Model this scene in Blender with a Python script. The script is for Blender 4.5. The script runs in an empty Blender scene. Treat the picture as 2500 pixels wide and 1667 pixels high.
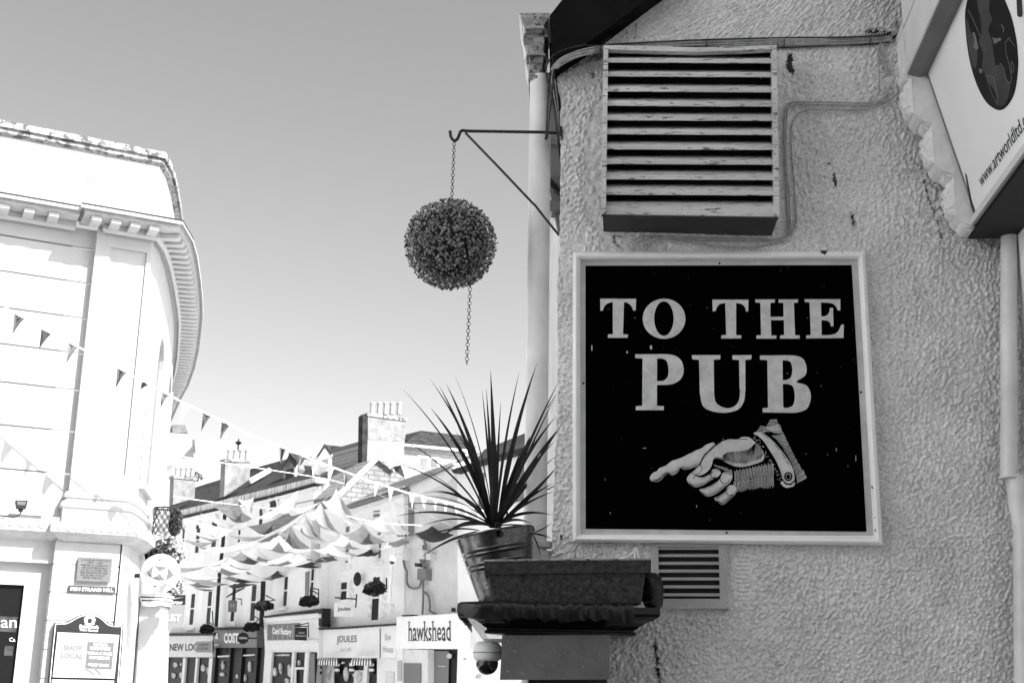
import bpy, math, random
import numpy as np
from mathutils import Vector as V, Matrix
from mathutils.geometry import tessellate_polygon
random.seed(7); rng = np.random.default_rng(7)
S = bpy.context.scene
COL = S.collection
# ------------------------------------------------------------------ camera
FPX = 3031.0; PITCH = math.radians(14.87); ROLL = math.radians(1.06); CAM = V((0, 0, 2.9))
_R0 = V((1, 0, 0)); _U0 = V((0, -math.sin(PITCH), math.cos(PITCH))); FW = V((0, math.cos(PITCH), math.sin(PITCH)))
RT = _R0 * math.cos(ROLL) + _U0 * math.sin(ROLL); UP = -_R0 * math.sin(ROLL) + _U0 * math.cos(ROLL)
cd = bpy.data.cameras.new('camera'); cam = bpy.data.objects.new('camera', cd); COL.objects.link(cam)
m = Matrix((RT, UP, -FW)).transposed().to_4x4(); m.translation = CAM; cam.matrix_world = m
cd.sensor_width = 36; cd.lens = 36 * FPX / 2500; cd.clip_end = 3000; cd.clip_start = 0.05
cd.dof.use_dof = True; cd.dof.focus_distance = 4.7; cd.dof.aperture_fstop = 15
S.camera = cam
S.render.resolution_x = 1024; S.render.resolution_y = 682
# ------------------------------------------------------------------ sky and sun (black and white picture: the sky's red channel drives a grey sky)
SUN_EL = math.radians(43); SUN_H = V((0.78, -0.62, 0)).normalized()
w = bpy.data.worlds.new('World'); S.world = w; w.use_nodes = True
nt = w.node_tree; nt.nodes.clear()
sky = nt.nodes.new('ShaderNodeTexSky'); sky.sky_type = 'NISHITA'; sky.sun_disc = False
sky.sun_elevation = SUN_EL; sky.sun_rotation = math.atan2(SUN_H.x, SUN_H.y); sky.dust_density = 2.2; sky.air_density = 1.0; sky.ozone_density = 1.0
sep = nt.nodes.new('ShaderNodeSeparateColor'); cmb = nt.nodes.new('ShaderNodeCombineColor')
bg = nt.nodes.new('ShaderNodeBackground'); bg.inputs['Strength'].default_value = 0.122
out = nt.nodes.new('ShaderNodeOutputWorld')
nt.links.new(sky.outputs[0], sep.inputs[0])
mxn = nt.nodes.new('ShaderNodeMix'); mxn.data_type = 'FLOAT'; mxn.inputs[0].default_value = 0.0; nt.links.new(sep.outputs[0], mxn.inputs[2]); nt.links.new(sep.outputs[2], mxn.inputs[3])
for k in range(3): nt.links.new(mxn.outputs[0], cmb.inputs[k])
nt.links.new(cmb.outputs[0], bg.inputs[0]); nt.links.new(bg.outputs[0], out.inputs[0])
sl = bpy.data.lights.new('sun', 'SUN'); sl.energy = 3.9; sl.angle = math.radians(0.5); sl.color = (1, 1, 1)
so = bpy.data.objects.new('sun', sl); COL.objects.link(so)
sd = V((SUN_H.x * math.cos(SUN_EL), SUN_H.y * math.cos(SUN_EL), math.sin(SUN_EL)))
so.rotation_euler = sd.to_track_quat('Z', 'Y').to_euler(); so.location = (0, 0, 30)
S.view_settings.view_transform = 'Standard'; S.view_settings.look = 'None'; S.view_settings.gamma = 1
S.view_settings.exposure = 1.58
# ------------------------------------------------------------------ geometry helpers
def ray(px, py): return FW + RT * ((px - 1250) / FPX) + UP * ((833.5 - py) / FPX)
def hit(px, py, p0, n):
    d = ray(px, py); return CAM + d * ((p0 - CAM).dot(n) / d.dot(n))
def atY(px, py, Y): return hit(px, py, V((0, Y, 0)), V((0, 1, 0)))
def atZ(px, py, Z): return hit(px, py, V((0, 0, Z)), V((0, 0, 1)))
def crop(x0, y0, s): return lambda x, y: (x0 + x / s, y0 + y / s)
c1 = crop(0, 250, 2.6133); c2 = crop(0, 700, 2.6133); c3 = crop(0, 1150, 3.0327); c4 = crop(380, 950, 4.4808)
c5 = crop(380, 1280, 4.052); c6 = crop(800, 950, 3.92); c7 = crop(750, 1280, 4.052); cP = crop(960, 860, 3.136)
cB1 = crop(960, 280, 2.45); cG = crop(1240, 0, 3.92); cL = crop(1450, 60, 2.8); cS = crop(1380, 590, 2.06375)
cH = crop(1550, 990, 5.2267); cK = crop(1100, 1250, 2.94); cF = crop(2150, 0, 2.5286); cR = crop(1900, 0, 2.45)
cA = crop(380, 1180, 5.6); cC = crop(700, 1120, 4.9)
class Plane:
    def __init__(s, p0, ang):           # ang: heading of the wall line, degrees; n faces the camera
        a = math.radians(ang); s.d = V((math.cos(a), math.sin(a), 0)); s.n = V((math.sin(a), -math.cos(a), 0))
        if s.n.dot(CAM - p0) < 0: s.n = -s.n
        s.p0 = p0
    def __call__(s, px, py, off=0.0): return hit(px, py, s.p0 + s.n * off, s.n)
    def s(s_, px, py, off=0.0):
        q = s_(px, py, off); return (q - s_.p0).dot(s_.d), q.z
    def at(s_, u, z, off=0.0):
        q = s_.p0 + s_.d * u + s_.n * off; return V((q.x, q.y, z))
W = Plane(atY(1700, 970, 4.5), -2.73)               # gable wall of the pub
L = Plane(atY(445, 1500, 17.0), 27.0)               # front of the bank
F = Plane(atY(1136, 1540, 34.0), 125.2)             # shopfronts of the far terrace
class G:
    def __init__(s): s.v = []; s.f = []
    def add(s, v, f):
        b = len(s.v); s.v += [V(q) for q in v]; s.f += [tuple(b + i for i in t) for t in f]; return s
    def quad(s, *q): return s.add(q, [tuple(range(len(q)))])
    def prism(s, pts, vec):
        n = len(pts); pts = [V(p) for p in pts]
        v = pts + [p + vec for p in pts]
        tri = tessellate_polygon([pts]) if n > 4 else [tuple(range(n))]
        f = [tuple(t) for t in tri] + [tuple(n + i for i in reversed(t)) for t in tri]
        f += [(i, (i + 1) % n, n + (i + 1) % n, n + i) for i in range(n)]
        return s.add(v, f)
    def frame_box(s, o, ex, ey, ez):    # corner o, edge vectors
        o = V(o); v = [o, o + ex, o + ex + ey, o + ey]; v += [q + ez for q in v]
        return s.add(v, [(0, 3, 2, 1), (4, 5, 6, 7), (0, 1, 5, 4), (1, 2, 6, 5), (2, 3, 7, 6), (3, 0, 4, 7)])
    def box(s, x0, x1, y0, y1, z0, z1): return s.frame_box((x0, y0, z0), V((x1 - x0, 0, 0)), V((0, y1 - y0, 0)), V((0, 0, z1 - z0)))
    def tube(s, pts, r, n=8, cap=True, rs=None):
        pts = [V(p) for p in pts]; m_ = len(pts); v = []; f = []
        t0 = (pts[1] - pts[0]).normalized(); a = t0.orthogonal().normalized()
        for i, p in enumerate(pts):
            t = (pts[min(i + 1, m_ - 1)] - pts[max(i - 1, 0)]).normalized()
            a = (a - t * a.dot(t)).normalized(); b = t.cross(a); rr = rs[i] if rs else r
            for k in range(n):
                q = 2 * math.pi * k / n; v.append(p + a * (rr * math.cos(q)) + b * (rr * math.sin(q)))
        for i in range(m_ - 1):
            for k in range(n):
                k2 = (k + 1) % n; f.append((i * n + k, i * n + k2, (i + 1) * n + k2, (i + 1) * n + k))
        if cap: f += [tuple(range(n - 1, -1, -1)), tuple((m_ - 1) * n + k for k in range(n))]
        return s.add(v, f)
    def lathe(s, c, prof, n=24, axis=V((0, 0, 1)), cap=True, a0=0, a1=2 * math.pi):
        axis = V(axis).normalized(); a = axis.orthogonal().normalized(); b = axis.cross(a); c = V(c); v = []; f = []
        for (r, h) in prof:
            for k in range(n):
                q = 2 * math.pi * k / n; v.append(c + axis * h + a * (r * math.cos(q)) + b * (r * math.sin(q)))
        for i in range(len(prof) - 1):
            for k in range(n):
                k2 = (k + 1) % n; f.append((i * n + k, i * n + k2, (i + 1) * n + k2, (i + 1) * n + k))
        if cap: f += [tuple(range(n - 1, -1, -1)), tuple((len(prof) - 1) * n + k for k in range(n))]
        return s.add(v, f)
    def ball(s, c, r, n=14, sq=(1, 1, 1)):
        c = V(c); v = []; f = []; m_ = n // 2
        for i in range(m_ + 1):
            t = math.pi * i / m_
            for k in range(n):
                q = 2 * math.pi * k / n
                v.append(c + V((r * sq[0] * math.sin(t) * math.cos(q), r * sq[1] * math.sin(t) * math.sin(q), r * sq[2] * math.cos(t))))
        for i in range(m_):
            for k in range(n):
                k2 = (k + 1) % n; f.append((i * n + k, (i + 1) * n + k, (i + 1) * n + k2, i * n + k2))
        return s.add(v, f)
    def disc(s, c, r, nrm, n=24, depth=0.0, ux=None, rx=None):
        nrm = V(nrm).normalized(); a = ux or nrm.orthogonal().normalized(); b = nrm.cross(a)
        p = [c + a * ((rx or r) * math.cos(2 * math.pi * k / n)) + b * (r * math.sin(2 * math.pi * k / n)) for k in range(n)]
        if depth: return s.prism(p, -nrm * depth)
        return s.quad(*p)
    def holed(s, loops):
        flat = [V(p) for l in loops for p in l]; t = tessellate_polygon([[V(p) for p in l] for l in loops])
        return s.add(flat, [tuple(x) for x in t])
    def torus(s, c, R, r, n1, n2=20, n3=8, sx=1.0, ax=None):
        n1 = V(n1).normalized(); a = ax or n1.orthogonal().normalized(); b = n1.cross(a)
        pts = [c + a * (R * sx * math.cos(2 * math.pi * k / n2)) + b * (R * math.sin(2 * math.pi * k / n2)) for k in range(n2 + 1)]
        return s.tube(pts, r, n3, cap=False)
def catmull(pts, k=8):
    out = []; P = [pts[0]] + list(pts) + [pts[-1]]
    for i in range(1, len(P) - 2):
        p0, p1, p2, p3 = P[i - 1], P[i], P[i + 1], P[i + 2]
        for j in range(k):
            t = j / k
            out.append(tuple(0.5 * ((2 * b) + (c - a) * t + (2 * a - 5 * b + 4 * c - d) * t * t + (-a + 3 * b - 3 * c + d) * t ** 3) for a, b, c, d in zip(p0, p1, p2, p3)))
    out.append(tuple(pts[-1])); return out
def path3(pts, k=8): return [V(p) for p in catmull([tuple(q) for q in pts], k)]
def smooth_poly(pts, k=5):
    """polygon whose points flagged (x, y, 1) are joined by a smooth curve"""
    out = []; n = len(pts)
    for i in range(n):
        p = pts[i]; q = pts[(i + 1) % n]; out.append((p[0], p[1]))
        if len(p) > 2 and len(q) > 2:
            a = pts[i - 1] ; d = pts[(i + 2) % n]
            a = a if len(a) > 2 else p; d = d if len(d) > 2 else q
            for j in range(1, k):
                t = j / k
                out.append(tuple(0.5 * ((2 * p[c]) + (q[c] - a[c]) * t + (2 * a[c] - 5 * p[c] + 4 * q[c] - d[c]) * t * t + (-a[c] + 3 * p[c] - 3 * q[c] + d[c]) * t ** 3) for c in (0, 1)))
    return out
def sweep(path, prof, closed_prof=True):
    """sweep a profile [(out, z)] along a plan path [(x, y)]; 'out' is to the right of travel"""
    g = G(); n = len(prof); m_ = len(path); v = []
    for i, p in enumerate(path):
        p = V((p[0], p[1])); a = (p - V(path[i - 1][:2])).normalized() if i else None; b = (V(path[i + 1][:2]) - p).normalized() if i < m_ - 1 else None
        a = a or b; b = b or a; na = V((a.y, -a.x)); nb = V((b.y, -b.x)); mm = (na + nb).normalized(); mm = mm / max(0.35, mm.dot(na))
        for (o, z) in prof: v.append(V((p.x + mm.x * o, p.y + mm.y * o, z)))
    f = []
    for i in range(m_ - 1):
        for k in range(n if closed_prof else n - 1):
            k2 = (k + 1) % n; f.append((i * n + k, i * n + k2, (i + 1) * n + k2, (i + 1) * n + k))
    if closed_prof: f += [tuple(range(n)), tuple((m_ - 1) * n + k for k in reversed(range(n)))]
    return g.add(v, f)
# ------------------------------------------------------------------ things and parts
def build(name, g, mat, base=V((0, 0, 0)), parent=None, smooth=False, bevel=0):
    me = bpy.data.meshes.new(name); me.from_pydata([tuple(q - base) for q in g.v], [], g.f); me.materials.append(mat); me.update()
    if smooth:
        me.polygons.foreach_set('use_smooth', [True] * len(me.polygons))
        if smooth != 'all': me.set_sharp_from_angle(angle=math.radians(40))
    o = bpy.data.objects.new(name, me); COL.objects.link(o)
    if parent: o.parent = parent
    else: o.location = base
    if bevel:
        b = o.modifiers.new('bevel', 'BEVEL'); b.width = bevel; b.segments = 2; b.limit_method = 'ANGLE'; b.angle_limit = math.radians(50)
    return o
class Thing:
    def __init__(s, name, label, cat, base, group=None):
        s.base = V(base); s.o = bpy.data.objects.new(name, None); COL.objects.link(s.o); s.o.location = s.base; s.o.empty_display_size = 0.1
        tag(s.o, label, cat, group)
    def add(s, name, g, mat, parent=None, smooth=False, bevel=0, label=None):
        o = build(name, g, mat, s.base, parent or s.o, smooth, bevel)
        if label: o['label'] = label
        return o
def tag(o, label, cat, group=None):
    o['label'] = label; o['category'] = cat
    if group: o['group'] = group
    return o
def solo(name, label, cat, base, g, mat, group=None, smooth=False, bevel=0):
    return tag(build(name, g, mat, V(base), None, smooth, bevel), label, cat, group)
def clone(root, delta, label, group=None):
    r = root.copy(); COL.objects.link(r); r.location = root.location + V(delta); r['label'] = label
    if group: r['group'] = group
    for ch in list(root.children):
        c = ch.copy(); COL.objects.link(c); c.parent = r
        for gg in ch.children:
            d = gg.copy(); COL.objects.link(d); d.parent = c
    return r
_tc = {}
def text_raw(s, bold=0.0, spacing=1.0, shear=0.0):
    k = (s, bold, spacing, shear)
    if k in _tc: return _tc[k]
    c = bpy.data.curves.new('lettering', 'FONT'); c.body = s; c.offset = bold; c.space_character = spacing; c.shear = shear; c.resolution_u = 3
    o = bpy.data.objects.new('lettering', c); COL.objects.link(o)
    me = bpy.data.meshes.new_from_object(o.evaluated_get(bpy.context.evaluated_depsgraph_get()))
    v = [(q.co.x, q.co.y) for q in me.vertices]; f = [tuple(p.vertices) for p in me.polygons]
    bpy.data.objects.remove(o); bpy.data.curves.remove(c); bpy.data.meshes.remove(me)
    xs = [a for a, b in v]; ys = [b for a, b in v]; bb = (min(xs), min(ys), max(xs), max(ys))
    _tc[k] = (v, f, bb); return _tc[k]
def text(g, s, bl, br, tl, bold=0.0, spacing=1.0, shear=0.0, off=V((0, 0, 0))):
    """lay a word into the parallelogram bl, br, tl (world points)"""
    v, f, bb = text_raw(s, bold, spacing, shear); bl, br, tl = V(bl), V(br), V(tl)
    W_ = bb[2] - bb[0]; H_ = bb[3] - bb[1]
    return g.add([bl + (br - bl) * ((a - bb[0]) / W_) + (tl - bl) * ((b - bb[1]) / H_) + off for a, b in v], f)
# ------------------------------------------------------------------ materials (all greys: the photograph is black and white)
def mat(name, base, rough=0.8, var=0.0, scale=8.0, bump=0.0, bscale=60.0, metal=0.0, spots=None, streak=False, hstreak=False, spec=0.4, trans=0.0, detail=6, spots2=None, emit=0.0):
    """spots = (scale, threshold, value): marks of another tone with a shape of their own"""
    m_ = bpy.data.materials.new(name); m_.use_nodes = True; t = m_.node_tree; N = t.nodes; Lk = t.links.new
    b = N['Principled BSDF']; b.inputs['Roughness'].default_value = rough; b.inputs['Metallic'].default_value = metal
    b.inputs['Specular IOR Level'].default_value = spec; b.inputs['Base Color'].default_value = (base, base, base, 1)
    tc = N.new('ShaderNodeTexCoord')
    col = None
    if var or spots:
        mp = N.new('ShaderNodeMapping'); Lk(tc.outputs['Object'], mp.inputs[0])
        if hstreak: mp.inputs['Scale'].default_value = (0.16, 1, 1)
        if streak: mp.inputs['Scale'].default_value = (1, 1, 0.12)
        n1 = N.new('ShaderNodeTexNoise'); n1.inputs['Scale'].default_value = scale; n1.inputs['Detail'].default_value = detail; n1.inputs['Roughness'].default_value = 0.6
        Lk(mp.outputs[0], n1.inputs['Vector'])
        mr = N.new('ShaderNodeMapRange'); mr.inputs['From Min'].default_value = 0.3; mr.inputs['From Max'].default_value = 0.7
        mr.inputs['To Min'].default_value = base * (1 - var); mr.inputs['To Max'].default_value = min(0.95, base * (1 + var)); Lk(n1.outputs['Fac'], mr.inputs['Value'])
        col = mr.outputs[0]
        for sp_ in (spots, spots2):
            if not sp_: continue
            n2 = N.new('ShaderNodeTexNoise'); n2.inputs['Scale'].default_value = sp_[0]; n2.inputs['Detail'].default_value = 8; n2.inputs['Roughness'].default_value = 0.65
            Lk(mp.outputs[0], n2.inputs['Vector'])
            ss = N.new('ShaderNodeMapRange'); ss.inputs['From Min'].default_value = sp_[1]; ss.inputs['From Max'].default_value = sp_[1] + 0.04; Lk(n2.outputs['Fac'], ss.inputs['Value'])
            mx = N.new('ShaderNodeMix'); mx.data_type = 'FLOAT'; Lk(ss.outputs[0], mx.inputs[0]); Lk(col, mx.inputs[2]); mx.inputs[3].default_value = sp_[2]; col = mx.outputs[0]
        cc = N.new('ShaderNodeCombineColor')
        for k in range(3): Lk(col, cc.inputs[k])
        Lk(cc.outputs[0], b.inputs['Base Color'])
    if bump:
        n3 = N.new('ShaderNodeTexNoise'); n3.inputs['Scale'].default_value = bscale; n3.inputs['Detail'].default_value = 5; Lk(tc.outputs['Object'], n3.inputs['Vector'])
        bp = N.new('ShaderNodeBump'); bp.inputs['Strength'].default_value = bump; bp.inputs['Distance'].default_value = 0.01; Lk(n3.outputs['Fac'], bp.inputs['Height']); Lk(bp.outputs[0], b.inputs['Normal'])
    if emit:
        b.inputs['Emission Color'].default_value = (1, 1, 1, 1); b.inputs['Emission Strength'].default_value = emit
    if trans:
        tr = N.new('ShaderNodeBsdfTranslucent'); tr.inputs[0].default_value = (base, base, base, 1); ms = N.new('ShaderNodeMixShader'); ms.inputs[0].default_value = trans
        Lk(b.outputs[0], ms.inputs[1]); Lk(tr.outputs[0], ms.inputs[2]); Lk(ms.outputs[0], N['Material Output'].inputs[0])
        if col: Lk(cc.outputs[0], tr.inputs[0])
    return m_
M = dict(
    white=mat('white_paint', 0.78, 0.55, 0.05, 6, 0.05, 80), bankwhite=mat('bank_trim_paint', 0.42, 0.6, 0.06, 6), bankwall=mat('bank_stucco', 0.43, 0.8, 0.05, 3, 0.12, 40, spots=(14, 0.74, 0.45)),
    bankledge=mat('weathered_bank_ledge', 0.4, 0.85, 0.15, 9, 0.3, 60, spots=(26, 0.64, 0.12)), lichen=mat('lichen_coping', 0.3, 0.95, 0.5, 14, 0.8, 60, spots=(9, 0.52, 0.09)),
    render=mat('pale_render', 0.8, 0.9, 0.12, 1.2, 0.1, 30, spots=(3, 0.66, 0.5), streak=True), render2=mat('cream_render', 0.84, 0.9, 0.06, 1.5, 0.1, 30), render3=mat('grey_render', 0.66, 0.9, 0.1, 1.5, 0.1, 30),
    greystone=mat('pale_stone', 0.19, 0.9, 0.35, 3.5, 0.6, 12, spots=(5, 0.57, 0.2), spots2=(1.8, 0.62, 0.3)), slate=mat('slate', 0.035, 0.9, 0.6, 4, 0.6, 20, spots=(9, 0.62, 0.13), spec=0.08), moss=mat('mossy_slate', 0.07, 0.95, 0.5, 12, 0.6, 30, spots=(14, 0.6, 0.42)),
    black=mat('black_paint', 0.006, 0.6, 0.2, 20, 0.1, 90), blackiron=mat('black_iron', 0.012, 0.45, 0.4, 60, 0.3, 200, spots=(90, 0.68, 0.12)), glass=mat('window_glass', 0.01, 0.3, spec=0.08), greyglass=mat('grey_window_glass', 0.14, 0.3, 0.5, 1.2, spec=0.2),
    dark=mat('dark_interior', 0.01, 0.9), midgrey=mat('grey_paint', 0.18, 0.6, 0.15, 6), palegrey=mat('pale_grey_paint', 0.66, 0.6, 0.08, 6), ink=mat('black_lettering', 0.015, 0.6), inkgrey=mat('grey_lettering', 0.16, 0.6), inkpale=mat('pale_grey_lettering', 0.42, 0.6),
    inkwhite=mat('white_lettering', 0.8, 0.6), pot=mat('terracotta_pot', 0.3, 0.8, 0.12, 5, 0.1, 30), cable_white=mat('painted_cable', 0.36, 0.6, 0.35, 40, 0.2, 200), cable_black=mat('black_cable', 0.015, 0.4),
    pipe=mat('cream_plastic_pipe', 0.72, 0.35, 0.12, 7, 0.03, 60, spots=(70, 0.74, 0.15)), hopper=mat('weathered_hopper', 0.3, 0.7, 0.5, 22, 0.4, 140, spots=(45, 0.55, 0.08)), barge=mat('peeling_black_board', 0.004, 0.8, 0.5, 8, 0.6, 24, spots=(13, 0.68, 0.3), spec=0.12),
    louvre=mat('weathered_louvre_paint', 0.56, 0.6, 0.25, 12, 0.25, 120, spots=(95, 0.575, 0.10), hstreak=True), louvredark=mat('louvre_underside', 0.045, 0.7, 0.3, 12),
    galv=mat('galvanised_steel', 0.15, 0.22, 0.5, 26, 0.1, 40, metal=0.92, spots=(60, 0.62, 0.05)), zinc=mat('dull_zinc_trough', 0.04, 0.55, 0.7, 60, 0.15, 90, metal=0.3, spots=(50, 0.6, 0.015), spots2=(22, 0.66, 0.09), spec=0.3),
    lead=mat('black_lead_flashing', 0.008, 0.3, 0.4, 14, 0.5, 22), cornice=mat('black_cornice_gloss', 0.006, 0.2, 0.3, 10, 0.1, 50), block=mat('painted_console_block', 0.13, 0.42, 0.2, 9, 0.5, 40, spots=(70, 0.64, 0.3)),
    leaf=mat('cordyline_leaf', 0.014, 0.4, 0.5, 30, spec=0.4), boxleaf=mat('artificial_box_leaf', 0.14, 0.35, 0.98, 60, spec=0.9), flower=mat('pale_flowers', 0.36, 0.7, 0.3, 20), foliage=mat('basket_foliage', 0.02, 0.6, 0.7, 12),
    sign_frame=mat('sign_frame_paint', 0.92, 0.4, 0.06, 10, 0.06, 120, spots=(34, 0.76, 0.06)), sign_margin=mat('sign_margin_paint', 0.5, 0.6, 0.14, 14, 0.1, 100), sign_black=mat('sign_black_panel', 0.001, 0.7, 0.3, 30, spec=0.0, spots=(52, 0.74, 0.3), detail=3),
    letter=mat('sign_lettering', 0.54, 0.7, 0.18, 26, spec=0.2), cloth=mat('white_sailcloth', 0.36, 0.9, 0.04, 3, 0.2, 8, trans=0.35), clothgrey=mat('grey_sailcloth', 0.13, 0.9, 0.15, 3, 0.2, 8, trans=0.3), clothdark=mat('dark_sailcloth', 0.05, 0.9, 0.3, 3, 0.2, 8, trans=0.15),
    pennant=mat('grey_pennant', 0.10, 0.9, 0.15, 9, trans=0.2), pennantw=mat('white_pennant', 0.85, 0.9, trans=0.4), cord=mat('bunting_cord', 0.85, 0.8), granite=mat('granite_plaque', 0.13, 0.8, 0.3, 60, 0.4, 90, spots=(90, 0.58, 0.1)),
    road=mat('pale_granite_paving', 0.55, 0.9, 0.15, 20, 0.4, 200), paving=mat('paving', 0.3, 0.85, 0.2, 3, 0.2, 60), board=mat('fascia_board_paint', 0.88, 0.4, 0.05, 2.2, 0.04, 30, spots=(3.1, 0.57, 0.88)), console=mat('plaster_console', 0.74, 0.75, 0.12, 18, 0.3, 120, spots=(40, 0.70, 0.2)),
    globe=mat('globe_print_dark', 0.008, 0.5, 0.3, 7, spec=0.15), globe2=mat('globe_print_ocean', 0.05, 0.5, 0.4, 8, spec=0.15), globe3=mat('globe_print_coast', 0.14, 0.4), dome=mat('smoked_dome', 0.01, 0.06, spec=0.8), shirt=mat('window_display', 0.5, 0.8, 0.6, 5),
    asphalt=mat('asphalt', 0.05, 0.9, 0.3, 20, 0.4, 200), plate=mat('street_plate', 0.045, 0.7, 0.1, 9), letboard=mat('agent_board', 0.2, 0.6), poster=mat('poster_paper', 0.26, 0.7, 0.05, 9), emblem=mat('emblem_grey', 0.11, 0.6),
    lampglow=mat('lit_lamp', 0.9, 0.5, emit=2.0),
)

def mat_brick(name, base, mortar, d, bw, bh, var=.12, rough=.9, spots=None):
    """brick or stone coursing laid along direction d of a vertical wall"""
    m_ = mat(name, base, rough, var, 3, 0.3, 14, spots=spots); t = m_.node_tree; N = t.nodes; Lk = t.links.new; b = N['Principled BSDF']; src = b.inputs['Base Color'].links[0].from_socket
    tc = N.new('ShaderNodeTexCoord'); dt = N.new('ShaderNodeVectorMath'); dt.operation = 'DOT_PRODUCT'; dt.inputs[1].default_value = tuple(d); Lk(tc.outputs['Object'], dt.inputs[0]); sp_ = N.new('ShaderNodeSeparateXYZ'); Lk(tc.outputs['Object'], sp_.inputs[0])
    cb = N.new('ShaderNodeCombineXYZ'); Lk(dt.outputs['Value'], cb.inputs[0]); Lk(sp_.outputs[2], cb.inputs[1]); br = N.new('ShaderNodeTexBrick'); Lk(cb.outputs[0], br.inputs['Vector']); br.inputs['Scale'].default_value = 1; br.inputs['Brick Width'].default_value = bw; br.inputs['Row Height'].default_value = bh; br.inputs['Mortar Size'].default_value = bh * .09; br.inputs['Mortar Smooth'].default_value = .3
    mx = N.new('ShaderNodeMix'); mx.data_type = 'RGBA'; Lk(br.outputs['Fac'], mx.inputs[0]); Lk(src, mx.inputs[6]); mx.inputs[7].default_value = (mortar,) * 3 + (1,); Lk(mx.outputs[2], b.inputs['Base Color'])
    return m_
# ================================================================== SETTING
g = G(); g.quad((-60, 6, -0.004), (60, 6, -0.004), (60, 90, -0.004), (-60, 90, -0.004)); g.quad((-60, -30, 1.25), (60, -30, 1.25), (60, -2, 1.25), (-60, -2, 1.25)); g.quad((-60, -2, 1.25), (60, -2, 1.25), (60, 6, -0.004), (-60, 6, -0.004))
g.quad((-600, 90, -0.004), (600, 90, -0.004), (600, 900, -0.3), (-600, 900, -0.3)); g.quad((-600, -300, 1.25), (-60, -300, 1.25), (-60, 90, -0.004), (-600, 90, -0.004)); g.quad((60, -300, 1.25), (600, -300, 1.25), (600, 90, -0.004), (60, 90, -0.004)); g.quad((-60, -300, 1.25), (60, -300, 1.25), (60, -30, 1.25), (-60, -30, 1.25))
o = build('ground', g, M['road']); o['kind'] = 'structure'
g = G(); g.quad((-5.6, -30, 1.262), (1.9, -30, 1.262), (1.9, -2, 1.262), (-5.6, -2, 1.262)); g.quad((-5.6, -2, 1.262), (1.9, -2, 1.262), (1.9, 5.5, .11), (-5.6, 5.5, .11)); o = build('lane', g, M['asphalt']); o['kind'] = 'structure'
g = G(); b0 = F.at(-8, 0, 0.0); e0 = F.at(40, 0, 0); nn = F.n * 2.2
g.frame_box(b0, F.d * 48, nn, V((0, 0, 0.12))); o = build('pavement', g, M['paving']); o['kind'] = 'structure'
# ================================================================== PUB GABLE WALL (real roughcast relief)
def np_hit(PX, PY, plane):
    R = np.array(RT); U = np.array(UP); Fw = np.array(FW); n = np.array(plane.n); c = np.array(CAM); p0 = np.array(plane.p0)
    D = Fw + R * ((PX - 1250) / FPX)[..., None] + U * ((833.5 - PY) / FPX)[..., None]
    t = (p0 - c).dot(n) / (D @ n); return c + D * t[..., None]
def inpoly(X, Y, poly):
    r = np.zeros(X.shape, bool); n = len(poly)
    for i in range(n):
        x0, y0 = poly[i]; x1, y1 = poly[(i + 1) % n]
        if y0 == y1: continue
        cnd = ((y0 > Y) != (y1 > Y)) & (X < (x1 - x0) * (Y - y0) / (y1 - y0) + x0); r ^= cnd
    return r
def blur(a, k):
    for _ in range(3):
        c = np.cumsum(np.pad(a, ((k + 1, k), (0, 0)), mode='edge'), 0); a = (c[2 * k + 1:] - c[:-2 * k - 1]) / (2 * k + 1)
        c = np.cumsum(np.pad(a, ((0, 0), (k + 1, k)), mode='edge'), 1); a = (c[:, 2 * k + 1:] - c[:, :-2 * k - 1]) / (2 * k + 1)
    return a
EDGE = [(-60, 1610), (0, 1545), (60, 1465), (110, 1400), (165, 1357), (200, 1360), (235, 1368), (330, 1369), (450, 1368), (560, 1367), (700, 1362), (900, 1362), (1000, 1360), (1100, 1355), (1200, 1352), (1300, 1349), (1360, 1345), (1720, 1340)]
ys = np.arange(-60, 1721, 1.62); nx = 730
ex = np.interp(ys, [a for a, b in EDGE], [b for a, b in EDGE]); wob = np.convolve(rng.normal(0, 1, len(ys) + 8), np.ones(9) / 9, 'valid') * 3.0; ex = ex + wob
tx = np.linspace(0, 1, nx) ; PX = ex[:, None] + (2500 - ex[:, None]) * tx[None]; PY = np.repeat(ys[:, None], nx, 1)
def bandnoise(shape, lo, hi, aspect=1.0, ang=0.0, seed=1):
    r = np.random.default_rng(seed); h, w_ = shape; a = r.normal(0, 1, shape); fy = np.fft.fftfreq(h)[:, None]; fx = np.fft.fftfreq(w_)[None]
    c, s_ = math.cos(ang), math.sin(ang); u = fx * c + fy * s_; v = (-fx * s_ + fy * c) * aspect; k = np.sqrt(u * u + v * v) + 1e-9
    H = np.exp(-((np.log(k) - math.log((lo + hi) / 2)) / math.log(hi / lo)) ** 2 * 2.2); b = np.real(np.fft.ifft2(np.fft.fft2(a) * H)); return b / b.std()
nA = bandnoise(PX.shape, 0.13, 0.22, 1.25, 0.6, 1); nB = bandnoise(PX.shape, 0.05, 0.09, 1.2, 0.5, 2); nC = bandnoise(PX.shape, 0.28, 0.42, 1, 0, 3); nD = bandnoise(PX.shape, 0.004, 0.008, 1, 0, 4); nE = bandnoise(PX.shape, 0.010, 0.02, 1, 0, 5)
cs = 5; imp = np.zeros(PX.shape); rI, cI = np.mgrid[0:PX.shape[0] - cs:cs, 0:nx - cs:cs]; rI = rI + rng.integers(0, cs, rI.shape); cI = cI + rng.integers(0, cs, cI.shape); imp[rI, cI] = rng.uniform(0.15, 1.5, rI.shape) * (rng.uniform(0, 1, rI.shape) > .12)
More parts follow.
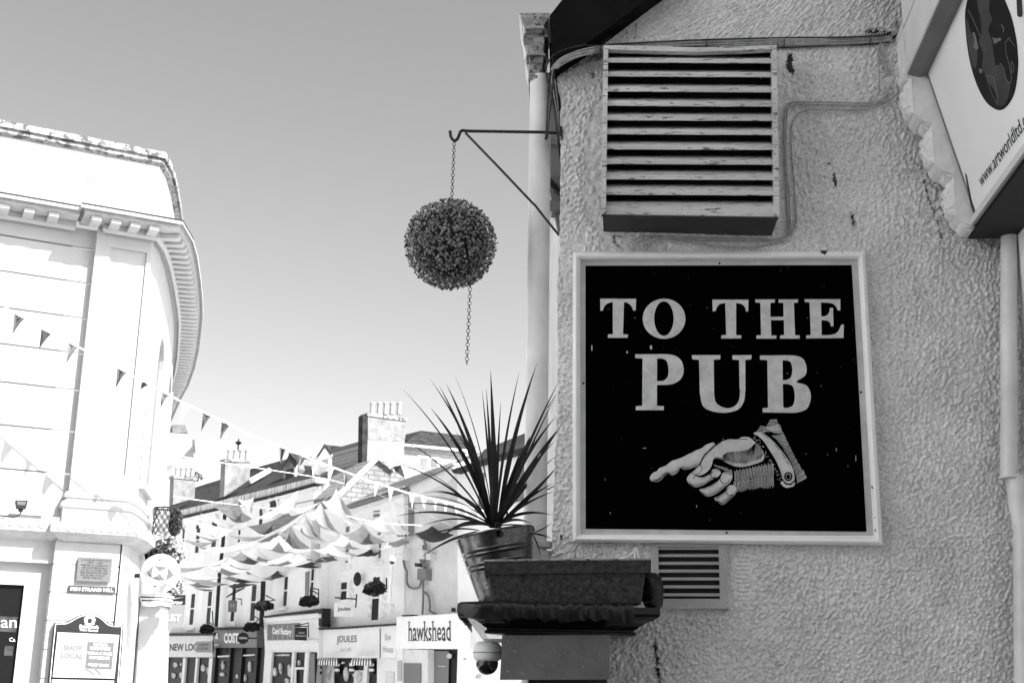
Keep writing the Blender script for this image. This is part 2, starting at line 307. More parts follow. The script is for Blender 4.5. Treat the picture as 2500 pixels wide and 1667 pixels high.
fy = np.fft.fftfreq(imp.shape[0])[:, None]; fx = np.fft.fftfreq(imp.shape[1])[None]; u_ = fx * .88 + fy * .47; v_ = -fx * .47 + fy * .88; peb = np.real(np.fft.ifft2(np.fft.fft2(imp) * np.exp(-2 * math.pi ** 2 * ((u_ * 1.3) ** 2 + (v_ * 1.6) ** 2)))); peb = peb / peb.std() * .75
rough = np.tanh((peb - peb.mean()) * .9) * (1 + 0.25 * np.tanh(nE)) + 0.14 * nC + 0.16 * nB
smooth1 = [(1478, 226), (1447, 262), (1440, 300), (1424, 345), (1428, 400), (1422, 470), (1438, 540), (1470, 590), (1500, 640), (1560, 640), (1560, 560), (1480, 500)]
smooth2 = [(1480, 545), (1905, 545), (1930, 640), (1480, 640)]
smooth3 = [(1560, 1300), (1770, 1300), (1835, 1335), (1828, 1440), (1800, 1478), (1745, 1506), (1620, 1500), (1590, 1440)]
smooth4 = [(1890, 100), (1935, 130), (1925, 560), (1890, 560)]
mk = inpoly(PX + nB * 3, PY + nD * 3, smooth1).astype(float); m3 = inpoly(PX + nB * 4, PY, smooth3).astype(float)
m2 = inpoly(PX, PY, smooth2).astype(float) * 0.6; m4 = inpoly(PX, PY, smooth4).astype(float) * 0.6
mc = np.zeros(PX.shape)
for pl_ in ([(2030, 110), (2085, 230), (2050, 265), (1965, 268), (1932, 290), (1925, 330), (1930, 500), (1925, 575), (1890, 590)], [(1640, 575), (1590, 578), (1556, 600)], [(1916, 290), (1914, 560)]):
    for (ax, ay), (bx, by) in zip(pl_[:-1], pl_[1:]):
        t = np.clip(((PX - ax) * (bx - ax) + (PY - ay) * (by - ay)) / ((bx - ax) ** 2 + (by - ay) ** 2), 0, 1); mc = np.maximum(mc, (np.hypot(PX - ax - t * (bx - ax), PY - ay - t * (by - ay)) < 13) * .7)
m4 = np.maximum(m4, mc)
sm = blur(np.clip(np.maximum(np.maximum(mk, m3), np.maximum(m2, m4)), 0, 1), 1)
amp = 0.0046 * (1 - 0.93 * sm)
H = rough * amp - 0.0045 * blur(np.maximum(mk, m3), 1) + 0.0022 * nD + 0.0006 * nB * sm * 1.4
# combed trowel ridges beside the small grille
rid = ((PX > 1800) & (PX < 1830) & (PY > 1345) & (PY < 1470)); H += rid * 0.0022 * np.sin(PY / 10.5 * 2 * math.pi)
# blistered paint under the louvre, cracks and chips
dirt = np.zeros(PX.shape)
def stroke(pts, wd, depth=0.0, val=1.0, jag=1.0, gap=0.0):
    global H, dirt
    for (a, b) in zip(pts[:-1], pts[1:]):
        ax, ay = a; bx, by = b; L2 = (bx - ax) ** 2 + (by - ay) ** 2
        t = np.clip(((PX - ax) * (bx - ax) + (PY - ay) * (by - ay)) / L2, 0, 1); d = np.hypot(PX - ax - t * (bx - ax), PY - ay - t * (by - ay)) + jag * (nC * 1.2 + nA * 1.4)
        m_ = (d < wd) & (nA * 0.6 + nB * 0.6 > -1.2 + gap); dirt = np.maximum(dirt, m_ * val); H = H - m_ * depth
stroke([(1930, 138), (1926, 160), (1932, 172)], 8, 0.001); stroke([(1936, 178), (1938, 182)], 3, 0)
stroke([(2037, 428), (2040, 455)], 4, 0.001); stroke([(2082, 526), (2085, 550)], 4, 0.001); stroke([(2020, 400), (2030, 401)], 1.5)
stroke([(2235, 670), (2240, 730), (2238, 780)], 3, 0, 0.35); stroke([(2255, 440), (2272, 500), (2290, 545), (2305, 620)], 2.5, 0.002, 0.9, 1, 0.9)
stroke([(1598, 1565), (1604, 1600), (1608, 1650), (1612, 1690)], 3.2, 0.004, 1, 1, 0.2); stroke([(1600, 1580), (1606, 1640)], 5, 0.002, 0.8, 1, 0.9)
stroke([(1455, 148), (1468, 142)], 2.5, 0.002, 0.9); stroke([(1446, 178), (1447, 187)], 2.5, 0.002, 1); stroke([(1370, 1308), (1371, 1315)], 3, 0.004, 1, 0.5)
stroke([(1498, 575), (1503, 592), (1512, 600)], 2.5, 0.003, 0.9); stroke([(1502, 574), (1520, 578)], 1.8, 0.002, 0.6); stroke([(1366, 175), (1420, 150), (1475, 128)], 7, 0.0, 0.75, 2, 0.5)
stroke([(1528, 52), (1530, 90)], 4, 0, 0.55, 1.5, 1.3); stroke([(2120, 80), (2160, 78), (2185, 90)], 7, 0.0, 1, 2, 0.2); stroke([(1550, 95), (1554, 60)], 2, 0, 0.7, 1, 1)
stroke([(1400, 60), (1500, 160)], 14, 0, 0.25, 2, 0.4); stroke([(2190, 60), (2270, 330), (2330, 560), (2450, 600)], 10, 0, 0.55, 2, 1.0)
P3 = np_hit(PX, PY, W) + H[..., None] * np.array(W.n)
# near the bottom the wall face rounds back a little at its left corner
nr = len(ys); nv = nr * nx; idx = np.arange(nv).reshape(nr, nx)
fq = np.stack([idx[:-1, :-1], idx[1:, :-1], idx[1:, 1:], idx[:-1, 1:]], -1).reshape(-1, 4)
back = P3[:, 0] - np.array(W.n) * 0.35 + np.array(W.d) * 0.01; allv = np.concatenate([P3.reshape(-1, 3), back]); bi = nv + np.arange(nr)
fs = np.stack([idx[:-1, 0], bi[:-1], bi[1:], idx[1:, 0]], -1); fa = np.concatenate([fq, fs])
wm = bpy.data.materials.new('roughcast_paint'); wm.use_nodes = True; t_ = wm.node_tree; bs = t_.nodes['Principled BSDF']; bs.inputs['Roughness'].default_value = 0.62; bs.inputs['Specular IOR Level'].default_value = 0.35
at_ = t_.nodes.new('ShaderNodeAttribute'); at_.attribute_name = 'wear'; tcn = t_.nodes.new('ShaderNodeTexCoord'); nz = t_.nodes.new('ShaderNodeTexNoise'); nz.inputs['Scale'].default_value = 5; nz.inputs['Detail'].default_value = 8
mr = t_.nodes.new('ShaderNodeMapRange'); mr.inputs['From Min'].default_value = 0.3; mr.inputs['From Max'].default_value = 0.7; mr.inputs['To Min'].default_value = 0.62; mr.inputs['To Max'].default_value = 0.77
mx = t_.nodes.new('ShaderNodeMix'); mx.data_type = 'FLOAT'; cc = t_.nodes.new('ShaderNodeCombineColor'); lk = t_.links.new
nz2 = t_.nodes.new('ShaderNodeTexNoise'); nz2.inputs['Scale'].default_value = 170; nz2.inputs['Detail'].default_value = 3; bp = t_.nodes.new('ShaderNodeBump'); bp.inputs['Strength'].default_value = 0.35; bp.inputs['Distance'].default_value = 0.004
lk(tcn.outputs['Object'], nz.inputs['Vector']); lk(tcn.outputs['Object'], nz2.inputs['Vector']); lk(nz.outputs['Fac'], mr.inputs['Value']); lk(at_.outputs['Fac'], mx.inputs[0]); nz3 = t_.nodes.new('ShaderNodeTexNoise'); nz3.inputs['Scale'].default_value = 95; nz3.inputs['Detail'].default_value = 2; lk(tcn.outputs['Object'], nz3.inputs['Vector']); mr3 = t_.nodes.new('ShaderNodeMapRange'); mr3.inputs['From Min'].default_value = .35; mr3.inputs['From Max'].default_value = .65; mr3.inputs['To Min'].default_value = .78; mr3.inputs['To Max'].default_value = 1.14; lk(nz3.outputs['Fac'], mr3.inputs['Value']); ml = t_.nodes.new('ShaderNodeMath'); ml.operation = 'MULTIPLY'; lk(mr.outputs[0], ml.inputs[0]); lk(mr3.outputs[0], ml.inputs[1]); lk(ml.outputs[0], mx.inputs[2]); mx.inputs[3].default_value = 0.015
for k in range(3): lk(mx.outputs[0], cc.inputs[k])
lk(cc.outputs[0], bs.inputs['Base Color']); lk(nz2.outputs['Fac'], bp.inputs['Height']); lk(bp.outputs[0], bs.inputs['Normal'])
pub = Thing('pub_building', 'pub with pale roughcast gable wall and black bargeboard, filling the right side', 'building', (0.9, 4.6, 1.0))
me = bpy.data.meshes.new('gable_wall'); bz = np.array(pub.base)
me.vertices.add(len(allv)); me.vertices.foreach_set('co', (allv - bz).astype(np.float32).ravel()); me.loops.add(fa.size); me.loops.foreach_set('vertex_index', fa.ravel().astype(np.int32))
me.polygons.add(len(fa)); me.polygons.foreach_set('loop_start', np.arange(0, fa.size, 4, dtype=np.int32)); me.polygons.foreach_set('loop_total', np.full(len(fa), 4, np.int32)); me.update(calc_edges=True)
at = me.attributes.new('wear', 'FLOAT', 'POINT'); at.data.foreach_set('value', np.concatenate([dirt.ravel(), np.zeros(nr)]).astype(np.float32)); me.polygons.foreach_set('use_smooth', [True] * len(fa)); me.materials.append(wm); me.validate()
ow = bpy.data.objects.new('gable_wall', me); COL.objects.link(ow); ow.parent = pub.o
# the rest of the pub: body behind, wall above and below the view
g = G(); xl = 0.42
zt = W(1500, -60).z; zb = W(1500, 1720).z
g.box(xl - 0.2, 4.0, 4.75, 9.6, 0, 5.3); build('body', g, M['render3'], pub.base, pub.o)
g = G(); a = W(1345, 1715, -0.004); b = W(2500, 1715, -0.004); g.prism([V((a.x, a.y, 0)), V((b.x, b.y, 0)), b, a], -W.n * 0.3); build('plinth_wall', g, wm, pub.base, pub.o)
g = G(); a = W(1600, -50, -0.004); b = W(2500, -50, -0.004); r_ = W(2500, -700, -0.004); g.prism([a, b, r_], -W.n * 0.3); build('upper_wall', g, wm, pub.base, pub.o)
# bargeboard: thick dark board running up the gable
lo0 = cG(905, 400); lo1 = cG(1430, 0); up0 = cG(400, 150); up1 = cG(530, 0)
def ext(p, q, k): return (p[0] + (q[0] - p[0]) * k, p[1] + (q[1] - p[1]) * k)
g = G(); bb_ = [cG(450, 640), cG(430, 560), cG(398, 160), cG(520, 10), ext(cG(520, 10), cG(1180, -500), 2.4), ext(cG(785, 400), cG(1330, 0), 4.2), cG(1330, 0), cG(785, 400), cG(640, 500), cG(500, 590)]
g.prism([W(x, y, 0.11) for x, y in bb_], -W.n * 0.10); pub.add('bargeboard', g, M['barge'], bevel=0.003)
g = G(); sb = [cG(455, 655), cG(500, 585), cG(785, 398), ext(cG(785, 398), cG(1330, 0), 4.2), ext(cG(905, 400), cG(1430, 0), 4.2), cG(905, 400), cG(760, 460), cG(560, 600)]
g.prism([W(x, y, 0.035) for x, y in sb], -W.n * 0.034); pub.add('soffit_board', g, M['black'])
# pub roof slope behind the bargeboard
g = G(); e1 = W(*cG(398, 160), 0.1); e2 = W(*ext(cG(520, 10), cG(1180, -500), 2.4), 0.1); g.prism([e1, e2, e2 + V((0, 0, -.12)), e1 + V((0, 0, -.12))], -W.n * 5.0); pub.add('roof', g, M['slate'])
# black board on the corner behind the cables, and the receding grey bay panel of the street front
g = G(); g.prism([W(x, y, -0.03) for x, y in [cG(400, 165), cG(470, 165), cG(500, 640), cG(520, 1300), cG(505, 1600), cG(470, 1300), cG(440, 1050), cG(410, 700)]], -W.n * 0.03); pub.add('corner_board', g, M['black'])
g = G(); g.prism([W(x, y, -0.25) for x, y in [cG(340, 700), cG(460, 690), cG(520, 1300), cG(520, 1568), (1372, 560), (1362, 562), (1343, 470), (1333, 400), cG(350, 1330)]], -W.n * 0.06); pub.add('bay_panel', g, M['midgrey'])
g = G(); g.prism([W(x, y, -0.21) for x, y in [cB1(930, 515), (1372, 490), (1372, 512), cB1(945, 570), cB1(938, 548)]], -W.n * 0.08); pub.add('bay_moulding', g, M['midgrey'], bevel=0.004)
g = G(); g.prism([W(x, y, -0.19) for x, y in [cG(378, 1285), cG(500, 1290), cG(500, 1340), cG(345, 1335)]], -W.n * 0.05); pub.add('bay_sill', g, M['hopper'])
g = G(); g.prism([W(x, y, -0.2) for x, y in [(1329, 422), (1336, 424), (1368, 462), (1368, 475), (1329, 444)]], -W.n * 0.03); pub.add('stay_bar', g, M['black'])
# ------------------------------------------------------------------ rainwater hopper and downpipe
dp = Thing('rainwater_downpipe', 'cream downpipe with a moulded hopper head at the corner of the pub', 'downpipe', (0.1, 4.75, 0.2))
hx = lambda x, y, o=-0.1: W(*cG(x, y), o)
g = G()
prof = [(112, 150, 405, 130), (120, 205, 400, 205), (165, 262, 352, 250), (168, 300, 345, 298), (180, 322, 330, 322)]
def hop(rows, f0, f1, mm):
    g = G(); v = []
    for (xl_, yl, xr, yr), of in rows:
        a = hx(xl_, yl, of); b = hx(xr, yr, of); v += [a, b, b - W.n * (of + 0.28), a - W.n * (of + 0.28)]
    f = []
    for i in range(len(rows) - 1):
        for k in range(4): f.append((i * 4 + k, i * 4 + (k + 1) % 4, i * 4 + 4 + (k + 1) % 4, i * 4 + 4 + k))
    f += [(0, 1, 2, 3), tuple(len(v) - 4 + k for k in (3, 2, 1, 0))]
    return g.add(v, f)
g = hop([((125, 130, 388, 130), -0.02), ((128, 175, 386, 175), -0.02), ((172, 245, 345, 245), -0.035), ((172, 258, 345, 258), -0.02), ((165, 268, 352, 268), -0.018), ((165, 282, 352, 282), -0.022), ((172, 285, 345, 285), -0.03), ((180, 300, 338, 300), -0.03), ((182, 322, 336, 322), -0.04), ((150, 325, 380, 325), -0.05), ((152, 355, 380, 355), -0.05)], 0, 0, 0); dp.add('hopper', g, M['hopper'], bevel=0.003)
g = hop([((110, 140, 404, 132), -0.06), ((112, 180, 402, 180), -0.06), ((150, 262, 365, 262), -0.07), ((150, 355, 355, 355), -0.075)], 0, 0, 0); dp.add('hopper_back', g, M['palegrey'], bevel=0.002)
g = hop([((188, 355, 350, 355), -0.05), ((192, 512, 345, 512), -0.055), ((175, 516, 362, 516), -0.04), ((178, 532, 360, 532), -0.04), ((196, 536, 345, 536), -0.055), ((205, 600, 338, 600), -0.06), ((205, 612, 330, 612), -0.055), ((200, 716, 328, 716), -0.055), ((196, 720, 330, 720), -0.05), ((198, 750, 326, 750), -0.05)], 0, 0, 0); dp.add('outlet', g, M['hopper'], bevel=0.002)
g = hop([((140, 395, 200, 395), -0.12), ((180, 520, 210, 520), -0.12), ((160, 580, 205, 560), -0.12), ((195, 690, 215, 690), -0.12)], 0, 0, 0); dp.add('back_plate', g, M['palegrey'])
a = atY(1320, 190, 4.62); b = atY(1322, 1340, 4.62); g = G(); r_ = 0.0435; up_ = V((0, 0, 1)); bt = V((a.x + 0.002, 4.62, b.z - 0.5)); g.tube([a, V(((a.x + bt.x) / 2, 4.62, (a.z + bt.z) / 2)), bt], r_, 28); dp.add('pipe', g, M['pipe'], smooth=True)
for y0, y1 in ((1322, 1338), (1345, 1440)):
    q = atY(1322, y0, 4.62); e = atY(1322, y1, 4.62); g = G(); g.lathe(V((q.x, 4.62, q.z)), [(r_ + .001, 0), (r_ + 0.005, -0.003), (r_ + 0.006, e.z - q.z + 0.003), (r_ + .001, e.z - q.z)], 28); dp.add('collar', g, M['pipe'], smooth=True)
# ------------------------------------------------------------------ large louvred vent
lv = Thing('louvre_vent', 'large square weathered metal louvre vent on the gable above the painted sign', 'vent', W(1685, 570))
PO = 0.18
g = G()
def wpoly(g, pts, off, th, conv=None): g.prism([W(*(conv(*p) if conv else p), off) for p in pts], -W.n * th); return g
wpoly(g, [(68, 143), (96, 172), (80, 1272), (52, 1300)], PO, 0.03, cL); lv.add('frame_side', g, M['louvre'], bevel=0.001)
g = wpoly(G(), [(1247, 143), (1218, 168), (1236, 1290), (1267, 1320)], PO, 0.03, cL); lv.add('frame_side', g, M['louvre'], bevel=0.001)
g = wpoly(G(), [(70, 142), (400, 148), (700, 158), (1000, 150), (1246, 142), (1218, 167), (1000, 178), (700, 188), (400, 180), (96, 171)], PO - 0.001, 0.03, cL); lv.add('frame_top', g, M['louvre'])
rows = [(218, 262), (312, 357), (408, 460), (505, 558), (602, 656), (700, 752), (798, 855), (898, 955), (995, 1060), (1095, 1165), (1205, 1312)]
for i, (y0, y1) in enumerate(rows):
    g = G(); xl_, xr_ = 92 - i * 1.2, 1222 + i * 1.4; n = 24; rings = []
    for k in range(n + 1):
        x = xl_ + (xr_ - xl_) * k / n; dy = (k / n) * 6 + rng.normal(0, 0.5) - 3; lip = 24 if i < 10 else 60
        e = [W(*cL(x, y1 + dy), PO - 0.012), W(*cL(x, y1 - lip + dy), PO - 0.010), W(*cL(x, y1 - lip - 6 + dy), PO - 0.014), W(*cL(x, y0 + dy + 9), PO - 0.045), W(*cL(x, y0 - 2 + dy), PO - 0.12)]
        e += [q - V((0, 0, 0.0022)) - W.n * 0.0015 for q in reversed(e[1:])] + [e[0] - W.n * 0.004]; rings.append(e)
    m_ = len(rings[0]); v = [q for r in rings for q in r]; f = [(a * m_ + b, a * m_ + (b + 1) % m_, (a + 1) * m_ + (b + 1) % m_, (a + 1) * m_ + b) for a in range(n) for b in range(m_)]; f += [tuple(range(m_)), tuple(n * m_ + k for k in reversed(range(m_)))]
    g.add(v, f); lv.add('slat', g, M['louvre'])
g = G(); q = [W(*cL(x, y), 0.0) for x, y in ((75, 150), (1240, 150), (1250, 1310), (60, 1300))]
g.prism([W(*cL(x, y), 0.01) for x, y in ((82, 150), (1236, 150), (1240, 1300), (68, 1290))], -W.n * 0.005); lv.add('backing', g, M['dark'])
# duct box behind the flange: sides, top, underside
A_ = [W(*cL(x, y), PO - 0.01) for x, y in ((74, 150), (1240, 150), (1258, 1312), (60, 1298))]; B_ = [W(*cL(x, y), -0.03) for x, y in ((92, 190), (1190, 190), (1205, 1462), (66, 1426))]
g = G(); g.add(A_ + B_, [(0, 1, 5, 4), (1, 2, 6, 5), (3, 0, 4, 7)]); lv.add('duct', g, M['midgrey'])
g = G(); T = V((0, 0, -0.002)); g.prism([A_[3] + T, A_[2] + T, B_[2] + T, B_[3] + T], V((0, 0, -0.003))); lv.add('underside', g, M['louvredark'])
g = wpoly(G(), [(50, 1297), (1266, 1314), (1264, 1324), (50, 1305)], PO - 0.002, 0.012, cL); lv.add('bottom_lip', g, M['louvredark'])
for i, (y0, y1) in enumerate(rows):
    for x in (82 - i * 1.2, 1233 + i * 1.3): g = G(); g.ball(W(*cL(x, y1 - 16), PO), 0.0028, 8); lv.add('rivet', g, M['midgrey'], smooth=True)
# ------------------------------------------------------------------ small ventilation grille
sv = Thing('ventilation_grille', 'small metal ventilation grille half hidden under the pub sign', 'vent', W(1680, 1484))
outer = [(1430, 190), (1983, 190), (1994, 690), (1470, 690)]; inner = [(1492, 250), (1924, 250), (1934, 635), (1496, 635)]
g = G(); lo = [W(*cK(*p), 0.018) for p in outer]; li = [W(*cK(*p), 0.018) for p in inner]; lb = [W(*cK(*p), -0.004) for p in outer]; lib = [W(*cK(*p), 0.002) for p in inner]
for k in range(4): k2 = (k + 1) % 4; g.add([lo[k], lo[k2], li[k2], li[k]], [(0, 1, 2, 3)]); g.add([lo[k], lo[k2], lb[k2], lb[k]], [(0, 1, 2, 3)]); g.add([li[k], li[k2], lib[k2], lib[k]], [(3, 2, 1, 0)])
vm = mat('painted_grille', 0.4, 0.6, 0.12, 12, 0.15, 90); sv.add('frame', g, vm)
for i, y in enumerate((268, 320, 376, 432, 488, 545, 602, 640)):
    g = G(); x0, x1 = 1493 + i * .4, 1924 + i * 1.4
    sec = [(y, 0.012), (y - 12, 0.013), (y - 20, 0.006), (y - 30, -0.006), (y - 38, -0.02)]
    a = [W(*cK(x0, yy), oo) for yy, oo in sec]; b = [W(*cK(x1, yy), oo) for yy, oo in sec]; a2 = [q - W.n * .0015 for q in a]; b2 = [q - W.n * .0015 for q in b]
    for k in range(4): g.add([a[k], b[k], b[k + 1], a[k + 1]], [(0, 1, 2, 3)]); g.add([a2[k], b2[k], b2[k + 1], a2[k + 1]], [(0, 1, 2, 3)])
    sv.add('slat', g, vm, smooth=True)
g = wpoly(G(), [(1480, 200), (1940, 200), (1945, 645), (1485, 645)], 0.0005 + 0.0035, 0.002, cK); sv.add('backing', g, M['dark'])
for p in ((1460, 413), (1958, 413), (1703, 660), (1470, 300), (1970, 300), (1985, 640)): g = G(); g.ball(W(*cK(*p), 0.018), 0.0035, 8); sv.add('screw', g, vm, smooth=True)
# ------------------------------------------------------------------ painted pub sign
sg = Thing('pub_sign', 'square black painted sign with pale serif words and a pointing hand in a white frame', 'sign', W(1776, 1330))
Oq = [(38, 52), (1510, 48), (1600, 1530), (35, 1512)]; Iq = [(76, 94), (1474, 90), (1553, 1480), (76, 1474)]
prof = [(0, -0.005), (0, 0.024), (0.06, 0.034), (0.2, 0.043), (0.42, 0.047), (0.62, 0.044), (0.8, 0.037), (0.9, 0.031), (0.92, 0.0245), (1, 0.024), (1, 0.010)]
for k in range(4):
    k2 = (k + 1) % 4; g = G(); v = []
    for (t, h) in prof:
        for c in (k, k2):
            p = (Oq[c][0] + (Iq[c][0] - Oq[c][0]) * t, Oq[c][1] + (Iq[c][1] - Oq[c][1]) * t); v.append(W(*cS(*p), h))
    f = [(2 * i, 2 * i + 1, 2 * i + 3, 2 * i + 2) for i in range(len(prof) - 1)]; f += [tuple(range(0, 2 * len(prof), 2)), tuple(range(1, 2 * len(prof), 2))]
    g.add(v, f); sg.add('frame_moulding', g, M['sign_frame'], smooth=True)
g = wpoly(G(), [(74, 92), (1476, 88), (1555, 1482), (74, 1476)], 0.018, 0.016, cS); sg.add('margin_board', g, M['sign_margin'])
g = wpoly(G(), [(102, 121), (1443, 118), (1481, 780), (1518, 1460), (103, 1445)], 0.0192, 0.001, cS); sg.add('black_panel', g, M['sign_black'])
WO = 0.0202
def flat(g, pts, conv, off=WO): g.prism([W(*conv(*p), off) for p in pts], -W.n * 0.0006); return g
def ell(cx, cy, rx, ry, n=36, a0=0): return [(cx + rx * math.cos(2 * math.pi * k / n), cy + ry * math.sin(2 * math.pi * k / n)) for k in range(n)]
g = G()
fl = lambda p: flat(g, smooth_poly(p), cS)
fl([(176, 287), (357, 288), (355, 346), (343, 347, 1), (333, 325, 1), (315, 309, 1), (290, 304, 1), (296, 304), (291, 466), (317, 468), (314, 484), (214, 484), (216, 467), (240, 466), (239, 303), (240, 304, 1), (215, 310, 1), (198, 325, 1), (190, 347, 1), (177, 348)])
fl([(741, 292), (923, 292), (922, 351), (911, 352, 1), (905, 330, 1), (888, 314, 1), (862, 309, 1), (861, 309), (861, 470), (887, 472), (886, 487), (785, 487), (787, 471), (811, 470), (806, 308), (806, 309, 1), (780, 314, 1), (765, 330, 1), (757, 350, 1), (743, 351)])
fl([(957, 291), (1056, 291), (1056, 307), (1034, 308), (1034, 378), (1100, 378), (1099, 308), (1075, 307), (1075, 291), (1173, 291), (1172, 306), (1152, 308), (1158, 470), (1182, 472), (1181, 488), (1082, 488), (1083, 472), (1103, 470), (1102, 395), (1036, 395), (1038, 472), (1064, 473), (1063, 488), (963, 488), (964, 472), (987, 471), (983, 308), (958, 306)])
fl([(1206, 290), (1386, 290), (1386, 346), (1373, 346, 1), (1362, 324, 1), (1340, 310, 1), (1288, 306, 1), (1288, 307), (1290, 377), (1292, 377, 1), (1316, 372, 1), (1330, 355, 1), (1333, 334, 1), (1349, 333), (1352, 426), (1338, 426, 1), (1334, 408, 1), (1318, 398, 1), (1291, 395, 1), (1291, 396), (1292, 470), (1310, 471, 1), (1345, 468, 1), (1372, 455, 1), (1391, 418, 1), (1404, 417), (1402, 485), (1214, 487), (1215, 472), (1237, 470), (1231, 306), (1207, 304)])
fl([(638, 571), (782, 571), (781, 592), (748, 594), (750, 765), (751, 768, 1), (757, 805, 1), (782, 828, 1), (820, 838, 1), (855, 826, 1), (876, 795, 1), (881, 745, 1), (878, 740), (876, 596), (842, 593), (843, 572), (939, 571), (937, 592), (907, 595), (908, 745), (907, 750, 1), (900, 805, 1), (870, 845, 1), (805, 861, 1), (735, 852, 1), (693, 825, 1), (678, 760, 1), (678, 755), (674, 595), (640, 592)])
def holed(outer, holes):
    loops = [[W(*cS(*p), WO) for p in smooth_poly(l)] for l in [outer] + holes]; g.holed(loops)
    for l in loops:
        n = len(l); g.add(l + [q - W.n * 0.0008 for q in l], [(i, (i + 1) % n, n + (i + 1) % n, n + i) for i in range(n)])
holed(ell(498, 388, 108, 101), [ell(497, 387, 49, 87)])
holed([(352, 567), (470, 566), (500, 566, 1), (550, 573, 1), (585, 600, 1), (597, 648, 1), (583, 690, 1), (545, 715, 1), (500, 721, 1), (462, 721), (462, 826), (497, 828), (496, 848), (355, 848), (356, 828), (388, 826), (389, 588), (353, 586)], [[(463, 588), (485, 588, 1), (510, 600, 1), (520, 640, 1), (516, 680, 1), (495, 700, 1), (462, 702)]])
holed([(981, 573), (1120, 572, 1), (1165, 575, 1), (1200, 592, 1), (1216, 635, 1), (1208, 675, 1), (1165, 705, 1), (1212, 722, 1), (1234, 755, 1), (1236, 800, 1), (1215, 843, 1), (1165, 860, 1), (1110, 861, 1), (994, 859), (995, 838), (1022, 836), (1018, 596), (982, 594)],
      [[(1095, 597), (1110, 597, 1), (1134, 605, 1), (1144, 640, 1), (1138, 680, 1), (1115, 696, 1), (1096, 697)], [(1096, 716), (1115, 716, 1), (1146, 728, 1), (1157, 778, 1), (1148, 822, 1), (1120, 837, 1), (1102, 836), (1098, 828)]])
sg.add('lettering', g, M['letter'])
# the pointing hand, drawn as a painted engraving: pale shapes, then dark line work over them
g = G(); fh = lambda p, o=WO: flat(g, smooth_poly(p, 4), cH, o)
idx_f = [(190, 925, 1), (205, 885, 1), (240, 850, 1), (280, 835, 1), (315, 797, 1), (400, 760, 1), (470, 705, 1), (515, 690, 1), (600, 660, 1), (700, 610, 1), (720, 603, 1), (780, 570, 1), (855, 540, 1), (905, 500, 1), (990, 468, 1), (1020, 480), (1020, 530), (860, 700), (790, 770, 1), (700, 805, 1), (625, 812, 1), (590, 790, 1), (575, 800, 1), (545, 850, 1), (480, 888, 1), (430, 870, 1), (390, 885, 1), (350, 930, 1), (300, 965, 1), (240, 968, 1), (205, 955, 1)]
fh(idx_f)
palm = [(1010, 520, 1), (1060, 480, 1), (1130, 440, 1), (1200, 425, 1), (1300, 430, 1), (1370, 400, 1), (1460, 405, 1), (1530, 460, 1), (1600, 530, 1), (1648, 610, 1), (1640, 690, 1), (1560, 745, 1), (1400, 782, 1), (1260, 770, 1), (1170, 730, 1), (1110, 690, 1), (1050, 675, 1), (1000, 685, 1), (990, 730, 1), (960, 800, 1), (900, 860, 1), (830, 890, 1), (770, 880, 1), (728, 850, 1), (780, 790, 1), (825, 745, 1), (860, 650, 1), (920, 580, 1)]
fh(palm, WO + 0.0004)
F1 = [(662, 935, 1), (690, 885, 1), (728, 855, 1), (775, 885, 1), (810, 905, 1), (870, 905, 1), (950, 872, 1), (985, 820, 1), (1030, 800, 1), (1085, 825, 1), (1092, 880, 1), (1040, 920, 1), (975, 950, 1), (900, 1000, 1), (830, 1030, 1), (760, 1040, 1), (700, 1010, 1)]
F2 = [(830, 1065, 1), (900, 1045, 1), (980, 1010, 1), (1070, 950, 1), (1100, 880, 1), (1150, 843, 1), (1215, 850, 1), (1245, 900, 1), (1220, 970, 1), (1160, 1025, 1), (1100, 1080, 1), (1030, 1130, 1), (930, 1160, 1), (870, 1135, 1), (838, 1095, 1)]
F3 = [(1015, 1180, 1), (1080, 1145, 1), (1155, 1095, 1), (1180, 1040, 1), (1230, 1010, 1), (1285, 1035, 1), (1295, 1090, 1), (1265, 1150, 1), (1200, 1210, 1), (1120, 1265, 1), (1060, 1235, 1)]
for p in (F1, F2, F3): fh(p, WO + 0.0002)
cuff = [(1515, 355, 1), (1545, 338, 1), (1620, 345, 1), (1700, 395, 1), (1780, 468, 1), (1870, 570, 1), (1950, 680, 1), (2010, 790, 1), (2037, 900, 1), (2030, 960, 1), (1990, 997, 1), (1930, 990, 1), (1888, 940, 1), (1865, 850, 1), (1800, 700, 1), (1720, 570, 1), (1640, 450, 1), (1570, 385, 1)]
fh(cuff); fh([(1855, 985), (1885, 955), (1920, 1005), (1990, 1015), (2035, 975), (2048, 985), (2030, 1025, 1), (1940, 1048, 1), (1890, 1025, 1)])
def strip(g, a, b, wd, conv, off, wd2=None):
    dx, dy = b[0] - a[0], b[1] - a[1]; L_ = math.hypot(dx, dy) or 1; nx_, ny_ = -dy / L_, dx / L_; w2 = wd if wd2 is None else wd2
    flat(g, [(a[0] + nx_ * wd / 2, a[1] + ny_ * wd / 2), (b[0] + nx_ * w2 / 2, b[1] + ny_ * w2 / 2), (b[0] - nx_ * w2 / 2, b[1] - ny_ * w2 / 2), (a[0] - nx_ * wd / 2, a[1] - ny_ * wd / 2)], conv, off)
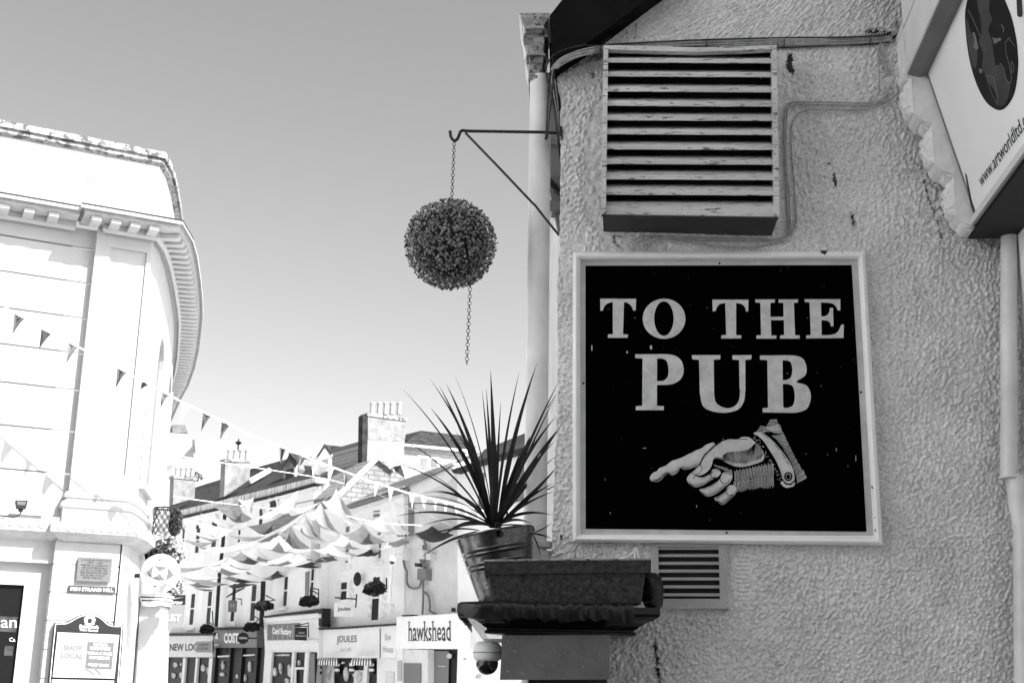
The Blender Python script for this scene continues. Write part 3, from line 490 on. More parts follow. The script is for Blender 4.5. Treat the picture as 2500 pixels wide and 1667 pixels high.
# striped sleeve
inn = [(1560, 300), (1640, 320), (1700, 345), (1800, 425), (1890, 540), (1960, 660), (2015, 780), (2050, 880), (2070, 985)]
outr = [(1815, 178), (1845, 240), (1880, 320), (1925, 420), (1975, 520), (2030, 630), (2090, 740), (2150, 830), (2192, 920)]
def interp(pl, t):
    f_ = t * (len(pl) - 1); i = min(int(f_), len(pl) - 2); u = f_ - i; return (pl[i][0] + (pl[i + 1][0] - pl[i][0]) * u, pl[i][1] + (pl[i + 1][1] - pl[i][1]) * u)
for k in range(46):
    t = 0.12 + 0.88 * k / 45; a = interp(inn, t); b = interp(outr, t)
    if t < 0.3: a = (a[0] + 30, a[1] - 30)
    strip(g, (a[0] + rng.uniform(-6, 8), a[1]), (b[0] + rng.uniform(-6, 6), b[1]), 6.5, cH, WO, 8)
for k in range(9):
    y = 180 + k * 18; x0 = 1722 - k * 10; strip(g, (x0, y + 6), (1812 + k * 5, y - 4), 7, cH, WO)
for k in range(6):
    y = 260 + k * 17; strip(g, (1600 - k * 12, y), (1668 - k * 4, y + 12), 7, cH, WO)
# heel of the hand in pale vertical engraving lines
for k in range(38):
    t = k / 37; x = 1270 + 495 * t; y0 = 830 - 100 * t + 14 * math.sin(k * 2.1); y1 = 1105 - 70 * t + rng.uniform(-22, 12)
    for (ya, yb) in ((y0, (y0 + y1) / 2), ((y0 + y1) / 2 + 3, y1)):
        bow = 14 * (1 - abs(t - .5)); strip(g, (x + rng.uniform(-3, 3), ya), (x + (bow - 34 * (1 - t) if yb == y1 else bow), yb), 5.6, cH, WO - 0.0001, 4.5)
for k in range(14): strip(g, (1010 + k * 17, 745 + k * 6 + rng.uniform(-10, 10)), (1022 + k * 17, 770 + k * 8), 6, cH, WO)
for k in range(60):
    t = rng.uniform(0, 1); x = 1500 + 360 * t + rng.uniform(-28, 28); y = 385 + 560 * t ** 1.25 + rng.uniform(-20, 20); strip(g, (x, y), (x + 9, y + 10), 4, cH, WO)
hand = sg.add('pointing_hand', g, M['letter'])
g = G(); WK = WO + 0.0012
def line(pl, wd): [strip(g, a, b, wd, cH, WK) for a, b in zip(pl[:-1], pl[1:])]
def fringe(pl, n, ln, wd, ang=None, jit=0.3, off=WK, gg=None):
    for k in range(n):
        t = (k + 0.5) / n; p = interp(pl, t); q = interp(pl, min(1, t + .01)); dx, dy = q[0] - p[0], q[1] - p[1]; l_ = math.hypot(dx, dy) or 1
        if ang is None: vx, vy = -dy / l_, dx / l_
        else: vx, vy = math.cos(ang), math.sin(ang)
        L2 = ln * (1 + rng.uniform(-jit, jit)); strip(gg or g, (p[0] - vx * 6, p[1] - vy * 6), (p[0] + vx * L2, p[1] + vy * L2), wd, cH, off, 1)
sp = lambda pts: smooth_poly([(*p, 1) for p in pts], 4)[:-3] if False else catmull(pts, 5)
line(sp([(1440, 428), (1300, 422), (1180, 428), (1060, 480), (960, 570), (890, 620), (850, 700), (820, 745)]), 7)
line(sp([(1000, 700), (1100, 705), (1180, 745), (1300, 790), (1420, 785), (1560, 745), (1680, 700)]), 20)
line(sp([(725, 850), (780, 790), (825, 750), (850, 770), (855, 810), (820, 860), (765, 880), (725, 850)]), 6); line([(745, 835), (808, 775)], 5)
line(sp([(770, 885), (765, 905), (740, 930)]), 8); line(sp([(775, 885), (820, 905), (880, 905)]), 8)
for nl in ([(965, 860), (975, 905), (1020, 925), (1070, 905), (1090, 870)], [(1110, 870), (1085, 930), (1110, 980), (1150, 995), (1190, 975), (1215, 940)], [(1195, 1040), (1168, 1090), (1180, 1130), (1220, 1145), (1260, 1130), (1285, 1090)]): line(sp(nl), 9)
fringe([(960, 800), (900, 862), (830, 892)], 14, -40, 6); fringe([(990, 690), (988, 740), (955, 805)], 12, -38, 6); fringe([(820, 745), (860, 650), (920, 580), (1000, 500), (1100, 445)], 44, -32, 6, ang=math.radians(-100) )
fringe([(240, 970), (300, 965), (350, 930), (390, 885)], 14, -34, 6, ang=math.radians(60)); fringe([(240, 968), (300, 963), (350, 928), (392, 884), (430, 872), (480, 888), (545, 850), (578, 800)], 30, -36, 7, ang=math.radians(62)); fringe([(600, 795), (650, 812), (720, 800), (800, 762)], 20, -34, 6, ang=math.radians(70))
fringe([(1120, 640), (1180, 600), (1260, 590), (1360, 585), (1440, 570), (1500, 520), (1540, 480), (1620, 560)], 40, 160, 8, ang=math.radians(94), jit=.2); fringe([(1150, 700), (1300, 740), (1420, 740), (1560, 700), (1640, 640)], 36, -60, 5, ang=math.radians(92)); fringe([(1010, 670), (1060, 660), (1120, 680)], 12, 30, 6, ang=math.radians(80))
for pl in ([(700, 1010), (760, 1042), (840, 1032), (900, 1000), (975, 950), (1040, 920)], [(850, 1120), (930, 1162), (1030, 1130), (1100, 1080), (1165, 1025)], [(1050, 1230), (1120, 1266), (1200, 1210), (1262, 1150)]): fringe(pl, 24, -42, 7, ang=math.radians(62)); line(sp(pl), 5)
fringe([(870, 905), (950, 872), (985, 830)], 9, 30, 6, ang=math.radians(60)); fringe([(840, 1060), (900, 1045), (980, 1010), (1060, 960)], 16, 26, 6, ang=math.radians(65)); fringe([(1030, 1180), (1080, 1145), (1155, 1095)], 12, 26, 6, ang=math.radians(65)); fringe([(1010, 800), (1050, 800), (1090, 830)], 7, 22, 5, ang=math.radians(85)); fringe([(1130, 850), (1180, 842), (1230, 870)], 8, 24, 5, ang=math.radians(88))
line([(1618, 362), (1660, 382), (1705, 415)], 7); line([(1780, 485), (1860, 570)], 7); line([(1868, 590), (1930, 680)], 7); line([(1935, 705), (1962, 755)], 7); line(sp([(1885, 935), (1925, 985), (1985, 995), (2030, 960)]), 8)
for ph in range(24):
    a = ph / 24 * 2 * math.pi; b = (ph + 1) / 24 * 2 * math.pi; strip(g, (1958 + 44 * math.cos(a), 903 + 50 * math.sin(a)), (1958 + 44 * math.cos(b), 903 + 50 * math.sin(b)), 20, cH, WK)
flat(g, ell(1958, 905, 26, 32, 20), cH, WK + 0.0001)
sg.add('engraving_lines', g, M['sign_black'], parent=hand)
g = G()
for k in range(46):
    x, y = rng.uniform(115, 1470), rng.uniform(130, 1430); l_ = rng.uniform(1.2, 3) if k % 5 else rng.uniform(5, 12); a_ = rng.normal(1.5, .35)
    flat(g, [(x - 1, y), (x + 1, y + .6), (x + 1 + l_ * math.cos(a_), y + l_ * math.sin(a_)), (x - .6 + l_ * math.cos(a_), y + l_ * math.sin(a_))], cS, WO - .0004)
for x, y, w_, h_ in ((134, 535, 4, 16), (432, 532, 7, 11), (312, 556, 5, 6), (662, 1332, 2, 7), (227, 1366, 2, 6), (1366, 1047, 2, 9), (1464, 1090, 2, 16), (400, 1039, 12, 2)): flat(g, ell(x, y, w_ * .8, h_, 10), cS, WO - .0004)
sg.add('paint_flecks', g, M['letter'])
g = G()
for pts in ([(1283, 45), (1322, 44), (1316, 54), (1308, 68), (1300, 60), (1292, 58)], [(1545, 1222), (1552, 1245), (1542, 1240)], [(1560, 1382), (1564, 1390), (1558, 1392)], [(1562, 1445), (1567, 1458), (1556, 1456)], [(1392, 50), (1400, 52), (1398, 58)]): flat(g, pts, cS, 0.0485)
sg.add('frame_chips', g, M['ink'])
for p in ((777, 110), (813, 1465), (1490, 758), (91, 713)):
    g = G(); g.lathe(W(*cS(*p), 0.018), [(0.0044, 0), (0.0044, 0.0018), (0.002, 0.0026)], 10, axis=W.n); sg.add('screw', g, M['ink'])
# ================================================================== SHOP ON THE RIGHT (runs toward the viewer, its fascia leans out)
AD = V((0.108, 0.994, 0)).normalized(); BD = V((AD.y, -AD.x, 0)); Pb = atY(2383, 536, 4.29)
def ch(x, y, o=0.0): return hit(*cF(x, y), Pb + AD * o, AD)       # on the far end plane of the fascia
Pt = ch(285, 460); edge = (Pt - Pb).normalized(); FN = AD.cross(edge).normalized()
if FN.x > 0: FN = -FN
def fb(px, py, o=0.0): return hit(px, py, Pb + FN * o, FN)
shop = Thing('gift_shop', 'shop with a leaning pale fascia showing a dark globe at the right edge', 'shop', (2.0, 3.0, 0.6))
SW = V((1.88, 4.40, 0))
g = G(); g.frame_box(SW + V((0, 0, 0.0)), -AD * 10.4, BD * 6, V((0, 0, 8.3))); shop.add('wall', g, M['render'])
top_e = Pb + edge * 1.9
g = G(); g.prism([Pb, Pb - AD * 4.2, top_e - AD * 4.2, top_e], -FN * 0.03); fbd = shop.add('fascia_board', g, M['board'])
zb_ = Pb.z
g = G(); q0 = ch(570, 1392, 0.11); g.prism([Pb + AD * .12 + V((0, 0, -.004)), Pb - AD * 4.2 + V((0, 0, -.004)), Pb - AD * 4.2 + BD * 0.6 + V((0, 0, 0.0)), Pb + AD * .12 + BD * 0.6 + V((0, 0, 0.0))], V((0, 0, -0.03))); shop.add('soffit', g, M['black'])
g = G(); g.prism([Pb + FN * .004 + edge * 0.008, Pb + FN * 0.02 + edge * .008, Pb + FN * 0.02 - V((0, 0, .016)), Pb - V((0, 0, .016))], -AD * 4.2); shop.add('bottom_moulding', g, M['palegrey'])
g = G(); g.prism([fb(*cF(592, 1344), .001), fb(*cF(960, 846), .001), fb(*cF(960, 834), .001), fb(*cF(594, 1333), .001)], FN * .002); shop.add('bottom_groove', g, M['ink'])
# top trim: a heavy bar with a lit face and a dark underside, and a pale cap above it
g = G(); T1, T2, T3, T4 = ch(140, 185), ch(163, 452), ch(240, 462), ch(300, 440); T5 = ch(250, 120)
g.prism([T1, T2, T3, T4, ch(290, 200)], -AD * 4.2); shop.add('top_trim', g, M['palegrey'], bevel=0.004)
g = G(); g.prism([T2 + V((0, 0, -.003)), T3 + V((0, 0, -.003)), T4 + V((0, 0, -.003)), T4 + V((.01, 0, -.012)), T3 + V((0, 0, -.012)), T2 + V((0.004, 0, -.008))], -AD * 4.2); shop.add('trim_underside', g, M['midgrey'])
g = G(); e_ = ch(205, 0) ; up2 = T1 + (ch(140, 185) - ch(150, 440)).normalized() * 0.5 + FN * 0.02
g.prism([T1 + V((0, 0, .002)), up2, up2 + BD * .4, T1 + BD * .3 + V((0, 0, .002))], -AD * 4.2); shop.add('cap', g, M['palegrey'])
# end console: scalloped profile, with leaf bosses between the reels
outl = [(68, 160), (140, 185), (155, 440), (165, 455), (190, 470), (205, 695), (222, 722, ), (248, 742), (282, 752), (315, 766), (335, 1005), (352, 1030), (382, 1052), (415, 1066), (452, 1078), (467, 1325), (490, 1352), (525, 1378), (568, 1390), (620, 1360), (420, 700), (330, 400), (300, 150)]
CW = AD * 0.115
g = G(); g.prism([ch(x, y) for x, y in outl[1:]], CW); shop.add('console', g, M['console'], bevel=0.0015)
g = G(); g.prism([ch(128, 150, .03), ch(140, 186, .03), ch(152, 440, .03), ch(200, 440, .03), ch(200, 150, .03)], AD * 0.11); shop.add('console_block', g, M['console'], bevel=0.002)
for (a, b) in (((155, 440), (190, 470)), ((282, 752), (318, 768)), ((415, 1066), (455, 1080)), ((525, 1375), (560, 1392))):
    g = G(); p = ch(*a); q = ch(*b); c = (p + q) / 2; 
    for r_, o_, ln in ((0.024, 0.02, 0.07), (0.014, 0.098, 0.012), (0.014, 0.008, 0.008)): g.tube([c + AD * o_ + BD * .004 + V((0, 0, .006)), c + AD * (o_ + ln) + BD * .004 + V((0, 0, .006))], r_ * 1.12, 18)
    shop.add('reel', g, M['console'], smooth=True)
for (a, b) in (((190, 480), (206, 700)), ((317, 775), (336, 1005)), ((455, 1088), (468, 1325))):
    p = ch(*a); q = ch(*b); g = G(); n = 60; v = []; outv = (q - p).cross(AD).normalized()
    if outv.x > 0: outv = -outv
    for i in range(n + 1):
        for j in range(n + 1):
            s_, t = i / n, j / n; th = math.atan2(s_ - 0.8, t - 0.55); rr = math.hypot(s_ - .8, t - .55)
            h = 0.036 * (math.sin(math.pi * s_) ** 0.5) * (math.sin(math.pi * t) ** 0.6) * (1 - 0.5 * math.exp(-(math.sin(th * 4.0)) ** 2 / .05) * min(1, rr * 3)) * (1 + .12 * math.cos(rr * 26)) + 0.004 * math.cos(s_ * 22) * t
            v.append(p + (q - p) * s_ + AD * (0.105 * t + 0.002) + outv * max(h, -0.002))
    g.add(v, [(i * (n + 1) + j, i * (n + 1) + j + 1, (i + 1) * (n + 1) + j + 1, (i + 1) * (n + 1) + j) for i in range(n) for j in range(n)]); shop.add('leaf_boss', g, M['console'], smooth='all')
# filler wall between the console and the gable
g = G(); g.prism([ch(x + 25, y, .115) for x, y in outl[1:]], AD * 0.10); shop.add('console_backing', g, M['render3'])
# globe and lettering on the board
def fpoly(g, pts, o, conv=cF): g.prism([fb(*conv(*p), o) for p in pts], FN * 0.0006); return g
globe = [(524, 60), (526, 200), (545, 350), (575, 470), (615, 570), (665, 645), (735, 682), (790, 645), (830, 560), (848, 420), (846, 330), (835, 230), (808, 110), (770, 10), (735, -60), (680, -110), (620, -110), (560, -60)]
g = fpoly(G(), smooth_poly([(*p, 1) for p in globe]), 0.001); gl = shop.add('globe_emblem', g, M['globe'], parent=fbd)
g = fpoly(G(), smooth_poly([(*p, 1) for p in [(600, -60), (680, -60), (668, 60), (690, 120), (665, 180), (688, 250), (700, 330), (715, 405), (745, 392), (760, 430), (775, 490), (800, 520), (790, 600), (760, 650), (722, 650), (715, 590), (690, 540), (660, 500), (650, 462), (628, 430), (632, 330), (606, 262), (622, 212), (618, 120), (600, 40)]], 3), 0.0018)
fpoly(g, smooth_poly([(*p, 1) for p in [(528, 120), (545, 150), (560, 210), (590, 260), (600, 330), (590, 420), (560, 400), (545, 300), (530, 200)]], 3), 0.0018); shop.add('globe_ocean', g, M['globe2'], parent=fbd)
g = G()
def fline(pts, wd):
    for a, b in zip(pts[:-1], pts[1:]):
        dx, dy = b[0] - a[0], b[1] - a[1]; l_ = math.hypot(dx, dy); nx_, ny_ = -dy / l_ * wd / 2, dx / l_ * wd / 2; fpoly(g, [(a[0] + nx_, a[1] + ny_), (b[0] + nx_, b[1] + ny_), (b[0] - nx_, b[1] - ny_), (a[0] - nx_, a[1] - ny_)], 0.0026)
fline([(540, 60), (555, 90), (575, 130), (600, 190), (618, 230)], 3); fline([(740, 392), (765, 430), (775, 490), (800, 522), (810, 480), (795, 400), (775, 330), (770, 270), (790, 235), (830, 290)], 3); fline([(650, 462), (680, 560), (720, 650), (722, 590), (700, 480), (660, 465)], 3); fline([(808, 380), (820, 400), (822, 440), (812, 450), (806, 420), (808, 380)], 3)
fpoly(g, [(565, 205), (580, 200), (592, 240), (606, 300), (590, 310), (572, 290), (580, 250)], .0026); fpoly(g, [(690, 230), (705, 240), (740, 235), (745, 250), (720, 262), (702, 275)], .0026); fpoly(g, [(610, 425), (630, 430), (625, 455), (608, 450)], .0026); fline([(745, 155), (760, 175), (758, 200)], 6)
shop.add('globe_coasts', g, M['globe3'], parent=fbd)
g = G(); o0 = (612, 1152); sc = 1.0
bl = fb(*cF(622, 1158), .0015); br = fb(*cF(1075, 548), .0015); ud = edge * ((Pt - Pb).length * 0.076); text(g, 'www.artworldltd.co.uk', bl, br - (br - bl) * .17, bl + ud, bold=0.006, shear=0.0, spacing=1.0); shop.add('web_address', g, M['ink'], parent=fbd)
g = G(); fpoly(g, smooth_poly([(838, -40), (868, -40), (876, 90), (872, 105, 1), (858, 108, 1), (844, 98, 1)]), .0015); shop.add('shop_name', g, M['ink'], parent=fbd)
g = fpoly(G(), [(520, 1065), (530, 1080), (560, 1230), (592, 1345), (585, 1345), (555, 1262)], .0012); shop.add('paint_crack', g, M['ink'], parent=fbd)
g = G(); fpoly(g, [(283, 455), (292, 452), (598, 1340), (588, 1350)], .0007); shop.add('board_joint', g, M['midgrey'], parent=fbd)
# downpipe in the inner corner
g = G(); g.tube([W(2463, y, 0.07) for y in (575, 800, 1168)], 0.029, 20); d2 = solo('rainwater_downpipe', 'short pale downpipe under the leaning fascia in the right corner', 'downpipe', W(2463, 1700, 0.07), g, M['pipe'], smooth=True)
g = G(); g.tube([W(2480, 1160, 0.07), W(2484, 1230, 0.07), W(2496, 1290, 0.07), W(2500, 1800, 0.07)], 0.031, 20); g.torus(W(2463, 1165, .07), 0.031, 0.005, V((0, 0, 1)), 24, 8)
tag(build('pipe_elbow', g, M['pipe'], V((0, 0, 0)), None, True), 'offset bend of pale pipe low at the right picture edge', 'pipe')
# ================================================================== CABLES
def wpts(pts, off, conv=None): return [W(*(conv(*p) if conv else p), off) for p in pts]
blk = [(1333, 176), (1336, 158), (1350, 137), (1380, 121), (1420, 112), (1475, 110), (1600, 103), (1710, 98), (1900, 93), (2030, 92), (2120, 89), (2172, 84)]
g = G(); g.tube(path3(wpts(blk, 0.215)[:0] + [W(x, y, 0.135 if x < 1470 else 0.03) for x, y in blk]), 0.0032, 8); solo('cable', 'single black cable running on top of the pale cable bundle', 'cable', W(1700, 99, 0.03), g, M['cable_black'], smooth=True)
g = G(); g.tube(path3([W(x, y + (24 if x > 1600 else 14) - (4 if x > 2000 else 0), 0.12 if x < 1470 else 0.012) for x, y in blk[5:]]), 0.003, 8); solo('cable', 'dark line standing in for the shadow underneath the pale cable bundle', 'cable', W(1700, 122, 0.012), g, M['cable_black'], smooth=True)  # black tube added in place of the shadow below the bundle
bun = Thing('cable_bundle', 'bundle of pale painted cables crossing the gable above the louvre vent', 'cables', W(1750, 110, 0.02))
for k in range(6):
    j = k * 3.1; pts = [(1346 + k * 3, 172 - k), (1352 + k * 3, 160 + j * .1), (1372, 140 + j * 1.1), (1410, 126 + j), (1450, 117 + j), (1480, 115 + j * .9), (1600, 107 + j * .7), (1712, 101 + j * .95), (1800, 98 + j * .9), (1900, 97 + j * .75), (1990, 96 + j * .9), (2060, 96 + j * .8), (2125, 93 + j * .7), (2176, 86 + j)]
    pts = [(x, y + rng.uniform(-1.6, 1.6)) for x, y in pts]; g = G(); g.tube(path3([W(x, y, (0.13 if x < 1465 else 0.02) + 0.004 * math.sin(k * 3 + x * .01)) for x, y in pts]), 0.0030, 8); bun.add('cable', g, M['cable_white'], smooth=True)
for x, y in ((1466, 122), (1446, 128), (1724, 106), (1892, 106), (1902, 106), (1914, 106), (2108, 100), (2124, 98)):
    g = G(); g.torus(W(x, y, 0.13 if x < 1470 else 0.022), 0.0125, 0.002, W.d, 16, 6, 1.0); bun.add('clip', g, M['cable_black'] if x in (1466, 1724, 1914, 2124) else M['cable_white'], smooth=True)
for pts, lab in (([(1346, 172), (1340, 200), (1337, 260), (1333, 330), (1331, 338), (1336, 336), (1341, 290), (1347, 230), (1352, 190)], 'long black cord hanging in a narrow loop beside the hopper'), ([(1334, 180), (1337, 200), (1345, 232), (1352, 262), (1360, 300), (1366, 345)], 'thin black cord hanging straight down along the wall corner')):
    g = G(); g.tube(path3(wpts(pts, 0.02)), 0.0034, 8); solo('cord', lab, 'cord', W(pts[0][0], pts[0][1], .02), g, M['cable_black'], smooth=True)
for k in range(4):
    pts = [(1350 + k * 3, 170), (1347 + k * 4, 195), (1352 + k * 3.4, 230), (1359 + k * 2, 270), (1364 + k, 310), (1367 + k * .4, 345)]
    g = G(); g.tube(path3(wpts(pts, -0.012 + .003 * k)), 0.0022, 6); bun.add('cable', g, M['cable_black'] if k % 2 else M['cable_white'], smooth=True)
tr = Thing('cable_run', 'three thin painted cables looping from the console around the louvre to the sign', 'cables', W(1930, 400))
A = [cR(650, 220), cR(605, 275), cR(600, 400), cR(606, 500), cR(590, 580), cR(520, 648), cR(420, 661), cR(250, 654), cR(170, 660), cR(110, 690), cR(82, 750), cR(76, 840), cR(95, 1100), cR(106, 1290), cR(92, 1370), cR(35, 1440), cL(1210, 1500), cL(1050, 1525), cL(760, 1505), cL(560, 1472), cL(470, 1472), cL(400, 1490), cL(345, 1556)]
B = [cR(712, 560), cR(650, 606), cR(580, 622), cR(500, 630), cR(150, 624), cR(88, 634), cR(52, 680), cR(48, 960), cR(66, 1180), cR(70, 1300), cR(72, 1370), cR(50, 1410), cL(1300, 1472), cL(1210, 1478), cL(800, 1478), cL(560, 1462), cL(370, 1462), cL(320, 1476), cL(285, 1510), cL(282, 1556)]
Cc = [cR(668, 500), cR(650, 565), cR(590, 612), cR(500, 617), cR(150, 610), cR(70, 618), cR(42, 660), cR(37, 800), cR(42, 990), cR(54, 1200), cR(58, 1340), cR(40, 1400), cR(0, 1422), cL(1210, 1466), cL(800, 1460), cL(590, 1452), cL(370, 1446), cL(310, 1456), cL(270, 1496), cL(266, 1556)]
for k, p in enumerate((A, B, Cc)):
    g = G(); g.tube(path3(wpts(p, 0.014), 6), 0.0034, 8); tr.add('cable', g, M['cable_white'], smooth=True)
for x, y in ((1618, 1), ):
    pass
for p in (cR(155, 615), cR(168, 662), cR(500, 622), cR(508, 658), cR(42, 690), cR(85, 795), cR(50, 985), cR(108, 1285), cR(62, 1290), cL(375, 1452), cL(360, 1505), cL(810, 1468), cL(762, 1507), cL(1205, 1475), cL(1208, 1500), cR(640, 220)):
    g = G(); g.ball(W(*p, .015), .0048, 8, (1.3, .8, 1.3)); tr.add('clip', g, M['cable_white'], smooth=True)
for k, (dx, r_) in enumerate(((0, 0), (8, 0), (18, 0))):
    g = G(); g.tube(path3(wpts([(622 + dx, 230), (600 + dx * 1.3, 290), (605 + dx * 2, 340), (635 + dx, 400), (655 + dx * .5, 450)], .012, cR)), .0026, 8); tr.add('cable', g, M['cable_white'], smooth=True)
g = G(); g.tube(path3(wpts([(1160, 338), (1230, 330), (1290, 305), (1325, 262), (1330, 235)], .012, cK)), .0034, 8); g2 = G(); g2.tube(path3(wpts([(1318, 262), (1322, 300), (1318, 345)], .012, cK)), .0034, 8); g3 = G(); g3.tube(path3(wpts([(1335, 262), (1345, 300), (1362, 345)], .012, cK)), .0034, 8)
lw = Thing('lead_wires', 'short pale wires dropping from under the sign behind the zinc trough', 'cables', W(1550, 1335)); [lw.add('cable', q, M['sign_frame'], smooth=True) for q in (g, g2, g3)]
g = G(); g.ball(W(*cK(1328, 240), .012), .006, 8, (1.4, 1, .8)); lw.add('clip', g, M['cable_white'])
# ================================================================== BRACKET, BALL, CHAINS
YB = 4.53
def yb(x, y, conv=cB1, Y=YB): return atY(*conv(x, y), Y)
br = Thing('hanging_bracket', 'black iron bracket with an upturned hook and diagonal stay on the pub corner', 'bracket', yb(1000, 112))
g = G(); g.tube(path3([yb(*p) for p in [(340, 98), (344, 130), (356, 150), (370, 156), (384, 146), (394, 124), (402, 104), (415, 96), (435, 98)]], 5) + [yb(450, 99), yb(700, 103), yb(900, 106), yb(1003, 113)], 0.0062, 10, rs=None); br.add('arm', g, M['blackiron'], smooth=True)
g = G(); g.tube([yb(432, 110), yb(640, 325), yb(820, 515), yb(850, 545), yb(925, 640), yb(992, 722)], 0.0048, 8); br.add('stay', g, M['blackiron'], smooth=True)
g = G(); c = yb(1003, 113); g.frame_box(c + V((-.004, -.012, -.03)), V((.012, 0, 0)), V((0, .024, 0)), V((0, 0, .055))); br.add('wall_plate', g, M['blackiron'])
def chain(name, label, p, q, step, r, t, slack=0.0, grp='hanging chains'):
    th = Thing(name, label, 'chain', p, grp); n = max(2, int((q - p).length / step)); d = (q - p).normalized()
    gg = G()
    for i in range(n):
        c = p + (q - p) * ((i + .5) / n); a = V((1, 0, 0)) if i % 2 else V((0.35, 1, 0)).normalized(); a = (a - d * a.dot(d)).normalized(); nrm = a.cross(d)
        l = G(); R = r * (1.0 if i % 2 else 0.8)
        pts = [c + a * (R * (0.62 if i % 2 == 0 else 0.9) * math.cos(2 * math.pi * k / 12)) + d * ((step * .62) * math.sin(2 * math.pi * k / 12)) for k in range(13)]; l.tube(pts, t, 6, cap=False); th.add('link', l, M['blackiron'], smooth=True)
    return th
chain('chain', 'short dark chain between the iron hook and the leaf ball', yb(366, 150), yb(350, 520), 0.0125, 0.0065, 0.0013)
chain('chain', 'loose end of dark chain hanging free below the leaf ball', yb(461, 1015), yb(440, 1492), 0.0135, 0.0075, 0.0012)
bc = yb(343, 775); BR = 111.5 / FPX * (bc - CAM).dot(FW)
ballt = Thing('topiary_ball', 'round ball of small artificial box leaves hanging on a chain against the sky', 'plant', bc)
g = G(); g.ball(bc, BR * 0.84, 28); ballt.add('core', g, M['ink'], smooth=True)
N = 4300; u = rng.uniform(-1, 1, N); ph = rng.uniform(0, 2 * math.pi, N); g = G()
for i in range(N):
    r0 = math.sqrt(1 - u[i] ** 2); n = V((r0 * math.cos(ph[i]), r0 * math.sin(ph[i]), u[i])); rr = BR * rng.uniform(0.9, 0.985); c = bc + n * rr
    a = n.orthogonal().normalized(); b = n.cross(a); th = rng.uniform(0, 6.28); t = a * math.cos(th) + b * math.sin(th); tilt = rng.uniform(0.05, 1.15); t2 = (t * math.cos(tilt) + n * math.sin(tilt)).normalized(); s_ = n.cross(t).normalized(); nn_ = t2.cross(s_)
    L_ = BR * rng.uniform(0.06, 0.085); w_ = L_ * 0.36
    g.add([c, c + t2 * L_ * .35 + s_ * w_ - nn_ * w_ * .2, c + t2 * L_ * .8 + s_ * w_ * .8 - nn_ * w_ * .2, c + t2 * L_, c + t2 * L_ * .8 - s_ * w_ * .8 - nn_ * w_ * .2, c + t2 * L_ * .35 - s_ * w_ - nn_ * w_ * .2, c + t2 * L_ * .5 + nn_ * w_ * .1], [(0, 1, 6), (1, 2, 6), (2, 3, 6), (3, 4, 6), (4, 5, 6), (5, 0, 6)])
ballt.add('leaves', g, M['boxleaf'])
# ================================================================== CORNICE END OF THE PUB FRONT
YF = 4.27
x0 = atY(1195, 1550, YF).x; x1 = atY(1540, 1550, YF).x; z_ = lambda py, Y=YF: atY(1350, py, Y).z
zt_ = z_(1478, 4.18)
pl = [(x0 + .0, 9.5), (x0, YF), (x1, YF), (x1, 4.55)]
g = sweep(pl, [(-0.12, zt_), (0.088, zt_), (0.09, zt_ - .022), (0.085, zt_ - .03), (0.07, zt_ - .04), (0.045, zt_ - .05), (0.028, zt_ - .06), (0.02, z_(1532)), (0.010, z_(1535)), (0.010, z_(1540)), (0.016, z_(1541)), (0.016, z_(1548)), (0.006, z_(1549)), (-0.12, z_(1556))]); pub.add('cornice', g, M['cornice'], bevel=0.0015)
g = G(); g.box(x0 - .08, x1 + .08, 4.2, 4.5, zt_ - .02, zt_ - .002); pub.add('cornice_top', g, M['cornice'])
# crumpled lead sheet dressed over the edge
pth = [(x0, 6.0)] + [(x0, 6.0 - .1 * k) for k in range(1, 17)] + [(x0, YF - 0.0)] + [(x0 + (x1 - x0) * k / 60, YF) for k in range(1, 61)]
g = sweep(pth, [(-0.06, zt_ + .004), (0.04, zt_ + .006), (0.096, zt_ + .010), (0.106, zt_ - .002), (0.107, zt_ - .016), (0.104, zt_ - .032), (0.101, zt_ - .046)], False)
nrm = bandnoise((len(pth), 7), 0.03, 0.3, 1, 0, 9)
for i in range(len(pth)):
    for k in range(7):
        v = g.v[i * 7 + k]; a = 0.0026 * nrm[i, k]; v.z += a * (1.2 if k > 1 else .5) + (0.003 * math.sin(i * .23) + .0012 * math.sin(i * .9) if k == 6 else 0); v.y -= a * (k > 1)
pub.add('lead_flashing', g, M['lead'], smooth='all')
g = G(); g.ball(atY(*cK(1440, 560), 4.36), 0.05, 12, (0.9, 1.0, 1.15)); g.ball(atY(*cK(1430, 480), 4.38), 0.036, 10, (1.2, 1, .7)); g.ball(atY(*cK(1455, 640), 4.36), 0.045, 10, (.8, 1, .8)); pub.add('lead_bundle', g, M['lead'], smooth=True)
g = G(); g.tube(path3([atY(*cK(*p), 4.3) for p in [(1385, 455), (1440, 470), (1480, 468), (1520, 474)]]), .0016, 6); pub.add('bent_wire', g, M['blackiron'])
g = G(); q = [atY(*cK(*p), 4.24) for p in ((383, 895), (1128, 893), (1131, 1185), (368, 1188))]; g.prism(q, V((0, .35, 0))); pub.add('console_block', g, M['block'], bevel=0.006)
g = G(); q0 = atY(1290, 1650, 4.36); q1 = atY(1482, 1650, 4.36); g.box(q0.x, q1.x, 4.36, 4.7, 0.3, q0.z + .01); pub.add('front_pilaster', g, M['cornice'])
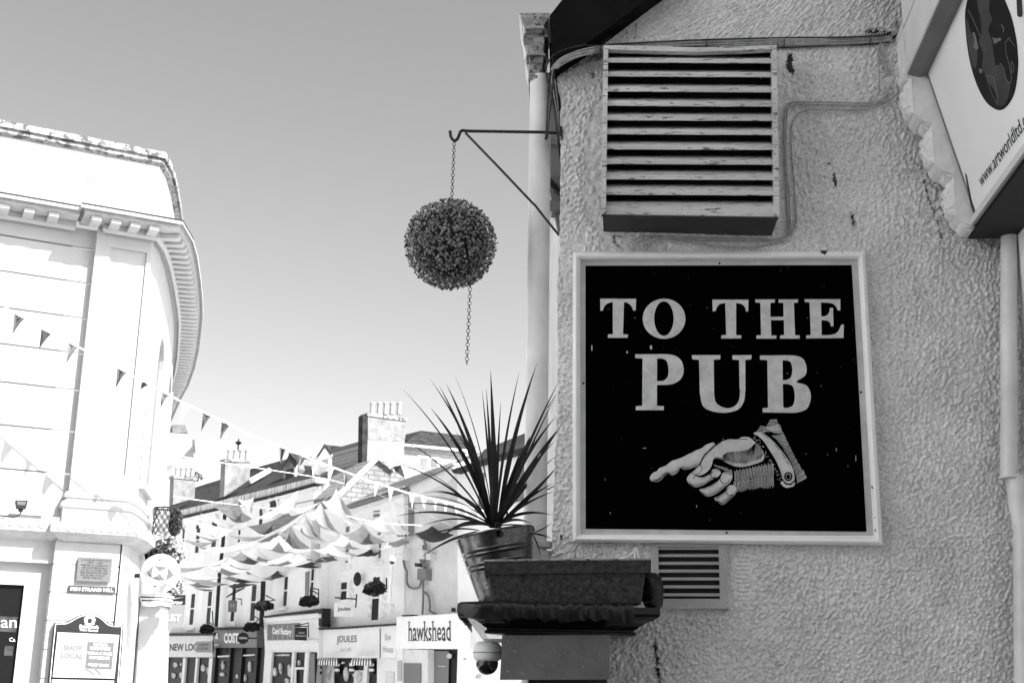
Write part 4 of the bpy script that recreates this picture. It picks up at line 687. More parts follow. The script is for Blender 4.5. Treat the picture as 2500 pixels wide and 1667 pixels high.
# ------------------------------------------------------------------ zinc trough
tg = Thing('planter_trough', 'long dull zinc trough standing on the black cornice in front of the bucket', 'planter', atY(1350, 1478, 4.25))
YT = 4.195
def frust(top, bot, d1, d2, th=0.0):
    a = [atY(*cK(*p), YT) for p in top]; b = [atY(*cK(*p), YT + .012) for p in bot]; g = G(); A_ = a + [q + V((0, d1, 0)) for q in reversed(a)]; B_ = b + [q + V((0, d2, 0)) for q in reversed(b)]
    g.add(A_ + B_, [(0, 1, 5, 4), (1, 2, 6, 5), (2, 3, 7, 6), (3, 0, 4, 7), (0, 3, 2, 1), (4, 5, 6, 7)]); return g
tg.add('body', frust([(268, 442), (1402, 434)], [(305, 667), (1368, 657)], .155, .11), M['zinc'], bevel=0.003)
g = frust([(240, 345), (1438, 336)], [(246, 451), (1434, 438)], .185, .175); 
for k in (0, 1): g.v[k].y -= .012; g.v[k + 4].y -= .018
tg.add('rim', g, M['zinc'], bevel=0.002)
g = G(); g.tube([atY(*cK(x, y), YT - .012) for x, y in ((238, 347), (400, 345), (700, 341), (1000, 339), (1438, 336))], .0035, 8); tg.add('rolled_edge', g, M['hopper'], smooth=True)
# ------------------------------------------------------------------ bucket
YK = 4.55; rc = atY(1207, 1303, YK); b0_ = atY(1236, 1468, YK); ax = (rc - b0_).normalized(); Hb = (rc - b0_).length; sc_ = (rc - CAM).dot(FW) / FPX; R1 = 94 * sc_; R0 = 64 * sc_
bk = Thing('bucket', 'galvanised steel bucket leaning on the cornice behind the zinc trough', 'bucket', b0_)
def rad(h): return R0 + (R1 - R0) * h
pr = [(0.001, .012), (R0 * .97, .012), (R0, 0), (R0 * 1.01, .004)]
for h in np.linspace(0.04, 0.995, 150):
    e = 0
    for hb in (0.50, 0.565, 0.70, 0.765): e += 0.0042 * math.exp(-((h - hb) / 0.010) ** 2)
    pr.append((rad(h) + e, Hb * h))
pr += [(R1 + .005, Hb), (R1 + .004, Hb + .004), (R1 - .002, Hb + .003), (R1 - .004, Hb * .97), (rad(.9) - .003, Hb * .9), (0.001, Hb * .9)]
g = G(); g.lathe(b0_, pr, 64, axis=ax, cap=False); bk.add('body', g, M['galv'], smooth=True)
g = G(); a_ = ax.orthogonal(); g.torus(rc, R1 + .003, .0038, ax, 48, 8); bk.add('rolled_rim', g, M['galv'], smooth=True)
lugp = atY(1217, 1293, YK - R1 + .0); hp = lugp
g = G(); c = atY(*cP(800, 1395), YK - R1 * .96)
for dx in (-11, 12): g.disc(atY(*cP(805 + dx * 1.3, 1390), YK - R1 - .004), .0125, V((0, -1, 0)), 16, .004)
g.prism([atY(*cP(*p), YK - R1 - .004) for p in ((790, 1320), (822, 1320), (828, 1395), (784, 1395))], V((0, .003, 0))); lug = bk.add('handle_lug', g, M['blackiron'])
for dx in (-11, 12): g = G(); g.ball(atY(*cP(805 + dx * 1.3, 1390), YK - R1 - .007), .003, 8); bk.add('rivet', g, M['galv'], parent=lug, smooth=True)
g = G(); cyl = lambda p, Y: atY(*cP(*p), Y); pts = [cyl((790, 1335), YK - R1 - .006), cyl((782, 1318), YK - R1 - .01), cyl((796, 1303), YK - R1 - .01), cyl((818, 1312), YK - R1 - .01), cyl((822, 1332), YK - R1 - .006), cyl((800, 1340), YK - R1 - .004)]
g.tube(path3(pts), .003, 8); g.tube(path3([cyl((815, 1325), YK - R1 - .012), cyl((880, 1318), YK - R1), cyl((960, 1320), YK - R1 * .8), cyl((1030, 1328), YK - R1 * .4), cyl((1072, 1345), YK), cyl((1074, 1362), YK), cyl((1058, 1362), YK)]), .0028, 8); bk.add('bail_handle', g, M['blackiron'], smooth=True)
# ------------------------------------------------------------------ cordyline
pt = Thing('cordyline_plant', 'spiky dark cordyline with long sword leaves growing out of the leaning bucket', 'plant', rc)
LV = [((745, 130), (770, 700), 40), ((680, 285), (722, 650), 20), ((712, 270), (738, 650), 26), ((825, 370), (797, 700), 20), ((965, 150), (862, 560), 20), ((1103, 78), (925, 560), 36), ((285, 208), (530, 470), 22), ((350, 250), (560, 600), 30), ((405, 240), (600, 580), 36), ((472, 175), (632, 480), 8), ((75, 283), (330, 480), 14), ((283, 420), (570, 760), 36), ((475, 600), (680, 860), 26),
      ((1275, 210), (1110, 480), 24), ((1248, 320), (1040, 600), 34), ((1245, 490), (985, 790), 36), ((1310, 530), (1085, 790), 38), ((1360, 440), (1240, 620), 14), ((1240, 675), (1000, 910), 36), ((1235, 800), (1020, 990), 30), ((1260, 870), (1080, 1080), 36), ((980, 740), (885, 1010), 34), ((1320, 980), (1060, 1095), 18), ((0, 620), (430, 850), 13), ((0, 835), (440, 985), 14), ((310, 1058), (590, 1130), 24), ((225, 1070), (540, 1105), 10), ((75, 1163), (480, 1180), 16), ((20, 1255), (400, 1215), 20), ((210, 1332), (480, 1262), 13), ((370, 1412), (560, 1300), 34), ((225, 1420), (480, 1342), 13), ((1215, 1245), (1050, 1212), 24), ((1230, 1000), (980, 1130), 24), ((215, 1568), (420, 1440), 18), ((180, 862), (430, 985), 7), ((165, 1105), (520, 1140), 7), ((1240, 1060), (1020, 1150), 20), ((1220, 1300), (1120, 1365), 9), ((1215, 1425), (1130, 1395), 12), ((1130, 1568), (1110, 1480), 9), ((1060, 1310), (960, 1270), 22), ((850, 1158), (905, 1200), 20), ((1245, 335), (1130, 520), 18), ((760, 560), (765, 900), 46), ((800, 700), (785, 1000), 40)]
for i, (tip, mid, wd) in enumerate(LV):
    base = (775 + (tip[0] - 775) * 0.03 + rng.uniform(-18, 18), 1330 + rng.uniform(-5, 15)); dy = rng.uniform(-.10, .06) - (0.0 if tip[0] < 1100 else -.02)
    if tip == (215, 1568): base = (640, 1370); dy = -.14
    if tip in ((1220, 1300), (1215, 1425), (1130, 1568)): base = (1062, 1385); dy = 0.0
    if tip == (370, 1412): dy = -.12
    if tip == (225, 1420): base = (660, 1362); dy = -.12
    b_ = (base[0] + (mid[0] - base[0]) * .45 + (0 if abs(tip[0] - 775) < 120 else 8), base[1] + (mid[1] - base[1]) * .5)
    if tip[1] > 1000 and tip[0] < 700: b_ = (base[0] + (mid[0] - base[0]) * .42, base[1] + (mid[1] - base[1]) * .72)
    lx, ly = tip[0] - base[0], tip[1] - base[1]; tt_ = ((mid[0] - base[0]) * lx + (mid[1] - base[1]) * ly) / (lx * lx + ly * ly); dvx, dvy = mid[0] - base[0] - lx * tt_, mid[1] - base[1] - ly * tt_; kk = 1.7 if tip[1] > 1000 else 1.15; qc = (base[0] + lx * .5 + dvx * kk, base[1] + ly * .5 + dvy * kk); P = [((1 - t) ** 2 * base[0] + 2 * t * (1 - t) * qc[0] + t * t * tip[0], (1 - t) ** 2 * base[1] + 2 * t * (1 - t) * qc[1] + t * t * tip[1]) for t in np.linspace(0, 1, 22)]; n = len(P); g = G(); v = []
    for k, p in enumerate(P):
        t = k / (n - 1); Y = YK - .02 + dy * t * 1.6; c = atY(*cP(*p), Y); q = P[min(k + 1, n - 1)]; q0 = P[max(k - 1, 0)]; tx_, ty_ = q[0] - q0[0], q[1] - q0[1]; l_ = math.hypot(tx_, ty_) or 1
        h = wd / 2 * 1.06 * (0.5 + 1.43 * t if t < .35 else 1.0 * (1 - ((t - .35) / .65) ** 1.5)) + 0.5; tw = 0.35 * math.sin(i * 1.7)
        nx_, ny_ = -ty_ / l_ * h, tx_ / l_ * h
        v += [atY(*cP(p[0] + nx_, p[1] + ny_), Y + h * .0003), c + V((0, .0025 * h / 16, 0)), atY(*cP(p[0] - nx_, p[1] - ny_), Y - h * .0003)]
    g.add(v, [(3 * k + j, 3 * k + j + 1, 3 * k + j + 4, 3 * k + j + 3) for k in range(n - 1) for j in (0, 1)]); pt.add('leaf', g, M['leaf'])
# ------------------------------------------------------------------ dome camera under the cornice
cv = Thing('security_camera', 'white dome security camera fixed under the end of the black cornice', 'camera', atY(1190, 1560, 4.36))
c = atY(1190, 1590, 4.36); k_ = (c - CAM).dot(FW) / FPX
g = G(); g.lathe(c, [(.001, 24 * k_), (22 * k_, 24 * k_), (30 * k_, 19 * k_), (35 * k_, 12 * k_), (36 * k_, 2 * k_), (36.5 * k_, 0), (36.5 * k_, -2 * k_), (35.5 * k_, -3 * k_), (35.5 * k_, -13 * k_), (30 * k_, -20 * k_), (26 * k_, -22 * k_), (.001, -22 * k_)], 12, cap=False); cv.add('housing', g, M['white'], smooth=True)
g = G(); g.torus(c + V((0, 0, -1.5 * k_)), 36.6 * k_, .0009, V((0, 0, 1)), 24, 6); cv.add('seam', g, M['ink'])
g = G(); g.ball(c + V((0, 0, -28 * k_)), 27 * k_, 28); cv.add('dome', g, M['dome'], smooth=True)
g = G(); g.frame_box(c + V((-10 * k_, -8 * k_, 22 * k_)), V((48 * k_, 0, 0)), V((0, 20 * k_, 0)), V((0, 0, 9 * k_))); g.frame_box(c + V((20 * k_, -10 * k_, -18 * k_)), V((26 * k_, 0, 0)), V((0, 22 * k_, 0)), V((0, 0, 30 * k_))); cv.add('mount', g, M['palegrey'], bevel=.002)
# ================================================================== BANK ON THE LEFT CORNER
LIP = 0.62; PIL = 0.14
def Lz(p, off): return L(*p, off).z
lipc = L(448, 540, LIP); zc = lipc.z
str_px = [(474, 585), (484, 622), (492, 680), (496, 730), (497, 765), (493, 806), (487, 850), (478, 891), (462, 935), (444, 968)]
lip_path = [atZ(x, y, zc) for x, y in str_px]
uL = L.s(201, 480, LIP)[0]; uC = (lipc - L.p0).dot(L.d); uPw = L.s(239, 560, PIL)[0]
def xy(q): return (q.x, q.y)
last = lip_path[-1]; dirl = (lip_path[-1] - lip_path[-3]).normalized()
street = [xy(lipc)] + [xy(q) for q in lip_path] + [xy(last + dirl * 4)]
PB = [xy(L.at(uL, 0, 0.02)), xy(L.at(uL, 0, LIP))] + street          # proud part: pilaster and curved street front
PA = [xy(L.at(-16, 0, LIP - PIL)), xy(L.at(uL + .02, 0, LIP - PIL))]  # set-back front
wB = LIP - PIL                                                        # wall lies this far behind the lip
def inset(path, d):
    g_ = sweep(path, [(-d, 0)], False); return [(v.x, v.y) for v in g_.v]
sw = inset(PB, wB)[2:]; uCw = (V((sw[0][0], sw[0][1], 0)) - L.p0).dot(L.d)
w3 = L(137, 1313, PIL + .1).z
bank = Thing('bank_building', 'bright white stuccoed bank with bracketed cornice curving round the left street corner', 'building', L.at(-2, 0, 0))
zcop = L(425, 374, PIL + .12).z; zcop2 = L(424, 387, PIL + .12).z; zcop3 = L(422, 405, PIL + .1).z
zfas = L(446, 556, LIP).z; zmod = L(430, 573, LIP - .1).z; zfr = L(406, 587, PIL).z
cyma = [(-.30, zc + .03), (-.02, zc), (0, zc - .02), (-.005, zc - .05), (-.05, zfas + .10), (-.07, zfas + .06), (-.07, zfas), (-.4, zfas)]
def par(sx): return [(-wB + .10 + sx, zcop), (-wB + .16 + sx, zcop - .02), (-wB + .16 + sx, zcop2), (-wB + .10 + sx, zcop2 - .01), (-wB + .08 + sx, zcop3 + .03), (-wB + .01 + sx, zcop3), (-wB - .0 + sx, zc + .035), (-wB - .4, zc + .035), (-wB - .4, zcop)]
for nm, P_ in (('street', PB), ('front', PA)):
    P0 = [xy(L.at(-16, 0, LIP))] + PB[2:]
    bank.add('cornice', sweep(P_, cyma), M['bankledge'], bevel=0)
    bank.add('bed_moulding', sweep(P_, [(-.4, zfas - .004), (-.36, zfas - .005), (-.36, zmod - .0), (-.40, zmod - .04), (-.42, zfr + .02), (-wB + .02, zfr), (-wB - .05, zfr), (-wB - .05, zfas - .004)]), M['bankwhite'])
    top = [(o, z) for o, z in par(0)]
    if nm == 'front': bank.add('wall_core', sweep(P_, [(-wB - .04, zfr + .05), (-wB - .04, w3), (-wB - .4, w3), (-wB - .4, zfr + .05)]), M['bankwall']); continue
    bank.add('parapet', sweep(P0, [(-wB, zcop3 - .002), (-wB, zc + .036), (-wB - .38, zc + .036), (-wB - .38, zcop3 - .002)]), M['bankwall'])
    bank.add('coping', sweep(P0, [(-wB + .0, zcop3), (-wB + .06, zcop3 + .03), (-wB + .05, zcop2 - .01), (-wB + .09, zcop2 - .01), (-wB + .09, zcop), (-wB - .4, zcop), (-wB - .4, zcop3)]), M['lichen'])
    bank.add('wall_core', sweep(P_, [(-wB - .04, zfr + .05), (-wB - .04, w3 if nm == 'front' else 0), (-wB - .4, w3 if nm == 'front' else 0), (-wB - .4, zfr + .05)]), M['bankwall'])
po = LIP - wB; g = G(); g.prism([L(*c1(*p), po + .004) for p in ((680, 292), (686, 292), (667, 500), (661, 500))], -L.n * .01); bank.add('parapet_joint', g, M['inkgrey']); g = G(); g.prism([L(*c1(*p), po + .004) for p in ((520, 470), (665, 497), (664, 502), (520, 476))], -L.n * .01); bank.add('parapet_crack', g, M['inkgrey'])
# dark lead gutter line on top of the cornice
for P_ in (PA, PB): bank.add('gutter', sweep(P_, [(-.16, zc + .02), (-.01, zc + .008), (-.01, zc + .022), (-.16, zc + .05)]), M['black'])
# modillions
def along(path, step, start, inset):
    out_ = []; d_acc = start
    for a, b in zip(path[:-1], path[1:]):
        a, b = V(a), V(b); l_ = (b - a).length; t = (b - a) / l_ if l_ else None
        while d_acc < l_: out_.append((a + t * d_acc, t)); d_acc += step
        d_acc -= l_
    return out_
mods = []
u = uC - .36
while u > uL + .15: q = L.at(u, 0, LIP); mods.append((V((q.x, q.y)), V((L.d.x, L.d.y)))); u -= .255
mods += along(street, .255, .32, 0)[:64]
u = uL - .30
while u > L.s(0, 480, .4)[0] - .3: q = L.at(u, 0, LIP - PIL); mods.append((V((q.x, q.y)), V((L.d.x, L.d.y)))); u -= .31
for p, t in mods[:98]:
    n = V((t.y, -t.x)); g = G(); o_ = V((p.x, p.y, 0)) - V((n.x, n.y, 0)) * .10 - V((t.x, t.y, 0)) * .065; t3 = V((t.x, t.y, 0)); n3 = V((n.x, n.y, 0)); h = zfas - .006 - zmod
    g.prism([o_ + V((0, 0, zfas - .006)), o_ + V((0, 0, zmod + h * .25)), o_ - n3 * .04 + V((0, 0, zmod + .005)), o_ - n3 * .27 + V((0, 0, zmod + h * .0 + .005)), o_ - n3 * .27 + V((0, 0, zfas - .006))], t3 * .13); bank.add('modillion', g, M['bankwhite'])
# coursed slabs of the set-back front
ends = [(573, 610), (660, 693), (749, 778), (838, 863), (931, 952), (1037, 1052), (1144, 1155)]
xe = [228, 220, 212, 201, 188, 176, 165]
zs = [zfr + .03] + [(L(0, a, 0).z + L(x, b, 0).z) / 2 for (a, b), x in zip(ends, xe)] + [L(120, 1262, 0).z]
for a, b in zip(zs[:-1], zs[1:]):
    g = G(); g.prism([L.at(-16, a - .012, 0), L.at(uPw + .01, a - .012, 0), L.at(uPw + .01, b + .012, 0), L.at(-16, b + .012, 0)], -L.n * .036); bank.add('stone_course', g, M['bankwall'])
# pilaster with a sunk double-step panel
def Lu(p, off): q = L(*p, off); return ((q - L.p0).dot(L.d), q.z)
zb2 = L(160, 1199, PIL).z
o1 = [c1(712, 922), c1(943, 960), c2(795, 1198), c2(556, 1182)]; i1 = [c1(735, 945), c1(922, 976), c2(772, 1190), c2(580, 1174)]
def rect(q, off):
    us = [Lu(p, off) for p in q]; uA = (us[0][0] + us[3][0]) / 2; uB = (us[1][0] + us[2][0]) / 2; zt2 = (us[0][1] + us[1][1]) / 2; zb3 = (us[2][1] + us[3][1]) / 2; return uA, uB, zt2, zb3
uA, uB, zt1, zb1 = rect(o1, PIL); uA2, uB2, zt2_, zb2_ = rect(i1, PIL - .03)
def ring(ox, ix, off, dep):
    g = G(); r = lambda q, o: [L.at(q[0], q[2], o), L.at(q[1], q[2], o), L.at(q[1], q[3], o), L.at(q[0], q[3], o)]
    a, b = r(ox, off), r(ix, off); c = r(ix, off - dep)
    for k in range(4): k2 = (k + 1) % 4; g.quad(a[k], a[k2], b[k2], b[k]); g.quad(b[k], b[k2], c[k2], c[k])
    return g
pw = bank.add('pilaster', ring((uPw, uCw, zfr + .02, zb2 - .02), (uA, uB, zt1, zb1), PIL, .035), M['bankwall'])
bank.add('panel_moulding', ring((uA - .001, uB + .001, zt1 + .001, zb1 - .001), (uA2, uB2, zt2_, zb2_), PIL - .035, .03), M['bankwall'], parent=pw)
g = G(); g.quad(*[L.at(a, b, PIL - .0655) for a, b in ((uA2 - .01, zt2_ + .01), (uB2 + .01, zt2_ + .01), (uB2 + .01, zb2_ - .01), (uA2 - .01, zb2_ - .01))]); bank.add('panel', g, M['bankwall'], parent=pw)
g = G(); g.quad(L.at(uPw, zfr, PIL), L.at(uPw, zb2, PIL), L.at(uPw, zb2, 0), L.at(uPw, zfr, 0)); bank.add('pilaster_return', g, M['bankwall'])
PC = [xy(L.at(uPw, 0, -.02)), xy(L.at(uPw, 0, PIL))] + [xy(L.at(uCw, 0, PIL))]
# street wall follows the lip, set back
def inset(path, d):
    g_ = sweep(path, [(-d, 0)], False); return [(v.x, v.y) for v in g_.v]
sw = inset(PB, wB)[2:]; g = G()
for a, b in zip(sw[:-1], sw[1:]): g.quad((a[0], a[1], zfr + .05), (b[0], b[1], zfr + .05), (b[0], b[1], 0), (a[0], a[1], 0))
bank.add('street_wall', g, M['bankwall'])
wallpath = [PC[0], PC[1]] + sw
z1 = L(160, 1199, PIL).z; z2 = L(150, 1228, PIL).z; z3 = L(141, 1268, PIL + .1).z
bank.add('pilaster_base', sweep(wallpath, [(-.02, z1 + .0), (.03, z1), (.055, z1 - .03), (.05, z1 - .07), (.02, z1 - .09), (.03, z2 + .05), (.08, z2 + .02), (.095, z2 - .02), (.08, z2 - .05), (.06, z2 - .06), (.06, z3 - .05), (-.02, z3 - .05)]), M['bankwhite'])
wl = L(138, 1272, PIL + .2).z; w2 = L(138, 1300, PIL + .2).z; w3 = L(137, 1313, PIL + .1).z
pr_s = [(-.1, wl + .02), (.18, wl), (.2, wl - .02), (.2, w2 + .02), (.16, w2), (.13, w2 - .02), (.12, w3 + .03), (.06, w3 + .0), (0, w3 - .02), (-.1, w3 - .02)]
bank.add('string_course', sweep(wallpath, pr_s), M['bankledge'])
wpA = [xy(L.at(-16, 0, 0)), xy(L.at(uPw, 0, 0))]; bank.add('string_course', sweep(wpA, pr_s), M['bankledge'])
for k in range(10): g = G(); p = L(*c3(452 + k * 63.5, 408 + k * 3.6), PIL + .2); g.disc(p + L.n * .012, .048, L.n, 18, .02); bank.add('roundel', g, M['bankwhite'])
for k in range(6): g = G(); p = L(*c3(18 + k * 74, 372 + k * 4.4), .2); g.disc(p + L.n * .012, .052, L.n, 18, .02); bank.add('roundel', g, M['bankwhite'])
# ground floor pier in rusticated blocks
jz = [w3 - .022] + [(L(*c3(390 - k * 12, y), PIL - .02).z) for k, y in enumerate((682, 890, 1102, 1318, 1530, 1740))] + [0.0]
uG0 = L.s(*c3(372, 900), PIL - .02)[0]
gp = [xy(L.at(uG0, 0, -.3)), xy(L.at(uG0, 0, PIL - .02)), xy(L.at(uCw - .02, 0, PIL - .02))] + [(a - .0, b) for a, b in inset(PB, wB + .02)[3:]]
for a, b in zip(jz[:-1], jz[1:]): bank.add('pier_block', sweep(gp, [(0, a - .008), (0, b + .008), (-.25, b + .008), (-.25, a - .008)]), M['bankwall'])
bank.add('pier_core', sweep(gp, [(-.015, w3), (-.015, 0), (-.3, 0), (-.3, w3)]), M['palegrey'])
# ground floor front with the big window
zw = L(*c3(200, 672), 0).z
g = G(); g.prism([L.at(-16, w3 - .02, .0), L.at(uG0, w3 - .02, .0), L.at(uG0, zw, 0), L.at(-16, zw, 0)], -L.n * .3); bank.add('window_lintel', g, M['bankwhite'])
zw2 = L(*c3(150, 728), -.05).z; uF = L.s(*c3(345, 735), -.05)[0]
g = G(); g.prism([L.at(-16, zw, -.12), L.at(uG0, zw, -.12), L.at(uG0, 0, -.12), L.at(uF - .5, 0, -.12), L.at(uF - .5, zw - .3, -.12), L.at(-16, zw - .3, -.12)], -L.n * .1); bank.add('window_surround', g, M['bankwhite'])
ug = L.s(*c3(178, 843), -.1)[0]; zg = L(*c3(100, 840), -.1).z
g = G(); g.prism([L.at(-16, zg + .1, -.05), L.at(ug + .12, zg + .1, -.05), L.at(ug + .12, 0, -.05), L.at(ug, 0, -.05), L.at(ug, zg, -.05), L.at(-16, zg, -.05)], -L.n * .06); wf = bank.add('window_frame', g, M['bankwhite'])
g = G(); g.prism([L.at(-16, zg, -.1), L.at(ug, zg, -.1), L.at(ug, 0, -.1), L.at(-16, 0, -.1)], -L.n * .02); bank.add('pane', g, M['glass'], parent=wf)
g = G(); lu = lambda p: L(*c3(*p), -.095); g.prism([lu((-400, 1085 - 30)), lu((132, 1078)), lu((118, 1190)), lu((-400, 1170))], -L.n * .003); g.prism([lu((35, 1290)), lu((100, 1293)), lu((93, 1365)), lu((30, 1362))], -L.n * .003); bank.add('window_poster', g, M['globe2'], parent=wf)
g = G(); text(g, 'an', L(*c3(5, 1155), -.09), L(*c3(122, 1158), -.09), L(*c3(8, 1098), -.09)); text(g, 'Ca', L(*c3(68, 1258), -.09), L(*c3(112, 1260), -.09), L(*c3(70, 1230), -.09)); bank.add('window_lettering', g, M['inkwhite'], parent=wf)
g = G(); text(g, 'Free', L(*c3(62, 1322), -.088), L(*c3(98, 1324), -.088), L(*c3(63, 1306), -.088)); bank.add('window_lettering', g, M['ink'], parent=wf)
# arched windows along the curved street wall
swv = [V(p) for p in sw]
def swat(dist):
    for a, b in zip(swv[:-1], swv[1:]):
        l_ = (b - a).length
        if dist < l_: t = (b - a) / l_; return a + t * dist, t
        dist -= l_
    return swv[-1], (swv[-1] - swv[-2]).normalized()
for k, dd in enumerate((1.3, 3.6, 5.9, 8.2, 10.5, 12.8)):
    p, t = swat(dd); t3 = V((t.x, t.y, 0)); n3 = V((t.y, -t.x, 0)); c = V((p.x, p.y, 0))
    for (zb0, hh) in ((5.35, 1.7),):
        pts = [(-.5, 0), (.5, 0), (.5, hh)] + [(.5 * math.cos(a), hh + .5 * math.sin(a)) for a in np.linspace(0, math.pi, 12)[1:-1]] + [(-.5, hh)]
        outp = [(x * 1.35, (z - .8) * 1.12 + .8) for x, z in pts]; g = G(); A_ = [c + t3 * x + V((0, 0, zb0 + z)) + n3 * .07 for x, z in outp]; B_ = [c + t3 * x + V((0, 0, zb0 + z)) + n3 * .07 for x, z in pts]; n = len(pts)
        for i in range(n): j = (i + 1) % n; g.quad(A_[i], A_[j], B_[j], B_[i]); g.quad(A_[i], A_[j], A_[j] - n3 * .08, A_[i] - n3 * .08); g.quad(B_[i], B_[j], B_[j] - n3 * .08, B_[i] - n3 * .08)
        wn = bank.add('arched_window', g, M['bankwhite']); g = G(); g.quad(*[q - n3 * .06 for q in B_]); bank.add('pane', g, M['greyglass'], parent=wn)
# pillar and capital at the street door behind the disc sign
g = G(); pz = lambda p, Y=18.6: atY(*c3(*p), Y); g.prism([pz((1035, 990)), pz((1190, 1000)), pz((1168, 1800)), pz((1000, 1800))], V((0, .5, 0))); g.v = g.v; bank.add('door_pillar', g, M['bankwhite'])
g = G(); 
for (y0, y1, e) in ((905, 930, 18), (930, 955, 8), (955, 992, -4)): g.prism([pz((1050 - e, y0), 18.5), pz((1205 + e, y0 + 4), 18.5), pz((1205 + e, y1), 18.5), pz((1050 - e, y1), 18.5)], V((0, .6, 0)))
bank.add('door_capital', g, M['palegrey'], bevel=.01)
# ------------------------------------------------------------------ things on the bank
PP = PIL - .02
def Lq(pts, off, th): g = G(); g.prism([L(*c3(*p), off) for p in pts], -L.n * th); return g
pq = Thing('commemorative_plaque', 'square granite plaque with eight engraved lines on the bank pier', 'plaque', L(*c3(700, 815), PP))
pq.add('slab', Lq([(583, 635), (830, 648), (815, 818), (565, 808)], PP + .05, .05), M['granite'], bevel=.004)
g = G(); lines = [('CHARLES DARWIN', 602, 815), ('1809 - 1882', 650, 765), ('ARRIVED AT FALMOUTH', 602, 800), ('ABOARD HMS BEAGLE', 612, 795), ('ON 2nd OCTOBER 1836', 606, 800), ('AND DEPARTED ON THE', 598, 800), ('ROYAL MAIL COACH', 608, 785), ('FROM THIS SITE', 622, 765)]
for k, (s_, xa, xb) in enumerate(lines):
    y = 664 + k * 18.6; text(g, s_, L(*c3(xa - k * 1.6, y + 0.045 * (xa - 700)), PP + .052), L(*c3(xb - k * 1.6, y + .045 * (xb - 700)), PP + .052), L(*c3(xa + 1 - k * 1.6, y - 11 + .045 * (xa - 700)), PP + .052), bold=.015)
pq.add('engraving', g, M['ink'])
st = Thing('street_name_sign', 'narrow dark street name sign with pale capitals under the plaque', 'sign', L(*c3(680, 900), PP))
st.add('plate', Lq([(510, 843), (853, 858), (850, 903), (505, 890)], PP + .03, .03), M['plate'], bevel=.003)
g = G(); text(g, 'FISH STRAND HILL', L(*c3(522, 882), PP + .032), L(*c3(838, 893), PP + .032), L(*c3(524, 856), PP + .032), bold=.02); st.add('lettering', g, M['inkwhite'])
nb = Thing('notice_board', 'black arched town council notice board with posters fixed to the bank pier', 'notice board', L(*c3(620, 1700), PP))
arch = [(405, 1120), (455, 1119, 1), (500, 1112, 1), (560, 1080, 1), (610, 1060, 1), (665, 1054, 1), (720, 1063, 1), (765, 1090, 1), (800, 1122, 1), (840, 1137, 1), (880, 1139, 1), (913, 1138), (905, 1300), (870, 1700), (348, 1690)]
nb.add('backboard', Lq(smooth_poly(arch), PP + .10, .08), M['black'], bevel=.003)
def Ls(pl, wd, off, g):
    for a, b in zip(pl[:-1], pl[1:]):
        dx, dy = b[0] - a[0], b[1] - a[1]; l_ = math.hypot(dx, dy) or 1; nx_, ny_ = -dy / l_ * wd / 2, dx / l_ * wd / 2; g.prism([L(*c3(*p), off) for p in ((a[0] + nx_, a[1] + ny_), (b[0] + nx_, b[1] + ny_), (b[0] - nx_, b[1] - ny_), (a[0] - nx_, a[1] - ny_))], -L.n * .002)
g = G(); Ls([(360, 1690), (385, 1400), (412, 1130)] + catmull([(412, 1130), (460, 1129), (505, 1121), (565, 1088), (612, 1069), (665, 1063), (717, 1072), (760, 1098), (796, 1131), (840, 1146), (903, 1147)], 4) + [(903, 1147), (893, 1300), (862, 1700)], 5, PP + .103, g); nb.add('white_border', g, M['inkwhite'])
def case(a, b, c_, d_, nm): 
    f = nb.add('display_case', Lq([a, b, c_, d_], PP + .14, .04), M['bankwhite'], bevel=.004); return f
f1 = case((430, 1192), (880, 1212), (845, 1530), (393, 1520), '')
nb.add('poster_shop_local', Lq([(452, 1216), (640, 1223), (622, 1508), (418, 1500)], PP + .142, .002), M['poster'], parent=f1).name = 'poster'
nb.add('poster', Lq([(650, 1223), (848, 1232), (822, 1510), (624, 1506)], PP + .142, .002), M['poster'], parent=f1)
nb.add('poster_panel', Lq([(648, 1262), (845, 1270), (828, 1465), (632, 1458)], PP + .1425, .002), M['emblem'], parent=f1)
def Lt(g, s_, x0_, x1_, y, h, off, **k): text(g, s_, L(*c3(x0_, y), off), L(*c3(x1_, y + (x1_ - x0_) * .045), off), L(*c3(x0_ + h * .08, y - h), off), **k)
g = G(); Lt(g, 'SHOP', 470, 608, 1322, 38, PP + .145, bold=.02); Lt(g, 'LOCAL', 452, 612, 1380, 38, PP + .145, bold=.02); nb.add('poster_lettering', g, M['inkgrey'], parent=f1)
g = G()
for k, (a, b) in enumerate(((480, 585), (500, 570), (490, 580), (470, 600), (500, 565), (475, 590), (485, 575))): Ls([(a, 1405 + k * 14), (b, 1409 + k * 14)], 3, PP + .145, g)
Ls(catmull([(510, 1262), (525, 1238), (550, 1230), (575, 1238), (592, 1262)], 4), 7, PP + .145, g); nb.add('poster_small_print', g, M['inkpale'], parent=f1)
g = G(); Lt(g, 'SOCIAL', 692, 800, 1290, 20, PP + .146, bold=.03); Lt(g, 'DISTANCE', 667, 815, 1318, 22, PP + .146, bold=.03); Lt(g, 'WEAR A FACE', 647, 828, 1353, 20, PP + .146, bold=.03); Lt(g, 'COVERING', 658, 808, 1386, 21, PP + .146, bold=.03); Lt(g, 'STAY SAFE', 650, 805, 1440, 21, PP + .146, bold=.03); nb.add('poster_lettering', g, M['inkwhite'], parent=f1)
g = G(); Lt(g, 'COVID-19', 675, 825, 1254, 20, PP + .146, bold=.0); nb.add('poster_heading', g, M['inkpale'], parent=f1)
g = G(); Ls(catmull([(630, 1430), (680, 1445), (720, 1475), (745, 1505)], 4), 10, PP + .146, g); Ls(catmull([(628, 1462), (660, 1475), (700, 1505)], 4), 8, PP + .146, g); nb.add('poster_swoosh', g, M['inkgrey'], parent=f1)
